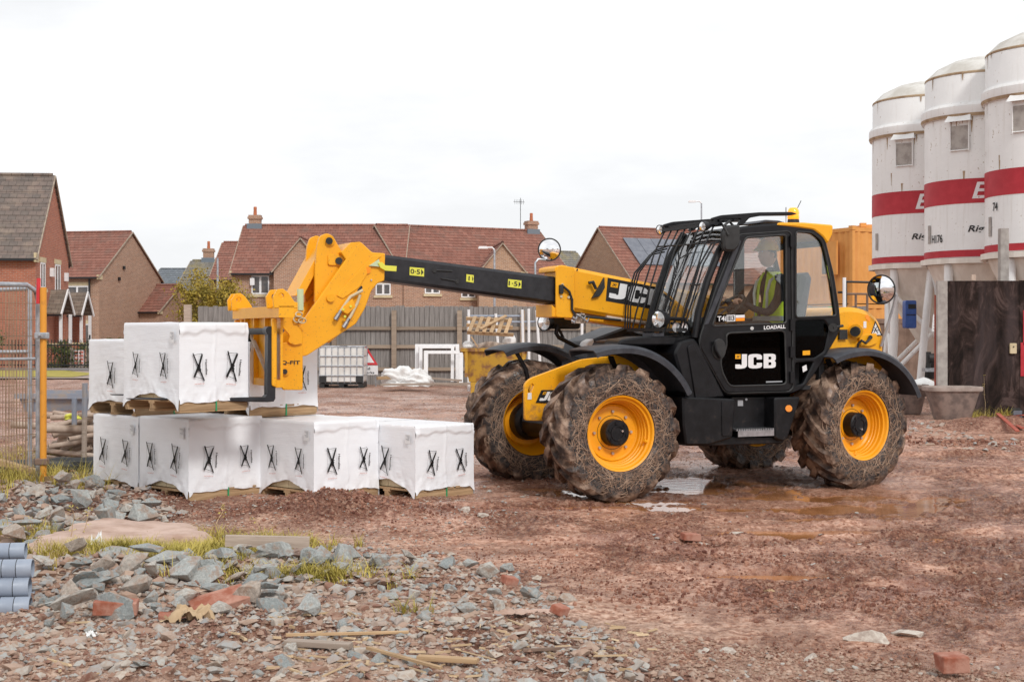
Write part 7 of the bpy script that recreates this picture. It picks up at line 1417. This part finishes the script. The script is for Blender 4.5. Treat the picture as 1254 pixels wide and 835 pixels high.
def rubble():
    # the smaller broken stones of the rubble beds, too many to count
    R = np.random.default_rng(15); tpl = []
    for me in ROCKS[:8]:
        bm = bmesh.new(); bm.from_mesh(me); bmesh.ops.triangulate(bm, faces=bm.faces); bm.verts.index_update(); tpl.append((np.array([v.co[:] for v in bm.verts]), np.array([[v.index for v in f.verts] for f in bm.faces]))); bm.free()
    VV = []; FF = []; TT = []; CT = []; base = 0
    for n, poly, s0, s1, up in ((750, [(0, 640), (0, 610), (60, 596), (130, 588), (225, 622), (225, 636), (150, 638), (90, 650), (40, 664), (0, 668)], .02, .065, .03), (300, [(60, 600), (65, 575), (125, 556), (140, 590)], .02, .05, .03), (1000, [(40, 712), (120, 706), (250, 700), (330, 680), (480, 678), (550, 692), (500, 720), (420, 750), (240, 758), (45, 760)], .018, .060, .02), (350, [(500, 690), (660, 700), (700, 745), (560, 765), (420, 760)], .012, .04, .0), (620, [(0, 835), (0, 765), (420, 760), (720, 765), (900, 835)], .016, .062, .0), (130, [(760, 835), (900, 790), (1254, 800), (1254, 835)], .012, .03, 0), (160, [(1090, 540), (1254, 560), (1254, 535), (1120, 520)], .03, .07, 0), (120, [(480, 640), (1254, 760), (1254, 620), (560, 600)], .010, .03, 0)):
        P = np.array([GP(a, b, .04) for a, b in poly]); k = 0
        while k < n:
            x = R.uniform(P[:, 0].min(), P[:, 0].max()); y = R.uniform(P[:, 1].min(), P[:, 1].max())
            if not inpoly(x, y, [tuple(q) for q in P]): continue
            k += 1; v, f = tpl[R.integers(8)]; s = s0+(s1-s0)*R.random()**2; q = R.normal(size=4); q /= np.linalg.norm(q); w_, a, b, c = q
            M_ = np.array([[1-2*(b*b+c*c), 2*(a*b-c*w_), 2*(a*c+b*w_)], [2*(a*b+c*w_), 1-2*(a*a+c*c), 2*(b*c-a*w_)], [2*(a*c-b*w_), 2*(b*c+a*w_), 1-2*(a*a+b*b)]])
            V = ((v*s) @ M_.T)*np.array([1.15, 1.15, .62])+np.array([x, y, s*.12+up*R.random()]); CT.append(np.tile([x, y], (len(V), 1))); VV.append(V); FF.append(f+base); base += len(V); TT.append(np.full(len(V), .35+.65*R.random() if R.random() > .12 else R.random()*.3))
    VV = np.concatenate(VV); CT = np.concatenate(CT); VV[:, 2] += H(CT[:, 0], CT[:, 1])
    tag(npmesh('rubble', VV, np.concatenate(FF), 'gravel', None, False, {'tint': np.concatenate(TT)}, 3), kind='stuff')
    # crumbled dark red clods of soil in bands
    ico = bmesh.new(); bmesh.ops.create_icosphere(ico, subdivisions=1, radius=1); v0 = np.array([v.co[:] for v in ico.verts]); f0 = np.array([[v.index for v in f.verts] for f in ico.faces]); ico.free(); VV = []; FF = []; base = 0
    for n, px, py, rx, ry, s1 in ((2600, 400, 632, 1.0, .5, .015), (900, 610, 628, .7, .12, .016), (1500, 470, 640, .9, .5, .013), (1300, 850, 668, .5, 1.0, .015), (1100, 900, 735, .8, .45, .013), (700, 1120, 665, .8, .3, .014), (900, 1150, 740, .9, .4, .011), (700, 1010, 690, .9, .4, .011), (1500, 180, 612, .5, .4, .015), (900, 1170, 545, 1.4, .5, .035), (600, 1000, 800, 1.2, .3, .007), (700, 760, 700, .9, .8, .009), (900, 1000, 640, 2.0, 1.0, .007), (1000, 620, 690, 1.2, 1.0, .008)):
        x0, y0 = GP(px, py); x = x0+R.normal(size=n)*rx*.6; y = y0+R.normal(size=n)*ry*.6; z = H(x, y); s = (.004+s1*R.random(n)**2.5)[:, None, None]; v = v0[None]*R.uniform(.65, 1.25, (n, len(v0), 1))*s*R.uniform(.6, 1.2, (n, 1, 3)); v = v+np.stack([x, y, z+s[:, 0, 0]*.3], 1)[:, None]; VV.append(v.reshape(-1, 3)); FF.append((f0[None]+(np.arange(n)*len(v0))[:, None, None]+base).reshape(-1, 3)); base += n*len(v0)
    tag(npmesh('soil_clods', np.concatenate(VV), np.concatenate(FF), 'soil', None, False, None, 3), kind='stuff')
rubble()
grass('grass', [(150, 690, .30, .22, 2100), (90, 684, .12, .12, 600), (200, 684, .26, .22, 1800), (260, 672, .22, .15, 1200), (300, 664, .30, .16, 1500), (335, 655, .20, .14, 700), (350, 712, .30, .10, 800), (400, 716, .12, .06, 350), (420, 707, .08, .06, 120), (20, 650, .35, .25, 900), (60, 655, .1, .1, 200), (215, 705, .12, .06, 250), (500, 745, .06, .04, 60), (240, 652, .15, .06, 250)], .05, .15, 4)
grass('grass', [(15, 600, .4, .35, 1500), (60, 590, .3, .5, 350), (70, 560, .2, .4, 300), (10, 560, .4, .4, 500), (1195, 512, .3, .3, 500), (1215, 516, .3, .2, 300)], .10, .32, 6)
# a few taller weeds
def weed(label, px, py, h, seed):
    x, y = GP(px, py, .05); Qw = random.Random(seed); t = thing('weed', label, 'weed', (x, y, H1(x, y))); p = [(0, 0, 0)]
    for k in range(5): p.append((p[-1][0]+Qw.uniform(-.02, .03), p[-1][1]+Qw.uniform(-.01, .01), h*(k+1)/5))
    MB().tube(p, [.004, .0035, .003, .0025, .002, .001], 5).build('stem', 'straw', t); m = MB()
    for k in range(16):
        q = p[Qw.randint(2, 5)]; a = Qw.uniform(0, 6.28); l = Qw.uniform(.015, .04); z = q[2]+Qw.uniform(-.03, .02); m.add([(q[0], q[1], z), (q[0]+l*math.cos(a)-.006*math.sin(a), q[1]+l*math.sin(a)+.006*math.cos(a), z+l*.3), (q[0]+l*1.5*math.cos(a), q[1]+l*1.5*math.sin(a), z), (q[0]+l*math.cos(a)+.006*math.sin(a), q[1]+l*math.sin(a)-.006*math.cos(a), z+l*.3)], [(0, 1, 2, 3)])
    tag(m.build('leaves', 'grass_leaf', t, 0, None, False), kind='stuff')
weed('tallest dry weed stem over the mortar slab', 87, 672, .30, 1); weed('second dry weed stem right of the tallest', 99, 668, .28, 2); weed('leaning weed at the right edge of the grass by the soil heap', 318, 662, .20, 3); weed('short weed beside the grey drain pipes', 50, 690, .14, 4); weed('thin weed in front of the front left pack', 265, 640, .16, 5); weed('weed leaning on the hoarding behind the mortar tub', 1205, 518, .75, 6)
# ============================================================= shrubs and trees
def tree(name, label, x, y, h, r, mat, seed, n=5200, leaf=.09, z0=.3, trunk=.09, cat='tree', gaps=.42):
    R = np.random.default_rng(seed); t = thing(name, label, cat, (x, y, 0)); tops = []
    m = MB().tube([(0, 0, -.1), (R.normal()*.06, 0, h*.3), (R.normal()*.12, 0, h*.62)], [trunk, trunk*.8, trunk*.4], 7)
    for k in range(9): a = R.uniform(0, 6.28); q = h*R.uniform(.18, .5); e = Vector((math.cos(a)*r*.75, math.sin(a)*r*.75, min(h*.92, q+h*R.uniform(.2, .4)))); m.tube([(0, 0, q), e*.5+Vector((0, 0, q*.45)), e], [trunk*.45, trunk*.28, trunk*.1], 5); tops.append(e)
    m.build('trunk', 'bark', t); cl = [np.array(e) for e in tops]+[np.array([R.normal()*r*.4, R.normal()*r*.4, R.uniform(z0*h, h*.93)]) for _ in range(16)]; C_ = R.integers(0, len(cl), n); P = np.array([cl[i] for i in C_])+R.normal(size=(n, 3))*np.array([r*.20, r*.20, h*.075])*(.5+R.random((len(cl), 1))[C_]); 
    k_ = fbm(P[:, 0]*1.1/r*2+seed*3, P[:, 2]*1.1/r*2+P[:, 1]/r, 1, 3, seed) > gaps-.12; P = P[k_ & (P[:, 2] > z0*h*.5) & (P[:, 2] < h*1.02)]; n = len(P); d = R.normal(size=(n, 3)); d /= np.linalg.norm(d, axis=1)[:, None]; e = np.cross(d, R.normal(size=(n, 3))); e /= np.linalg.norm(e, axis=1)[:, None]; s = leaf*R.uniform(.5, 1.2, (n, 1))
    V = np.stack([P-d*s, P-e*s*.5, P+d*s, P+e*s*.5], 1).reshape(-1, 3); tag(npmesh('crown', V, np.arange(n*4).reshape(-1, 4), mat, t), kind='stuff')
tree('tree', 'yellow-green autumn tree left of the lamp column, in front of the mossy roof', (250-CX)*64/F, 64, 1.55+76*64/F, 1.15, 'tree_leaf', 3, 6000, .075); tree('tree', 'rounder golden autumn tree at the right of the lamp column', (285-CX)*62/F, 62, 1.55+66*62/F, .95, 'tree_leaf', 4, 5600, .075)
tree('hedge_shrub', 'green shrub behind the iron railings, left', -19.0, 60.4, 1.35, .9, 'hedge', 8, 3000, .06, 0, .03, 'shrub'); tree('hedge_shrub', 'green shrub behind the iron railings, right by the packs', -17.2, 60.2, 1.3, .9, 'hedge', 9, 3000, .06, 0, .03, 'shrub'); tree('hedge_shrub', 'green shrub seen through the mesh panel', -21.4, 57.4, 1.7, 1.0, 'hedge', 10, 3000, .06, 0, .03, 'shrub')
# behind the camera: what the cab glass and the mirrors show
hV = house('brown brick house behind the photographer, mirrored in the cab glass', (128, -66), math.radians(115), 13, 8, 4.9, 8.2, 'brick_buff', 'roof_mix', wins=((2, 3.2, 1.3, 1.2), (8, 3.2, 1.3, 1.2), (4.5, .9, 1.3, 1.3)))
hW = house('second brick house behind the photographer, mirrored beside the first', (140, -36), math.radians(108), 12, 8, 4.9, 7.9, 'brick_brown', 'roof_moss', wins=((2, 3.2, 1.3, 1.2), (7, 3.2, 1.3, 1.2)))
for k, (x, y, h, r) in enumerate(((150, -80, 10, 6), (150, -54, 11, 6), (118, -96, 10, 6), (60, -100, 9, 6), (10, -100, 9, 6), (-40, -90, 9, 6))): tree('tree', ('brown-green tree behind the photographer, %s from the right' % ('first', 'second', 'third', 'fourth', 'fifth', 'sixth')[k]), x, y, h, r, 'tree_dark', 20+k, 3500, .45, .25, .25)
